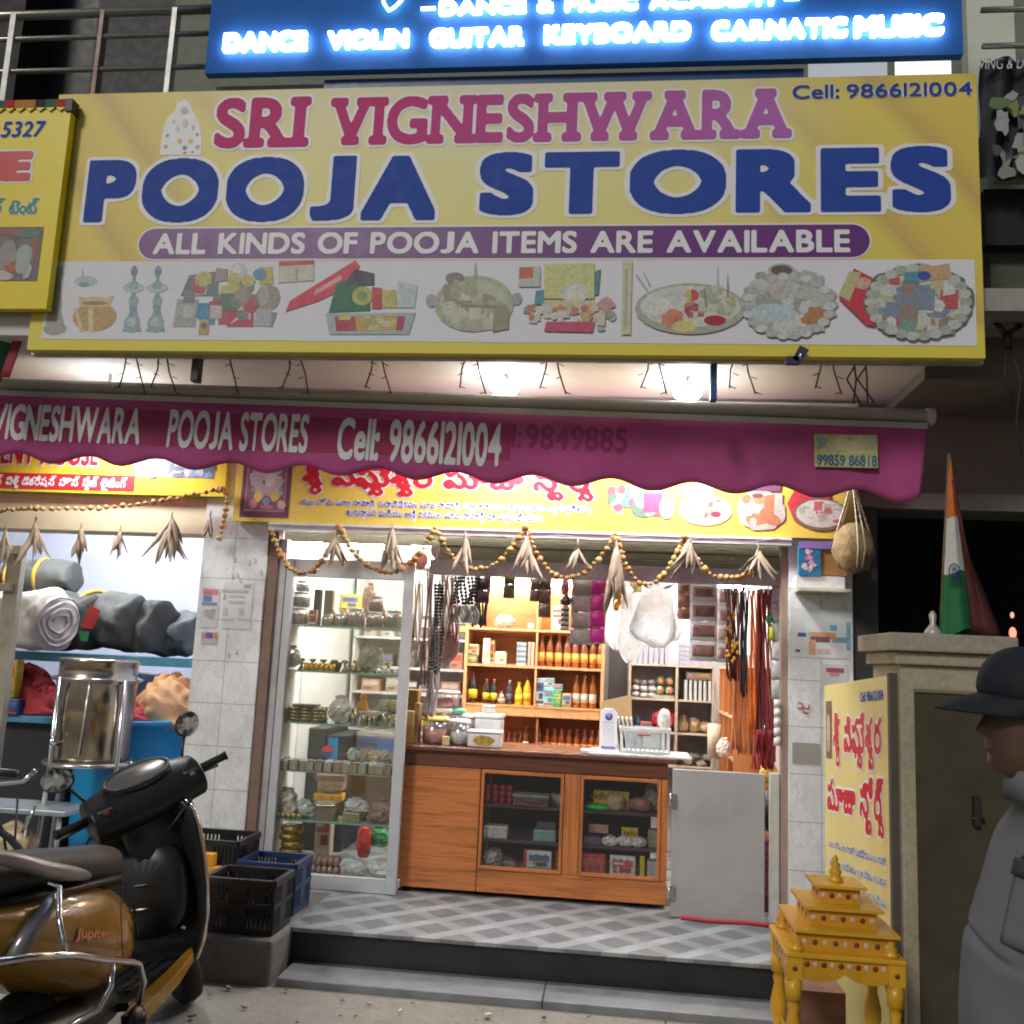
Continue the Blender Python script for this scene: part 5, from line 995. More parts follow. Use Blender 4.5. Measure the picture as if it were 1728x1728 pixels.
for k, th in (('b', .02), ('c', .02), ('f', .022)): b = MB(); b.box(wx0 + .016, wx1 - .016, BY + .002, BY + .255, zz[k] - th, zz[k], bwv); b.build('shelf', bs, bevel=.002)
b = MB(); b.box(wx0 + .016, wx1 - .016, BY - .002, BY + .255, zz['e'] - .0, zz['d'], bw); b.box(wx0 + .016, wx1 - .016, BY - .006, BY - .003, zz['d'] - .012, zz['d'], bwv); b.box(wx0 + .016, wx1 - .016, BY - .006, BY - .003, zz['e'], zz['e'] + .02, bwv); b.build('drawer_rail', bs, bevel=.002)
for k0, k1 in (('d', 'c'), ('c', 'b')): b = MB(); b.box(wm - .008, wm + .008, BY + .004, BY + .255, zz[k0] + .001, zz[k1] - .021, bwv); b.build('divider', bs)
b = MB(); b.box(wm + .02, wm + .035, BY + .004, BY + .255, zz['f'] + .001, zz['e'] - .001, bwd); b.build('divider', bs)
b = MB(); b.box(wx0 + .1, wx1 - .1, BY + .02, BY + .25, zz['f'] - .45, zz['f'] - .43, bwd); b.build('shelf', bs)
def bottle(kind, px, zb, Y, r, h, col, label, grp=None, cap=(.6, .12, .08), lab=(.75, .55, .12), clear=False):
    x = at(px, 1180, Y).x; t = thing(kind, label, 'bottle', (x, Y, zb), 0, grp)
    m = M(col, .15, noise=.05, coat=.3)
    b = MB(); b.lathe([(r * .9, 0), (r, h * .03), (r, h * .55), (r * .85, h * .66), (r * .38, h * .84), (r * .36, h * .92)], m, (x, Y, zb), 14); b.build('body', t)
    b = MB(); b.lathe([(r * 1.015, h * .16), (r * 1.02, h * .16), (r * 1.02, h * .44), (r * 1.015, h * .44)], M(lab, .5, noise=.1), (x, Y, zb), 14); b.build('paper_label', t)
    b = MB(); b.lathe([(r * .42, h * .90), (r * .44, h * .92), (r * .42, h), (.001, h)], M(cap, .4), (x, Y, zb), 12); b.build('cap', t)
    return t
def row(kind, pxs, zb, Y, r, h, col, label, grp, **kw):
    o = None
    for px in pxs:
        if o is None: o = bottle(kind, px, zb, Y, r, h, col, label, grp, **kw); y0 = o.location.copy()
        else: c = copy_tree(o); c.location = (at(px, 1180, Y).x, Y, zb)
amb = (.30, .075, .012)
row('oil_bottle', (911, 925, 940, 955, 969, 984, 999, 1012), zz['c'] + .001, BY + .09, .030, .25, (.26, .07, .02), 'amber oil bottle with a yellow and red label on the upper right shelf', 'amber oil bottles on the upper right shelf', lab=(.85, .42, .08))
row('oil_bottle', (972, 986, 1000), zz['d'] + .001, BY + .09, .028, .25, (.30, .085, .012), 'amber bottle with a white label and orange cap on the middle right shelf', 'white labelled amber bottles', lab=(.75, .70, .6), cap=(.65, .14, .06))
bottle('dark_bottle', 797, zz['d'] + .001, BY + .08, .036, .24, (.03, .02, .016), 'large dark bottle with a yellow label at the left end of the middle shelf', cap=(.4, .05, .05), lab=(.75, .55, .03))
bottle('dark_bottle', 820, zz['d'] + .001, BY + .08, .027, .19, (.03, .025, .02), 'dark bottle with a yellow label second from the left on the middle shelf', cap=(.4, .06, .06), lab=(.75, .55, .03)); bottle('dark_bottle', 833, zz['d'] + .001, BY + .08, .027, .19, (.03, .025, .02), 'dark bottle with a yellow label third from the left on the middle shelf', cap=(.4, .06, .06), lab=(.75, .55, .03))
bottle('small_jar', 846, zz['d'] + .001, BY + .07, .028, .10, (.20, .17, .13), 'small squat jar among the dark bottles of the middle shelf', cap=(.1, .1, .1), lab=(.45, .4, .3)); bottle('dark_bottle', 859, zz['d'] + .001, BY + .09, .024, .19, (.05, .045, .05), 'slim dark bottle left of the yellow bottles on the middle shelf', cap=(.6, .6, .6), lab=(.10, .10, .12))
bottle('yellow_bottle', 875, zz['d'] + .001, BY + .07, .028, .175, (.80, .50, .02), 'shorter yellow bottle on the middle shelf', cap=(.75, .45, .02), lab=(.85, .60, .05)); bottle('yellow_bottle', 889, zz['d'] + .001, BY + .08, .030, .215, (.80, .52, .02), 'taller yellow bottle with a dark cap on the middle shelf', cap=(.25, .08, .04), lab=(.8, .48, .05))
packet('white_box', 911, 1190, BY + .1, .07, .22, .1, (.55, .72, .74), 'pale blue and white box at the left of the middle right shelf', 'box', z=zz['d']); packet('aqua_box', 926, 1190, BY + .09, .075, .15, .1, (.28, .62, .64), 'aqua box second from left on the middle right shelf', 'box', z=zz['d']); packet('white_box', 926, 1190, BY + .1, .08, .07, .09, (.66, .78, .78), 'pale box lying on the aqua box of the middle right shelf', 'box', z=zz['d'] + .152); packet('green_box', 940, 1190, BY + .08, .065, .125, .09, (.05, .38, .16), 'green box on the middle right shelf', 'box', z=zz['d']); packet('teal_box', 940, 1190, BY + .09, .08, .05, .09, (.16, .42, .40), 'teal box lying on the green box of the middle right shelf', 'box', z=zz['d'] + .127); packet('tan_box', 956, 1190, BY + .08, .07, .11, .09, (.62, .36, .20), 'tan box left of the amber bottles on the middle right shelf', 'box', z=zz['d'])
packet('yellow_box', 798, 1124, BY + .1, .09, .09, .1, (.75, .58, .26), 'yellow box on dark tins at the left of the upper left shelf', 'box', z=zz['c'] + .06); packet('dark_tin', 797, 1124, BY + .08, .09, .06, .08, (.12, .11, .09), 'dark striped tin under the yellow box at the left of the upper left shelf', 'tin', z=zz['c']); packet('cream_box', 821, 1124, BY + .1, .06, .20, .1, (.78, .62, .34), 'tall cream carton on the upper left shelf', 'carton', z=zz['c']); packet('cream_box', 829, 1124, BY + .14, .05, .19, .1, (.75, .56, .28), 'second tall cream carton behind the first on the upper left shelf', 'carton', z=zz['c']); packet('cream_box', 845, 1124, BY + .09, .09, .10, .1, (.85, .72, .44), 'low cream carton right of the tall cream cartons on the upper left shelf', 'carton', z=zz['c'])
for k in range(9): packet('incense_box', 880, 1124, BY + .08, .075, .019, .1, (.16, .22, .24) if k % 2 else (.42, .46, .46), 'flat grey blue box in the neat stack on the upper left shelf', 'box', z=zz['c'] + k * .020, grp='flat boxes stacked on the upper left shelf')
for i, px in enumerate((893, 899)): packet('pink_box', px, 1124, BY + .1, .024, .185, .1, (.66, .46, .36), ['left one of two thin pink upright boxes on the upper left shelf', 'right one of two thin pink upright boxes on the upper left shelf'][i], 'box', z=zz['c'])
bag('foil_packet', 850, 1062, BY + .08, .08, .05, .055, (.30, .28, .22), 'shiny foil packet with dots on the top left shelf', 'packet', True, .2, z=zz['b']); packet('cream_box', 808, 1062, BY + .12, .06, .22, .08, (.85, .70, .40), 'tall glowing cream carton at the left of the top shelf', 'carton', z=zz['b']); packet('cream_box', 945, 1062, BY + .12, .14, .20, .1, (.85, .74, .48), 'stepped cream carton at the right of the top shelf', 'carton', z=zz['b']); packet('blue_tin', 896, 1062, BY + .07, .05, .05, .05, (.2, .35, .5), 'small blue tin beside the middle upright on the top shelf', 'tin', z=zz['b'])
row('oil_bottle', (912, 925, 938, 950, 963, 976, 989, 1001, 1012), zz['f'] + .001, BY + .1, .028, .19, (.24, .05, .012), 'red brown oil bottle in the row on the lowest visible right shelf', 'oil bottles on the lowest right shelf', lab=(.7, .25, .05))
row('oil_bottle', (852, 862, 872, 881), zz['f'] + .001, BY + .12, .022, .14, (.24, .05, .015), 'small red oil bottle left of the white labelled one on the lowest shelf', 'small red bottles on the lowest left shelf', lab=(.5, .14, .06))
bottle('oil_bottle', 890, zz['f'] + .001, BY + .08, .022, .19, (.2, .05, .02), 'slim bottle with a white label on the lowest shelf', lab=(.78, .76, .7), cap=(.3, .06, .03))
# shelf lamp glow: tube light at the top of the shelf
def tubelight(a, c, r, e, label, col=(1., .97, .92)):
    t = thing('tube_light', label, 'tube light', tuple((Vector(a) + Vector(c)) / 2)); b = MB(); b.cyl(a, c, r, M(col, emit=e), n=10); b.build('glowing_tube', t)
    b = MB(); d = (Vector(c) - Vector(a)).normalized() * .03
    b.cyl(Vector(a) - d, a, r * 1.2, white, n=10); b.cyl(c, Vector(c) + d, r * 1.2, white, n=10); b.box(min(a[0], c[0]) - .02, max(a[0], c[0]) + .02, max(a[1], c[1]) + .02, max(a[1], c[1]) + .05, a[2] + .0, a[2] + .06, white); b.build('fitting', t); return t
tubelight((wx0 + .1, BY + .2, zz['a'] - .10), (wx1 - .1, BY + .2, zz['a'] - .10), .015, 120, 'warm glowing tube light under the top of the wooden shelf', (1., .80, .5))
b = MB(); b.box(wx0, wx1, BY + .1, BY + .26, zz['a'] - .06, zz['a'], bwv); b.build('top_board', bs)
# grey lavender shelf unit on the right
GY = 7.6; gx0, gx1, gm_ = at(1062, 1180, GY).x, at(1204, 1180, GY).x, at(1142, 1180, GY).x
gs_ = thing('lavender_shelf', 'pale lavender shelf unit with packets behind the basket', 'shelf unit', ((gx0 + gx1) / 2, GY + .15, PZ)); lw2 = M((.52, .49, .55), .6); tn = M((.50, .40, .30), .55)
gz = [at(1130, v, GY).z for v in (1072, 1122, 1180, 1236, 1292)]
b = MB(); b.box(gx0, gx1, GY + .28, GY + .3, PZ, gz[0] + .35, lw2); b.build('back_board', gs_)
for x in (gx0, gm_, gx1): b = MB(); b.box(x - .01, x + .01, GY, GY + .279, PZ, gz[1] + (.0 if x == gm_ else .0), tn); b.build('upright', gs_, bevel=.002)
for z in gz[1:]: b = MB(); b.box(gx0 + .011, gx1 - .011, GY - .002, GY + .279, z - .016, z, tn) if 0 else [b.box(a_ + .011, c_ - .011, GY - .002, GY + .279, z - .016, z, tn) for a_, c_ in ((gx0, gm_), (gm_, gx1))]; b.build('shelf', gs_, bevel=.002)
for i in range(7): packet('lavender_pack', 1070 + i * 9, 1122, GY + .1, .03, .17 - (i % 3) * .01, .15, (.40, .38, .46), 'upright lavender grey pack in the row at the left top of the lavender shelf', 'pack', z=gz[1], grp='upright lavender packs', tilt=0)
for i in range(5): packet('lavender_pack', 1172, 1122, GY + .1, .24, .034, .16, (.36, .35, .43), 'flat lavender grey pack in the pile at the right top of the lavender shelf', 'pack', z=gz[1] + i * .036, grp='flat lavender packs piled')
for i in range(3): 
    for j in range(3): bag('grey_pouch', 1072 + j * 14, 1178, GY + .08 + .05 * (i == 2), .032, .04, .026, (.40, .38, .38), 'small grey pouch piled at the left of the second lavender shelf row', 'pouch', True, .1, 'grey pouches piled', z=gz[2] + i * .047, n=9, k=6)
for i in range(2):
    for j in range(2):
        x = at(1114 + j * 16, 1178, GY + .08).x; t = bag('flower_pack', 1114 + j * 16, 1178, GY + .08, .035, .04, .035, (.18, .24, .14), 'clear pack with an orange flower on the second row of the lavender shelf', 'packet', True, .1, 'orange flower packs', z=gz[2] + .03 + i * .07, n=10, k=6); b = MB(); b.ball((x, GY + .045, gz[2] + .062 + i * .07), (.020, .012, .02), M((.70, .16, .05), .5), 8, 6); b.build('flower', t)
packet('carton', 1120, 1178, GY + .1, .16, .028, .1, (.40, .38, .33), 'flat grey tray under the orange flower packs', 'tray', z=gz[2])
for i in range(7): packet('white_envelope', 1156 + i * 8, 1178, GY + .1, .022, .15, .15, (.60, .60, .58), 'white envelope leaning in the row on the right of the second lavender row', 'envelope', z=gz[2], grp='white envelopes on the lavender shelf', rot=.0)
packet('lavender_pack', 1178, 1178, GY + .12, .2, .06, .16, (.28, .27, .34), 'dark lavender pack lying over the white envelopes', 'pack', z=gz[2] + .155)
bag('red_bag', 1122, 1236, GY + .1, .09, .06, .075, (.50, .04, .08), 'bright red shiny bag on the third row of the lavender shelf', clear=True, jit=.15, z=gz[3] + .03); bag('maroon_bag', 1118, 1236, GY + .14, .08, .05, .05, (.22, .02, .05), 'maroon bag under the bright red bag on the lavender shelf', z=gz[3]); packet('red_yellow_box', 1090, 1236, GY + .1, .09, .07, .1, (.5, .12, .03), 'red and yellow box left of the red bags on the lavender shelf', 'box', z=gz[3]); packet('green_box', 1075, 1236, GY + .12, .05, .11, .1, (.03, .10, .07), 'dark green box at the left of the third lavender row', 'box', z=gz[3])
for i, px in enumerate((1152, 1172, 1190)): bag('paper_bag', px, 1236, GY + .1, .05, .05, .07 - .01 * i, (.34, .25, .15), ['left of the three crumpled brown paper bags on the lavender shelf', 'middle of the three crumpled brown paper bags on the lavender shelf', 'right of the three crumpled brown paper bags on the lavender shelf'][i], 'bag', jit=.3, z=gz[3])
for i in range(4): bag('grey_packet', 1160 + i * 11, 1292, GY + .1, .045, .05, .028, (.26, .24, .20), 'dark grey packet in the low heap on the bottom row of the lavender shelf', 'packet', True, .15, 'dark grey packets heaped on the bottom row', z=gz[4] + (.045 if i in (1, 3) else 0))
b = MB(); a = at(1205, 1280, 7.3); b.cyl((a.x, 7.3, a.z), (a.x, 7.3, a.z + .25), .05, M((.66, .56, .40), .6), n=16); tag(b.build('paper_roll'), 'upright cream paper roll at the right side of the lavender shelf', 'paper roll')
b = MB(); a = at(1050, 1100, 7.8); c = at(1062, 1010, 7.8); b.box(at(1028, 1100, 7.9).x, at(1060, 1100, 7.9).x, 7.95, 8.0, PZ, 2.3, M((.08, .07, .07), .6)); tag(b.build('doorway'), 'dark narrow doorway strip between the two shelf units', 'doorway')
# orange side shelf along the right wall
ox = .94
os_ = thing('side_shelf', 'orange wooden side shelf against the right inner wall behind the threads', 'shelf unit', (.98, 7.0, PZ))
ow = M((.58, .22, .08), .4, kind='wood', extra='z'); z1 = at(1225, 1125, 6.9).z
b = MB(); b.box(1.04, 1.058, 6.6, 7.5, PZ, z1, ow); b.build('back_board', os_)
for y in (6.6, 6.9, 7.2, 7.5): b = MB(); b.box(.80, 1.04, y - .01, y + .01, PZ, z1, ow); b.build('upright', os_, bevel=.002)
for z in (.75, 1.05, 1.33, z1): 
    b = MB()
    for y in (6.61, 6.91, 7.21): b.box(.80, 1.039, y, y + .28, z - .016, z, M((.70, .48, .30), .5))
    b.build('shelf', os_, bevel=.002)
for i in range(3):
    bag('side_packet', 1222 + 9 * i, 1240, 6.75 + .25 * i, .05, .06, .06, [(.55, .48, .42), (.5, .14, .04), (.36, .28, .24)][i], ['pale packet on the orange side shelf', 'orange red packet on the orange side shelf', 'brownish packet on the orange side shelf'][i], 'packet', True, .15, z=1.052)
# interior lights
tubelight((at(476, 918, 6.7).x, 6.7, at(500, 918, 6.7).z), (at(548, 918, 6.7).x, 6.7, at(500, 918, 6.7).z), .045, 45, 'short bright light high inside at the left above the glass case')
tubelight((at(592, 920, 6.9).x, 6.9, at(600, 918, 6.9).z), (at(650, 920, 6.9).x, 6.9, at(600, 918, 6.9).z), .035, 45, 'bright tube light high inside, second from the left above the glass case')
def bulb(px, py, Y, r, e, label):
    a = at(px, py, Y); t = thing('ceiling_lamp', label, 'lamp', tuple(a)); b = MB(); b.ball(tuple(a), r, M((1, .98, .95), emit=e), 16, 10); b.build('bulb', t); b = MB(); b.cyl((a.x, a.y, a.z + r * .9), (a.x, a.y, 2.87), .015, white); b.build('stem', t)
bulb(712, 935, 6.9, .10, 40, 'bright round lamp high inside the shop above the hanging beads'); bulb(762, 952, 7.0, .06, 40, 'smaller bright lamp right of the round one high inside the shop')
bulb(461, 921, 5.93, .022, 14, 'small glowing lamp at the top of the brown frame strip left of the opening')
tubelight((at(1165, 990, 7.7).x, 7.7, at(1165, 985, 7.7).z), (at(1305, 990, 7.7).x, 7.7, at(1165, 985, 7.7).z), .05, 24, 'bright tube light on the back wall behind the hanging threads')
# framed bright panes at the back wall between the shelf and the shutter
pn = thing('lit_window', 'bright white window panes with dark bars above the wooden shelf', 'window', tuple(at(890, 975, 7.9)))
b = MB(); pxrect(b, 815, 930, 1010, 1000, 7.9, 0, M((.88, .94, 1.), emit=2.5)); b.build('pane', pn)
b = MB()
for x0, y0, x1, y1 in ((815, 963, 1010, 971), (815, 990, 1010, 995), (858, 930, 864, 1000), (930, 930, 936, 1000)):
    a = at(x0, y1, 7.88); c = at(x1, y0, 7.88); b.box(a.x, c.x, 7.86 + .003 * (x1 - x0 > 50), 7.89, a.z, c.z, M((.06, .06, .07), .5))
b.build('bars', pn)

tubelight((-1.6, 6.5, 2.80), (-.5, 6.5, 2.80), .02, 200, 'added unseen tube light on the shop ceiling behind the shutter housing')  # added out of view to brighten the shop interior
tubelight((-.2, 7.1, 2.80), (.8, 7.1, 2.80), .02, 200, 'added unseen tube light on the shop ceiling in front of the lavender shelf')  # second unseen tube, added to lift the interior brightness
# ================================================================ GARLANDS AND HANGING GOODS
GYY = FY - .12
mar = [M(c, .8, noise=.3, scale=60) for c in ((.46, .30, .09), (.38, .25, .09), (.48, .22, .07), (.42, .31, .13))]
def garland(pts, label, Y=GYY, n=None, r=.021):
    """marigold heads strung along a hanging line; pts in photograph pixels"""
    P3 = [at(x, y, Y) for x, y in pts]; dense = []
    for i in range(len(P3) - 1):
        p0, p1, p2, p3 = P3[max(i - 1, 0)], P3[i], P3[i + 1], P3[min(i + 2, len(P3) - 1)]
        for k in range(12):
            t = k / 12; dense.append(.5 * ((2 * p1) + (p2 - p0) * t + (2 * p0 - 5 * p1 + 4 * p2 - p3) * t * t + (3 * p1 - p0 - 3 * p2 + p3) * t ** 3))
    dense.append(P3[-1]); b = MB(); last = None
    b.tube([tuple(p) for p in dense[::3]], .003, M((.35, .26, .12), .8), 4)
    for p in dense:
        if last is None or (p - last).length > r * 1.45:
            q = r * random.uniform(.6, 1.2); b.ball((p.x, p.y + random.uniform(-.008, .008), p.z + random.uniform(-.005, .005)), (q, q, q * random.uniform(.7, .95)), random.choice(mar), 8, 5, .26); last = p
    o = b.build('marigold_garland'); return tag(o, label, 'garland')
peak = [(458, 893), (572, 890), (735, 890), (887, 890), (1038, 902), (1155, 905), (1300, 955)]
lows = [(510, 968), (655, 965), (805, 960), (955, 975), (1090, 985), (1220, 975)]
nm_ = ['leftmost swag of the dried marigold garland over the shop opening, above the glass case', 'second marigold swag from the left, above the right part of the glass case', 'third marigold swag from the left, in front of the hanging beads', 'fourth marigold swag from the left, above the wooden shelf', 'fifth marigold swag from the left, above the white carry bags', 'rightmost marigold swag, above the hanging threads']
for i in range(6):
    a, c, l = peak[i], peak[i + 1], lows[i]
    garland([a, (a[0] + (l[0] - a[0]) * .30, a[1] + (l[1] - a[1]) * .55), (a[0] + (l[0] - a[0]) * .68, a[1] + (l[1] - a[1]) * .92), l, (l[0] + (c[0] - l[0]) * .35, c[1] + (l[1] - c[1]) * .90), (l[0] + (c[0] - l[0]) * .72, c[1] + (l[1] - c[1]) * .5), c], nm_[i])
garland([(-20, 862), (60, 858), (140, 858), (220, 852), (300, 840), (372, 826)], 'long marigold garland along the board of the tent shop', Y=FY - .1, r=.019)
garland([(375, 826), (384, 840), (378, 880), (370, 912)], 'short marigold end hanging down the white tiled pillar', Y=FY - .1, r=.02)
b = MB(); cpts = []
for k in range(33):
    t = k / 32; p = at(455 + 860 * t, 895 + 14 * t + 8 * math.sin(t * math.pi * 7) ** 2, GYY + .03); cpts.append(tuple(p))
b.tube(cpts, .0025, M((.45, .42, .36), .8), 4); tag(b.build('garland_string'), 'thin pale string along the top of the shop opening', 'string')
lf = [M(c, .75, noise=.25, scale=20) for c in ((.36, .28, .20), (.43, .34, .25), (.28, .21, .14))]
def leaves(px, py, h, label, n=9, spread=.5, Y=GYY - .03):
    a = at(px, py, Y); k = Y / FPX; L = h * k * .9; b = MB()
    b.tube([(a.x, Y, a.z + .03), (a.x, Y, a.z - L * .2)], .005, lf[2], 5)
    for i in range(int(n * 1.5)):
        an = random.uniform(-spread, spread); ln = L * random.uniform(.5, 1.0); st = L * random.uniform(0, .3); w = .0165 * random.uniform(.6, 1.3) * (L / .25) ** .5
        yb = random.uniform(-.05, .05); pts = []; cu = random.uniform(-.7, .7); tw = random.uniform(-1.3, 1.3)
        for s in range(6):
            t = s / 5; x = a.x + math.sin(an) * ln * t + cu * ln * .3 * t * t; z = a.z - st - math.cos(an) * ln * t; ww = w * math.sin(math.pi * min(1, .12 + t * .88)) + .0008
            ct, st_ = math.cos(tw * t), math.sin(tw * t); pts.append(((x - ww * ct, Y + yb * t - ww * st_, z + .003 * math.sin(t * 19 + i)), (x + ww * .2 * st_, Y + yb * t - .35 * ww * ct, z + .004), (x + ww * ct, Y + yb * t + ww * st_, z - .003 * math.sin(t * 15 + i))))
        b.rings([list(p) for p in pts], random.choice(lf), True, False, False)
    return tag(b.build('leaf_bunch', solid=.0015), label, 'leaf bunch')
for px, py, h, sp, n, l in ((565, 905, 60, .6, 9, 'dry leaf bunch on the garland peak above the middle of the glass case'), (662, 892, 82, .38, 12, 'largest dry leaf bunch above the right part of the glass case'), (785, 905, 70, .35, 9, 'dry leaf bunch hanging in front of the beads'), (890, 905, 70, .5, 9, 'dry leaf bunch hanging above the left of the wooden shelf'), (975, 918, 48, .8, 5, 'sparse dry leaf twig on the grey shutter bar'), (1040, 920, 110, .3, 13, 'long dry leaf bunch beside the magenta packets'), (1165, 910, 68, .7, 8, 'dry leaf bunch hanging above the right of the white carry bags'), (1280, 925, 62, .9, 10, 'spread dry leaf bunch at the right end of the opening')):
    leaves(px, py, h, l, n, sp)
for px, py, h, sp, n, l in ((10, 890, 70, .5, 7, 'dry leaf bunch at the far left edge of the tent shop'), (60, 880, 85, .4, 7, 'dry leaf bunch second from the left above the grey tent rolls'), (137, 890, 68, .3, 7, 'dry leaf bunch third from the left above the grey tent rolls'), (203, 895, 52, .4, 11, 'compact dry leaf bunch fourth from the left in the tent shop'), (290, 872, 90, .42, 14, 'large dry leaf bunch nearest to the white tiled pillar in the tent shop'), (355, 870, 45, .4, 6, 'small dry leaf bunch against the edge of the white tiled pillar')):
    leaves(px, py, h, l, n, sp, FY - .08)
# hanging goods inside the opening
HY = 6.12
b = MB(); a = at(690, 965, HY); c = at(1310, 985, HY); b.cyl((a.x, HY, a.z + .02), (c.x, HY, a.z + .02), .008, steel); tag(b.build('hanging_rod'), 'steel rod across the shop opening that the goods hang from', 'rod')
def strands(px, y0, y1, w, n, col, label, cat, beads=0., Y=HY, taper=1., rough=.5, name=None, sway=.01):
    a = at(px, y0, Y); c = at(px, y1, Y); b = MB(); mats = [M(tuple(min(1, q * k) for q in col), rough, noise=.2) for k in (.7, 1., 1.3)]
    for i in range(n):
        x = a.x + (i / (max(1, n - 1)) - .5) * w; x2 = a.x + (i / (max(1, n - 1)) - .5) * w * taper; z1 = c.z + random.uniform(0, .06) * (a.z - c.z); yy = Y + random.uniform(-.025, .025); m = random.choice(mats)
        pts = [(x + (x2 - x) * t + sway * math.sin(t * 5 + i), yy, a.z + (z1 - a.z) * t) for t in [k / 8 for k in range(9)]]
        b.tube(pts, .004 if beads else max(.005, w / n * .8), m, 5)
        if beads:
            m2 = M(col, .22, noise=.3, coat=.4); L = a.z - z1; kmax = int(L / (beads * 1.9))
            for k in range(kmax):
                t = (k + .5) / kmax; b.ball((x + (x2 - x) * t + sway * math.sin(t * 5 + i), yy, a.z - L * t), beads, m2, 6, 4)
    b.cyl((a.x, Y, a.z - .005), (a.x, Y, a.z + .03), .005, steel)
    return tag(b.build(name or 'bead_strings'), label, cat)
strands(727, 962, 1165, .05, 5, (.16, .05, .045), 'dark reddish brown bead strings left of the black beads', 'beads', .008, taper=.8)
strands(742, 985, 1140, .06, 6, (.012, .012, .012), 'long black bead strings hanging at the left of the opening', 'beads', .011, Y=HY - .05)
strands(757, 972, 1070, .05, 9, (.36, .25, .20), 'tan looped thread bundle hanging right of the black beads', 'thread', Y=HY - .06)
strands(748, 968, 1060, .03, 6, (.07, .018, .02), 'maroon threads hanging between the black beads and the tan bundle', 'thread', Y=HY + .03)
strands(786, 972, 1022, .15, 9, (.014, .014, .014), 'wide bunch of short black beads with silver ends', 'beads', .012, Y=HY - .02)
strands(786, 1022, 1052, .15, 12, (.30, .29, .27), 'silver thread ends hanging under the wide black beads', 'thread', Y=HY - .02)
strands(731, 1128, 1215, .07, 7, (.42, .39, .37), 'pale clear strings trailing down to the counter at the left', 'strings', Y=HY + .02, taper=.7)
strands(708, 985, 1120, .05, 7, (.40, .34, .30), 'pale brown bead strings at the left edge of the opening', 'beads', .007, Y=HY + .05)
strands(770, 968, 1085, .04, 5, (.22, .03, .04), 'red bead strings hanging just left of the wide black beads', 'beads', .008, Y=HY + .06)
strands(815, 965, 1060, .08, 8, (.05, .03, .03), 'dark threads hanging behind the dark brown sachet strip', 'thread', Y=HY + .08)
b = MB(); a = at(696, 992, HY - .1); c = at(688, 1140, HY - .1)
n_ = 14
for i in range(n_): 
    z0, z1 = a.z + (c.z - a.z) * i / n_, a.z + (c.z - a.z) * (i + 1) / n_ - .002; x = a.x + (c.x - a.x) * 0
    b.box(a.x - .014, a.x + .014, HY - .1, HY - .095, z1, z0, M((.5, .46, .05) if 2 < i < 10 else (.40, .03, .05), .4, noise=.3, scale=60))
tag(b.build('packet_strip'), 'narrow yellow and red packet strip hanging at the edge of the glass case', 'packet strip')
b = MB(); a = at(748, 1088, HY + .1); b.xf(Matrix.Identity(4)); fan = MB()
fan.lathe([(.001, .012), (.06, .012), (.095, .006), (.105, .0), (.095, -.008), (.001, -.012)], M((.46, .27, .25), .8, noise=.3, scale=80, bump=.8), (0, 0, 0), 26, sy=1.2); fan.xf(Matrix.Translation((a.x, HY + .12, a.z)) @ Matrix.Rotation(math.pi / 2, 4, 'X')); tag(fan.build('woven_fan'), 'round pinkish woven fan hanging behind the black beads', 'woven fan')
fan = MB(); a = at(744, 928, HY + .1); fan.ball(tuple(a), (.075, .05, .075), M((.20, .13, .13), .8, noise=.3, scale=60, bump=.5), 16, 10); tag(fan.build('round_ball'), 'brownish round ball hanging before the bright lamp at the top left', 'ball')
fan = MB(); a = at(708, 945, HY); fan.lathe([(.001, .01), (.05, .012), (.062, .0), (.05, -.01), (.001, -.012)], M((.42, .16, .14), .6, noise=.3, scale=40), (0, 0, 0), 20); fan.xf(Matrix.Translation((a.x, HY, a.z)) @ Matrix.Rotation(math.pi / 2, 4, 'X')); tag(fan.build('red_disc'), 'pinkish red disc ornament hanging at the top left of the opening', 'ornament')
def strip(px, y0, y1, w, n, col, label, Y=HY, alt=None, clear=True, grp=None, name='sachet_strip'):
    """sachets hanging one below another in a sealed strip"""
    a = at(px, y0, Y); c = at(px, y1, Y); b = MB(); H = (a.z - c.z) / n
    m = M(col, .22, noise=.3, scale=14, bump=.7, coat=.5); ms = M(alt, .25, noise=.2, coat=.4) if alt else m
    for i in range(n):
        z1 = a.z - H * i; z0 = z1 - H
        def f(u, v, z0=z0, z1=z1): return (a.x + (u - .5) * w, Y - .014 * math.sin(math.pi * u) * math.sin(math.pi * v) + .004 * math.sin(7 * u + 5 * v + z0 * 30), z0 + (z1 - z0) * v)
        if alt:
            b.grid(f, 6, 6, ms); b.grid(lambda u, v: (a.x + (.1 + .8 * u - .5) * w, f(.1 + .8 * u, .22 + .56 * v)[1] - .006, z0 + (z1 - z0) * (.22 + .56 * v)), 6, 4, m)
        else: b.grid(f, 6, 6, m)
    b.cyl((a.x, Y, a.z - .002), (a.x, Y, a.z + .03), .004, steel)
    return tag(b.build(name, solid=.002), label, 'packet strip', grp)
strip(818, 930, 1018, .09, 4, (.07, .035, .04), 'dark brown sachet strip right of the wide black beads')
strip(862, 935, 1010, .075, 3, (.15, .13, .045), 'olive sachet strip in front of the bright window panes')
strip(903, 975, 1015, .06, 2, (.20, .13, .09), 'short brown sachet strip left of the longer brown one')
strip(921, 972, 1042, .08, 3, (.17, .10, .07), 'longer brown sachet strip left of the pink bag')
bag('pink_bag', 953, 1005, HY, .03, .025, .06, (.50, .12, .18), 'small pink bag hanging between the brown and grey sachets', clear=True, jit=.15); bag('black_packet', 955, 1022, HY, .04, .03, .035, (.03, .02, .025), 'small black packet hanging below the pink bag', 'packet', True)
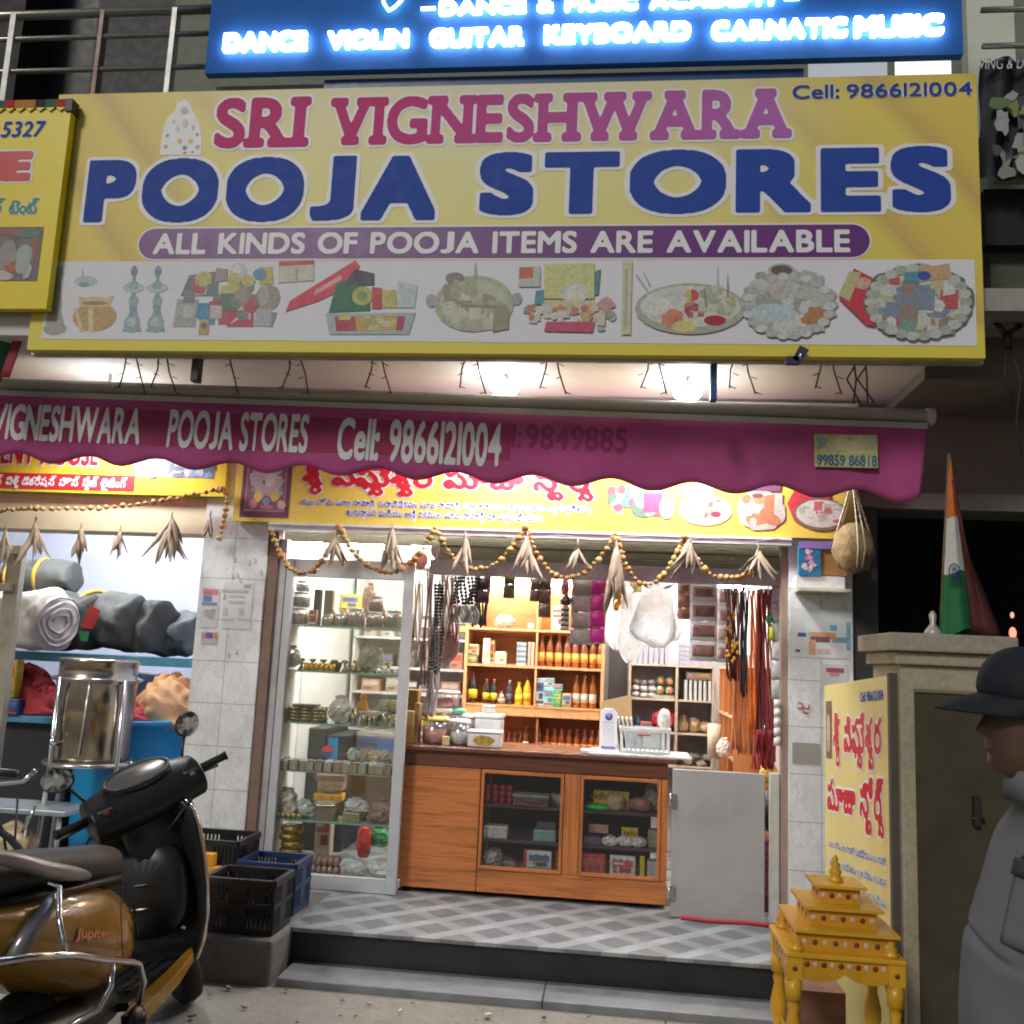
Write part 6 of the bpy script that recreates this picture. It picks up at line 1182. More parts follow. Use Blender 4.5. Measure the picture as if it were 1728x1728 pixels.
strip(954, 1022, 1064, .055, 5, (.55, .55, .55), 'strip of black and silver dots hanging below the black packet', alt=(.05, .05, .05))
strip(985, 978, 1088, .15, 4, (.36, .33, .30), 'wide grey translucent sachet strip left of the magenta one')
strip(1011, 976, 1086, .095, 4, (.55, .02, .26), 'bright magenta sachet strip beside the white carry bags', Y=HY - .02)
strip(1072, 975, 1000, .09, 1, (.50, .36, .12), 'small yellow brown packet hanging behind the white carry bags', Y=HY + .1)
strip(1155, 978, 1045, .085, 3, (.22, .09, .06), 'brown sachet strip right of the white carry bags')
strip(1188, 982, 1115, .17, 4, (.26, .13, .11), 'white sachet sheet with four brown windows', Y=HY - .01, alt=(.72, .72, .72))
strip(1223, 992, 1118, .10, 4, (.30, .18, .17), 'second white sachet sheet with brown windows behind the maroon garland', Y=HY + .05, alt=(.68, .66, .66))
def carry(px, y0, y1, w, label, lean=0., Y=HY - .06):
    a = at(px, y0, Y); c = at(px, y1, Y); H = a.z - c.z; b = MB(); m = M((.80, .81, .80), .3, noise=.05, scale=16, bump=.9)
    ph = random.uniform(0, 6)
    prof = [(0, .10, .03), (.05, .20, .05), (.12, .27, .07), (.22, .33, .09), (.34, .37, .12), (.46, .40, .14), (.58, .45, .16), (.7, .49, .18), (.8, .47, .18), (.9, .36, .15), (.97, .2, .09), (1, .06, .03)]
    rs = []
    for t, rx, ry in prof:
        rs.append([(a.x + lean * t + w * rx * math.cos(q) * (1 + .16 * math.sin(3 * q + ph + t * 4)), Y + ry * w * .7 * math.sin(q) * (1 + .2 * math.sin(5 * q + t * 6 + ph)), a.z - H * t + .02 * math.sin(4 * q + ph) * t * H * 2) for q in [2 * math.pi * k / 22 for k in range(22)]])
    b.rings(rs, m); b.tube([(a.x, Y, a.z + .03), (a.x + .004, Y, a.z - .01)], .006, m, 6)
    for sd in (-1, 1): b.rings([[(a.x + lean * .05 + sd * w * (.16 + .22 * t) + dx * w, Y - .01 * sd, a.z + .002 - .13 * H * (1 - t) + .01) for dx in (-.07 * (1.1 - t), .07 * (1.1 - t))] for t in (0, .4, .8, 1)], m, True, False, False)
    crumple(b, w * .20, 8, .8, px); crumple(b, w * .09, 30, .85, px + 2); pn_ = m.node_tree.nodes['Principled BSDF']; pn_.inputs['Subsurface Weight'].default_value = .7; pn_.inputs['Subsurface Scale'].default_value = .12; pn_.inputs['Subsurface Radius'].default_value = (1, 1, 1)
    return tag(b.build('carry_bag', subd=1), label, 'carry bag')
carry(1060, 988, 1118, .15, 'narrow white plastic carry bag, second from the left of the hanging bunch', .02); carry(1042, 1000, 1096, .13, 'white plastic carry bag leftmost in the hanging bunch', -.01, HY - .0); carry(1108, 985, 1092, .30, 'largest white plastic carry bag of the hanging bunch', .0, HY - .09); carry(1135, 1035, 1082, .10, 'small white plastic bag with a red mark at the right of the hanging bunch', .01, HY - .04)
b = MB(); a = at(1046, 985, HY)
for k in range(14): b.ball((a.x + random.uniform(-.02, .03), HY - .02, a.z - .012 * k), .02, M((.62, .30, .03), .8), 7, 5, .15)
tag(b.build('orange_flowers'), 'short string of orange flowers beside the white carry bags', 'garland')
strands(1238, 992, 1150, .11, 16, (.10, .015, .018), 'maroon thread garland with gold flecks hanging at the right', 'thread', Y=HY - .03, taper=.45, name='thread_bundle')
b = MB(); q0_ = at(1238, 995, HY - .06); b.tube([tuple(q0_), tuple(at(1236, 1060, HY - .06)), tuple(at(1238, 1125, HY - .06))], .006, M((.12, .02, .02), .7), 6)
for k in range(22):
    q = at(1238 + random.uniform(-16, 14), random.uniform(1020, 1120), HY - .065); b.ball(tuple(q), (.010, .006, .014), M((.55, .28, .03), .4), 7, 5)
tag(b.build('gold_flecks'), 'gold tinsel flecks on the maroon thread garland', 'tinsel')
strands(1256, 990, 1178, .05, 10, (.016, .012, .016), 'black thread hank hanging at the right of the opening', 'thread', taper=.3, Y=HY - .05, name='thread_bundle')
strands(1275, 996, 1242, .07, 14, (.75, .17, .015), 'bright orange thread hank hanging at the right of the opening', 'thread', taper=.6, Y=HY - .02, name='thread_bundle')
strands(1285, 994, 1275, .045, 10, (.14, .012, .02), 'dark maroon thread hank right of the bright orange one', 'thread', Y=HY - .06, name='thread_bundle')
strands(1296, 994, 1300, .07, 16, (.24, .035, .045), 'dull red thread hank hanging lowest at the right frame', 'thread', Y=HY - .04, name='thread_bundle')
strands(1290, 1232, 1300, .12, 20, (.32, .02, .03), 'red thread tassels at the bottom of the hanging hanks', 'thread', Y=HY - .08, name='thread_bundle')
strands(1256, 1105, 1275, .14, 20, (.44, .15, .05), 'orange brown hank of threads behind the black hank', 'thread', Y=HY + .09, taper=.9, name='thread_bundle')
bag('green_packet', 1304, 1058, HY - .08, .035, .03, .05, (.02, .13, .05), 'green packet hanging among the threads at the right frame', 'packet', True); strip(1309, 985, 1180, .05, 6, (.42, .42, .42), 'clear packet strip hanging along the right frame', Y=HY - .1); strip(1302, 1058, 1080, .03, 1, (.5, .5, .03), 'small yellow green packet under the hanging green packet', Y=HY - .12)
b = MB(); a = at(1318, 1180, FY - .0)
for k in range(5): b.cyl((a.x - .02, FY + .01, a.z - .05 - k * .055), (a.x - .02, FY + .01, a.z - .005 - k * .055), .02, M((.6, .58, .54), .5), n=10)
tag(b.build('switch_chain'), 'pale plastic fittings hanging down the right frame', 'fitting')
# coconut net / bag hung at the right
cn = thing('coconut_bundle', 'brown cloth wrapped coconut hanging on chains beside the right pillar', 'coconut bundle', tuple(at(1440, 935, FY - .35)))
YC = FY - .35; a = at(1440, 925, YC); b = MB(); b.ball(tuple(a), (.115, .105, .145), M((.26, .17, .075), .85, noise=.35, scale=14, bump=.9), 18, 12, .05); b.build('coconut', cn, subd=1)
b = MB()
for dx, dy in ((-.09, 0), (.09, 0), (0, -.10), (.03, -.1)):
    pts = [(a.x + .0, YC, a.z + .40), (a.x + dx * .5, YC + dy * .5, a.z + .24), (a.x + dx * 1.0, YC + dy, a.z + .09), (a.x + dx * 1.28, YC + dy * 1.12, a.z - .02), (a.x + dx * .8, YC + dy * .9, a.z - .12)]; b.tube(pts, .006, M((.40, .36, .25), .6, .3), 5)
    for k in range(8): q = Vector(pts[0]).lerp(Vector(pts[2]), k / 8); b.ball(tuple(q), .008, M((.5, .46, .36), .4, .4), 6, 4)
b.build('chain', cn)
b = MB()
for k in range(5): b.tube([(a.x - .06 + .02 * k, YC, a.z + .11), (a.x - .04 + .01 * k, YC, a.z + .2), (a.x - .01, YC, a.z + .34)], .008, M((.40, .30, .10), .8), 5)
b.build('cloth_tie', cn)
# ---- papers on the pillars
def sheet(px0, py0, px1, py1, Y, col, label, marks=(), cat='leaflet', nm='leaflet'):
    t = thing(nm, label, cat, tuple(at((px0 + px1) / 2, py1, Y))); b = MB(); pxrect(b, px0, py0, px1, py1, Y, .003, M(col, .5, noise=.08, scale=12)); b.build('paper', t)
    if marks:
        b = MB()
        for x0, y0, x1, y1, c_ in marks: pxrect(b, x0, y0, x1, y1, Y, .004 + random.uniform(0, .0008), M(c_, .5, noise=.2, scale=40))
        b.build('print', t)
    return t
g1 = (.35, .36, .37)
sheet(336, 992, 372, 1058, FY, (.60, .60, .60), 'bill with a pink heading pasted on the left tiled pillar', [(343, 995, 369, 1003, (.6, .18, .25)), (343, 1005, 358, 1015, (.12, .25, .4)), (341, 1017, 367, 1021, (.2, .25, .4))] + [(339 + random.uniform(0, 22), 1027 + random.uniform(0, 22), 343 + random.uniform(0, 26), 1030 + random.uniform(0, 24), g1) for _ in range(8)])
sheet(374, 984, 429, 1060, FY, (.62, .63, .62), 'grey printed notice pasted right of the pink headed bill on the left pillar', [(412, 987, 424, 992, g1), (375, 996, 420, 999, (.42, .42, .42)), (377, 1003, 382, 1012, g1), (387, 1005, 414, 1008, (.45, .45, .45)), (387, 1015, 414, 1018, (.45, .45, .45)), (376, 1026, 385, 1038, (.48, .48, .48)), (403, 1026, 412, 1038, (.48, .48, .48)), (376, 1043, 395, 1046, (.5, .5, .5)), (400, 1043, 422, 1046, (.5, .5, .5))])
sheet(339, 1067, 368, 1086, FY, (.50, .44, .50), 'small orange and purple sticker low on the left tiled pillar', [(340, 1068, 346, 1077, (.6, .25, .1)), (361, 1068, 367, 1077, (.6, .25, .1)), (347, 1068, 360, 1077, (.2, .08, .35))], 'sticker', 'sticker')
b = MB()
for x, y in ((421, 945), (430, 942), (400, 965), (392, 968), (440, 962), (405, 975), (385, 1100), (398, 1095), (396, 940)):
    p0 = at(x, y, FY - .002); b.tube([tuple(p0), (p0.x + .012, p0.y, p0.z - .015), (p0.x + .003, p0.y, p0.z - .03), (p0.x + .018, p0.y, p0.z - .035)], .0018, M((.2, .2, .2), .7), 4)
tag(b.build('pen_scribble'), 'faint pen scribbles on the left tiled pillar', 'scribble')
YR = FY
sheet(1348, 915, 1410, 925, YR - .1, (.25, .16, .45), 'violet heading strip above the picture box on the right pillar', (), 'strip', 'heading_strip')
pb_ = thing('picture_box', 'small white ledge box with a blue picture and a brown panel on the right pillar', 'wall box', tuple(at(1395, 995, YR - .1)))
b = MB(); a = at(1348, 996, YR - .16); c = at(1436, 920, YR - .16); b.box(a.x, c.x, YR - .16, YR - .005, a.z, a.z + .018, M((.6, .55, .46), .6)); b.box(a.x, c.x - .02, YR - .09, YR - .004, a.z + .02, at(1400, 972, YR - .1).z, M((.64, .63, .61), .5)); b.box(at(1386, 970, YR - .1).x, c.x - .01, YR - .092, YR - .004, at(1400, 971, YR - .1).z, at(1400, 925, YR - .1).z, M((.34, .17, .05), .6)); b.build('box_body', pb_)
b = MB(); a = at(1348, 971, YR - .1); c = at(1385, 922, YR - .1); b.box(a.x, c.x, YR - .10, YR - .06, a.z, c.z, M((.02, .16, .32), .4, noise=.4, scale=20))
for i in range(16):
    x, z = random.gauss((a.x + c.x) / 2, .02), random.uniform(a.z + .015, c.z - .015); blob(b, x, z, random.uniform(.006, .018), random.uniform(.008, .02), YR - .10, .001 + i * .0001, M(random.choice([(.55, .25, .42), (.62, .38, .5), (.4, .15, .35), (.6, .5, .45)]), .5), 10, .2)
b.build('picture', pb_)
b = MB(); a = at(1348, 996, YR); b.extr([(a.x, YR - .003, a.z - .0), (at(1436, 996, YR).x, YR - .003, a.z), (at(1436, 1034, YR).x, YR - .003, a.z - .2)], (0, .002, 0), M((.40, .40, .36), .6)) if 0 else None
sheet(1334, 1030, 1436, 1108, YR, (.62, .64, .64), 'wide torn white leaflet on the right pillar with blue and orange parts', [(1346, 1068, 1360, 1074, (.05, .1, .3)), (1362, 1066, 1368, 1074, (.3, .55, .65)), (1365, 1068, 1410, 1078, (.62, .30, .16)), (1368, 1075, 1400, 1083, (.18, .10, .08)), (1365, 1080, 1376, 1104, (.62, .34, .2)), (1428, 1050, 1435, 1098, (.2, .42, .52)), (1404, 1076, 1430, 1084, (.16, .32, .42)), (1400, 1055, 1412, 1064, (.12, .38, .55)), (1342, 1096, 1350, 1100, (.1, .1, .1)), (1378, 1095, 1400, 1102, (.6, .45, .35))])
sheet(1384, 1122, 1430, 1160, YR, (.60, .60, .58), 'small leaflet with a red ink shape on the right pillar', [(1394, 1128, 1424, 1134, (.35, .08, .12)), (1400, 1135, 1416, 1140, (.55, .25, .28))])
b = MB(); a = at(1355, 1194, YR)
for pts in (((-.03, .03), (-.005, .025), (.0, 0), (.03, -.004), (.034, .02)), ((.0, .0), (-.02, -.006), (-.034, .0)), ((0, 0), (.004, -.03), (.03, -.03))): b.tube([(a.x + x, YR - .003, a.z + z) for x, z in pts], .004, M((.5, .06, .05), .6), 5)
tag(b.build('painted_mark'), 'red hand painted auspicious mark on the right tiled pillar', 'painted mark')
sheet(1337, 1255, 1384, 1288, YR, (.34, .31, .27), 'grey rectangular patch of rough cement on the right tiled pillar', (), 'patch', 'cement_patch')
bag('grey_bag', 1347, 1555, FY - .2, .07, .06, .07, (.15, .15, .16), 'dark grey wrapped bundle on the step at the foot of the right pillar', 'bundle', jit=.2, z=PZ)

# ================================================================ TENT SHOP AT THE LEFT
bl = M((.02, .25, .52), .4, noise=.12); bl2 = M((.06, .22, .38), .5); gr_ = M((.075, .077, .076), .75, noise=.2, scale=5, bump=.7); gd = M((.045, .046, .046), .75, noise=.25, scale=6, bump=.8)
RY = 7.3
def rack(z, label):
    t = thing('storage_rack', label, 'rack', (-4.0, RY, z)); b = MB(); b.box(-6.5, -2.75, RY - .35, RY + .5, z - .05, z, M((.07, .24, .36), .5, noise=.15)); b.build('shelf_board', t, bevel=.004)
    b = MB(); b.box(-6.5, -2.75, RY - .36, RY - .352, z - .06, z + .006, M((.10, .34, .48), .5)); b.build('front_edge', t)
    for x in (-5.6, -4.75, -2.8): b = MB(); b.box(x - .03, x + .03, RY - .3, RY - .24, .12 if z < 1.3 else 1.16, z - .061, M((.05, .12, .2), .5)); b.build('leg', t)
    return t
zt1 = at(200, 1108, RY - .35).z; zt2 = at(30, 1205, RY - .5).z
rack(zt1, 'blue upper shelf of the tent shop carrying the grey tent rolls')
def roll(px0, py0, px1, py1, Y, r, m, label, cat='tent roll', wob=.06, squash=1., end=None, dy=.3, strap=()):
    """a rolled tarpaulin: rough cylinder with a spiral end"""
    a = at(px0, py0, Y); c = at(px1, py1, Y - dy); a, c = Vector(a), Vector(c); ax = (c - a).normalized(); u = ax.orthogonal().normalized(); w = ax.cross(u); b = MB(); rs = []; ph = random.uniform(0, 6)
    L = (c - a).length
    for i in range(25):
        t = i / 24; q = r * (1 + .05 * math.sin(t * 9 + ph)) * (.93 if i in (0, 24) else 1)
        rs.append([a + ax * L * t + u * q * math.cos(k_) * (1 + wob * math.sin(3 * k_ + t * 5 + ph) + wob * .6 * math.sin(7 * k_ - t * 11)) + w * q * squash * math.sin(k_) * (1 + wob * math.sin(4 * k_ + t * 3 + ph)) for k_ in [2 * math.pi * k / 48 for k in range(48)]])
    t_ = thing('tent_roll', label, cat, tuple((a + c) / 2 - Vector((0, 0, r)))); b.rings(rs, m); crumple(b, r * .34, 7., .8, px0 * .01); crumple(b, r * .12, 21, .7, 3.); b.build('fabric', t_, subd=1)
    if end:
        b = MB(); pts = []
        for k in range(60): th = k * .36; q = r * (.92 - k / 60 * .75); pts.append(tuple(c + ax * .012 + u * q * math.cos(th) + w * q * squash * math.sin(th)))
        b.tube(pts, r * .05, end, 5); crumple(b, r * .34, 7., .8, px0 * .01); crumple(b, r * .3, 9., .7, 8.); b.build('spiral_end', t_)
    for s_ in strap:
        b = MB(); p = a + ax * L * s_; b.tube([p + u * r * 1.07 * math.cos(k_) + w * r * squash * 1.07 * math.sin(k_) for k_ in [2 * math.pi * k / 24 for k in range(25)]], .018, M((.55, .32, .03), .6), 6); b.build('strap', t_)
    return t_
R0 = RY - .1
roll(15, 975, 128, 975, R0 + .15, .14, gr_, 'top dark grey tent roll with two yellow straps', strap=(.12, .55), dy=.05)
roll(-40, 1040, 100, 1050, R0 - .25, .215, M((.56, .52, .49), .6, noise=.1, scale=5, bump=.5), 'off white rolled tent cloth at the left end of the blue shelf', end=M((.48, .44, .42), .7), dy=.25, wob=.09, strap=(.35,))
roll(60, 1045, 160, 1052, R0 + .1, .215, gd, 'dark grey tent roll with a red and green tag beside the white roll', dy=.3)
t = roll(150, 1045, 235, 1050, R0 + .05, .21, gr_, 'mid grey tent roll in the middle of the blue shelf', dy=.25, strap=(.12,))
roll(215, 1058, 280, 1062, R0 + .1, .195, gd, 'dark crumpled tent roll right of the middle one', dy=.25, wob=.14)
roll(285, 1068, 330, 1072, R0 + .15, .165, M((.10, .108, .115), .6, noise=.2, bump=.7), 'bluish grey tent roll nearest to the tiled pillar', dy=.2, wob=.14)
b = MB(); pxpoly(b, [(152, 1022), (170, 1030), (156, 1062), (136, 1058)], R0 - .36, 0, M((.45, .03, .04), .6)); pxpoly(b, [(132, 1064), (151, 1066), (148, 1082), (136, 1081)], R0 - .36, 0, M((.02, .25, .1), .6)); tag(b.build('cloth_tag', solid=.003), 'red and green cloth tag on the dark grey tent roll', 'cloth tag')
b = MB(); q = at(62, 1025, R0 - .46); b.obox(tuple(q), (.06, .01, .06), M((.12, .03, .16), .6), (0, .5, 0)); tag(b.build('cloth_tag'), 'small purple tag on the white rolled cloth', 'cloth tag')
tg = thing('storage_table', 'lower blue edged table of the tent shop stacked with red cloth', 'table', (-4.6, 6.9, .12)); b = MB(); b.box(-6.5, at(120, 1200, 6.7).x, 6.7, 7.6, zt2 - .05, zt2, M((.08, .28, .44), .5, noise=.12)); b.build('table_top', tg, bevel=.004); b = MB(); b.box(-6.5, at(115, 1200, 6.7).x, 6.78, 7.5, .13, zt2 - .051, M((.02, .022, .028), .6)); b.build('table_body', tg)
def heapcloth(px, py, Y, rx, ry, rz, col, label, z0=None, seed=0):
    a = at(px, py, Y); z = a.z if z0 is None else z0; rs = random.Random(seed); fs = [(rs.uniform(3, 9), rs.uniform(3, 9), rs.uniform(0, 6)) for _ in range(4)]
    b = MB(); rsn = []
    for i in range(25):
        el = math.pi * i / 48
        rsn.append([(a.x + rx * math.cos(el) * math.cos(q) * (1 + .07 * sum(math.sin(f0 * q + f1 * el * 2 + p) for f0, f1, p in fs)), Y + ry * math.cos(el) * math.sin(q), z + rz * math.sin(el) * (1 + .06 * sum(math.sin(f1 * q + f0 * el * 2 + p) for f0, f1, p in fs))) for q in [2 * math.pi * k / 40 for k in range(64)]])
    b.rings(rsn, M(col, .8, noise=.25, scale=6, bump=.9)); crumple(b, .11, 6.5, .85, seed); return tag(b.build('folded_cloth', subd=1), label, 'cloth heap')
heapcloth(40, 1200, 6.95, .28, .2, .34, (.24, .012, .02), 'dark red cloth heap on the lower blue table', zt2, 1)
heapcloth(75, 1200, 6.85, .17, .15, .2, (.30, .02, .03), 'brighter red cloth heap in front on the lower blue table', zt2, 2)
packet('yellow_carton', 12, 1200, 6.75, .13, .28, .1, (.62, .40, .04), 'yellow carton at the far left on the lower blue table', 'carton', z=zt2 + .12); packet('blue_carton', 20, 1200, 6.72, .16, .12, .1, (.015, .06, .2), 'blue carton under the yellow one at the far left of the lower table', 'carton', z=zt2)
# grey stand post at the left edge
b = MB(); ps = M((.34, .31, .24), .5, .2, noise=.15); a = at(18, 940, 6.3)
b.box(at(-5, 1100, 6.3).x, at(20, 1100, 6.3).x, 6.28, 6.34, .12, at(18, 930, 6.3).z, ps); b.box(at(-20, 940, 6.27).x, at(36, 940, 6.27).x, 6.25, 6.30, at(18, 935, 6.27).z, at(18, 920, 6.27).z, ps); b.box(at(-20, 940, 6.27).x, at(28, 940, 6.27).x, 6.25, 6.279, at(18, 998, 6.27).z, at(18, 985, 6.27).z, ps); tag(b.build('stand_post', bevel=.003), 'beige metal stand post at the left edge of the tent shop', 'stand')
tubelight((-4.9, 6.9, 3.12), (-3.3, 6.9, 3.12), .02, 210, 'tube light on the ceiling of the tent shop', (.93, .96, 1.))
# stainless steel water drum in its stand
DY = 6.2; dxc = at(160, 1200, DY).x; dz0, dz1 = at(150, 1283, DY).z, at(160, 1112, DY).z; dr = (at(216, 1200, DY).x - at(97, 1200, DY).x) / 2
dm = thing('steel_drum', 'stainless steel drum standing in a tubular frame in front of the tent shop', 'drum', (dxc, DY, .12))
ss = M((.50, .43, .34), .2, 1., noise=.12, scale=3)
b = MB(); b.lathe([(dr * .97, dz0), (dr, dz0 + .01), (dr, dz0 + .48 * (dz1 - dz0)), (dr, dz1 - .16), (dr * 1.03, dz1 - .155), (dr * 1.03, dz1 - .14), (dr, dz1 - .135), (dr * .99, dz1 - .03), (dr * 1.035, dz1 - .02), (dr * 1.035, dz1), (dr * .96, dz1 + .004), (.001, dz1 + .01)], ss, (dxc, DY, 0), 40); b.build('drum_body', dm)
b = MB(); zr = dz1 - .13; ring = lambda z, r: [(dxc + r * math.cos(q), DY + r * math.sin(q), z) for q in [2 * math.pi * k / 36 for k in range(37)]]
b.tube(ring(zr, dr * 1.12), .013, steel, 6); b.tube(ring(dz0 - .01, dr * 1.12), .016, steel, 6)
for k in range(4): q = math.pi / 4 + k * math.pi / 2 + .35; x, y = dxc + dr * 1.14 * math.cos(q), DY + dr * 1.14 * math.sin(q); b.tube([(x, y, zr + .01), (x, y, dz0 - .02), (dxc + dr * 1.25 * math.cos(q), DY + dr * 1.25 * math.sin(q), .12)], .017, steel, 8)
b.build('stand', dm)
b = MB(); b.cyl((dxc - .10, DY - dr * .9, dz0 + .12), (dxc - .10, DY - dr - .06, dz0 + .12), .014, chrome, n=10); b.cyl((dxc - .10, DY - dr - .05, dz0 + .10), (dxc - .10, DY - dr - .05, dz0 + .17), .012, chrome, n=10); b.build('tap', dm)
b = MB(); b.cyl((dxc + .07, DY - dr - .012, dz0 + .05), (dxc + .09, DY - dr - .012, dz1 - .15), .007, M((.6, .55, .48), .2, .6), n=8); b.build('level_gauge', dm)
b = MB(); q = (dxc - .12, DY - dr * .84, zr - .14)
for k in range(1): b.obox(q, (.055, .004, .07), M((.42, .03, .05), .5), (0, 0, -.55))
b.build('red_sticker', dm)
# blue barrel with cloth
BX = at(222, 1260, 6.95).x; bz1 = at(270, 1212, 6.95).z; brd = .42
bb = thing('blue_barrel', 'large bright blue plastic barrel beside the tiled pillar', 'barrel', (BX, 6.95, .12))
b = MB(); b.lathe([(brd * .84, .12), (brd * .88, .3), (brd * .93, bz1 - .3), (brd * .97, bz1 - .05), (brd * 1.05, bz1 - .04), (brd * 1.06, bz1 - .005), (brd, bz1), (brd * .93, bz1 - .01), (brd * .9, bz1 - .1), (.001, bz1 - .11)], M((.012, .26, .55), .38, noise=.08, scale=4), (BX, 6.95, 0), 36); b.build('shell', bb)
heapcloth(225, 1212, 6.9, .28, .2, .20, (.30, .015, .03), 'red cloth lying in the blue barrel', bz1 - .1, 5); heapcloth(285, 1200, 6.95, .27, .2, .36, (.62, .34, .17), 'peach cloth heaped over the red cloth in the blue barrel', bz1 - .06, 8)
packet('pale_board', 230, 1205, 7.9, .35, .5, .03, (.55, .58, .68), 'pale board below the blue shelf behind the steel drum', 'board', z=.9)
# steel table and clutter between drum and scooter
st2 = thing('steel_table', 'low steel table with tubular legs behind the scooter seat', 'table', (at(60, 1400, 5.9).x, 5.9, .12)); z = at(60, 1362, 5.8).z
b = MB(); b.box(at(-60, 1370, 5.8).x, at(125, 1370, 5.8).x, 5.7, 6.05, z - .03, z, M((.40, .44, .46), .35, .5)); b.build('table_top', st2, bevel=.004)
b = MB()
for px in (-40, 30, 110):
    for y in (5.72, 6.03): b.cyl((at(px, 1370, 5.8).x, y, .12), (at(px, 1370, 5.8).x, y, z - .031), .014, steel)
b.build('legs', st2) if 0 else None
for px in (-40, 60, 112):
    b = MB(); b.cyl((at(px, 1370, 5.8).x, 5.73, .12), (at(px, 1370, 5.8).x, 5.73, z - .031), .016, M((.3, .27, .24), .4, .6)); b.build('leg', st2)
bag('cream_sack', 20, 1450, 5.78, .16, .1, .12, (.45, .36, .22), 'cream sack under the low steel table at the left', jit=.2)
# ================================================================ CRATES
def crate(x0, x1, y0, y1, z0, h, col, label, nv=2):
    t = thing('plastic_crate', label, 'crate', ((x0 + x1) / 2, (y0 + y1) / 2, z0)); m = M(col, .4, noise=.12); b = MB()
    b.box(x0, x1, y0, y1, z0, z0 + .012, m)
    def wall(a, c, n):      # a slatted wall between two corners
        a, c = Vector(a), Vector(c); d = (c - a); L = d.length; d.normalize(); nrm = Vector((-d.y, d.x, 0)) * .006
        def slab(s0, s1, z_0, z_1, th=1.):
            p = [a + d * s0 - nrm * th, a + d * s1 - nrm * th, a + d * s1 + nrm * th, a + d * s0 + nrm * th]; b.extr([(q.x, q.y, z0 + z_0) for q in p][::1], (0, 0, z_1 - z_0), m)
        slab(0, L, h - .03, h, 2.2); slab(0, L, .0, .03); slab(0, L, h * .48, h * .56, 1.6)
        for r_ in range(2):
            zl, zh = (.03, h * .48) if r_ == 0 else (h * .56, h - .03)
            for k in range(n + 1): s = k * L / n; slab(max(0, s - L / n * .24), min(L, s + L / n * .24), zl, zh)
            slab(L * .36, L * .64, zl, zh, 1.2)
    wall((x0, y0, 0), (x1, y0, 0), 16); wall((x1, y0, 0), (x1, y1, 0), 10); wall((x1, y1, 0), (x0, y1, 0), 16); wall((x0, y1, 0), (x0, y0, 0), 10)
    b.build('shell', t)
    return t
c0 = at(350, 1575, 4.9); c1 = at(478, 1578, 4.9)
crate(c0.x - .03, c1.x - .06, 4.88, 5.16, .218, .265, (.014, .012, .014), 'black slatted plastic crate in front on the concrete block')
crate(-2.02, -1.70, 5.26, 5.54, .218, .27, (.018, .035, .10), 'dark blue slatted plastic crate behind the front black crate')
crate(-2.42, -2.05, 5.30, 5.62, .218, .36, (.012, .012, .014), 'black plastic crate beside the blue one at the foot of the tiled pillar')
b = MB(); yb = M((.72, .34, .02), .5, noise=.1); a = at(362, 1500, 5.1); b.box(a.x - .14, a.x + .10, 5.28 - .06, 5.30 - .005, .22, a.z + .0, yb) if 0 else None
q0 = at(352, 1470, 5.25); b.box(q0.x - .1, q0.x + .11, 5.235, 5.285, .235, at(360, 1462, 5.25).z, yb); b.box(q0.x - .1, q0.x + .03, 5.235, 5.285, at(360, 1462, 5.25).z, at(360, 1440, 5.25).z, yb); tag(b.build('yellow_stand', bevel=.006), 'yellow painted wooden piece standing between the scooter and the crates', 'wooden stand')
# ================================================================ RIGHT SIDE: GATE PILLAR, FLAG, STANDEE, TEMPLE STAND
gp = thing('gate_pillar', 'dirty cream gate pillar with a shade-coloured front and a moulded cap at the right', 'pillar', (1.43, 4.52, 0))
pc = M((.38, .325, .235), .8, kind='concrete', bump=.12); shade_olive = M((.055, .047, .025), .8, noise=.2, scale=5)  # the near-black olive puts the shade of the front into the panel colour
X0, X1, Y0, Y1 = 1.225, 1.635, 4.30, 4.74
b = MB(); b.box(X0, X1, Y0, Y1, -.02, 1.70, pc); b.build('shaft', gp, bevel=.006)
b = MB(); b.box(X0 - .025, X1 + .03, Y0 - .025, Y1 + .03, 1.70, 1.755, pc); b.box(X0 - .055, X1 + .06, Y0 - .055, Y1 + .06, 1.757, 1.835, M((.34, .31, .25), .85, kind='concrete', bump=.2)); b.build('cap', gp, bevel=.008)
b = MB(); b.box(X0 + .055, X1 + .4, Y0 - .012, Y0 - .001, .02, 1.585, shade_olive); b.box(X0 + .05, X1 + .4, Y0 - .02, Y0 - .0125, 1.586, 1.60, M((.2, .17, .1), .7)); b.build('door_panel', gp)
b = MB(); b.box(1.50, 1.525, Y0 - .04, Y0 - .013, 1.05, 1.17, M((.02, .018, .015), .6)); b.cyl((1.49, Y0 - .035, 1.08), (1.54, Y0 - .035, 1.08), .007, M((.02, .018, .015), .6)); b.build('latch', gp)
b = MB()
for k, s in enumerate(('10 (4)',)): lettering(b, s, (1.36, 1.40), (1.47, 1.44), wallplace(Y0 - .012), M((.055, .048, .03), .8), res=24, t_off=.002)
b.build('pencil_marks', gp)
b = MB(); b.box(X1 + .4, 4.5, Y0 + .1, Y0 + .25, -.02, 1.5, M((.03, .027, .02), .8)); tag(b.build('compound_wall'), 'dark compound wall behind the man at the right edge', 'wall')
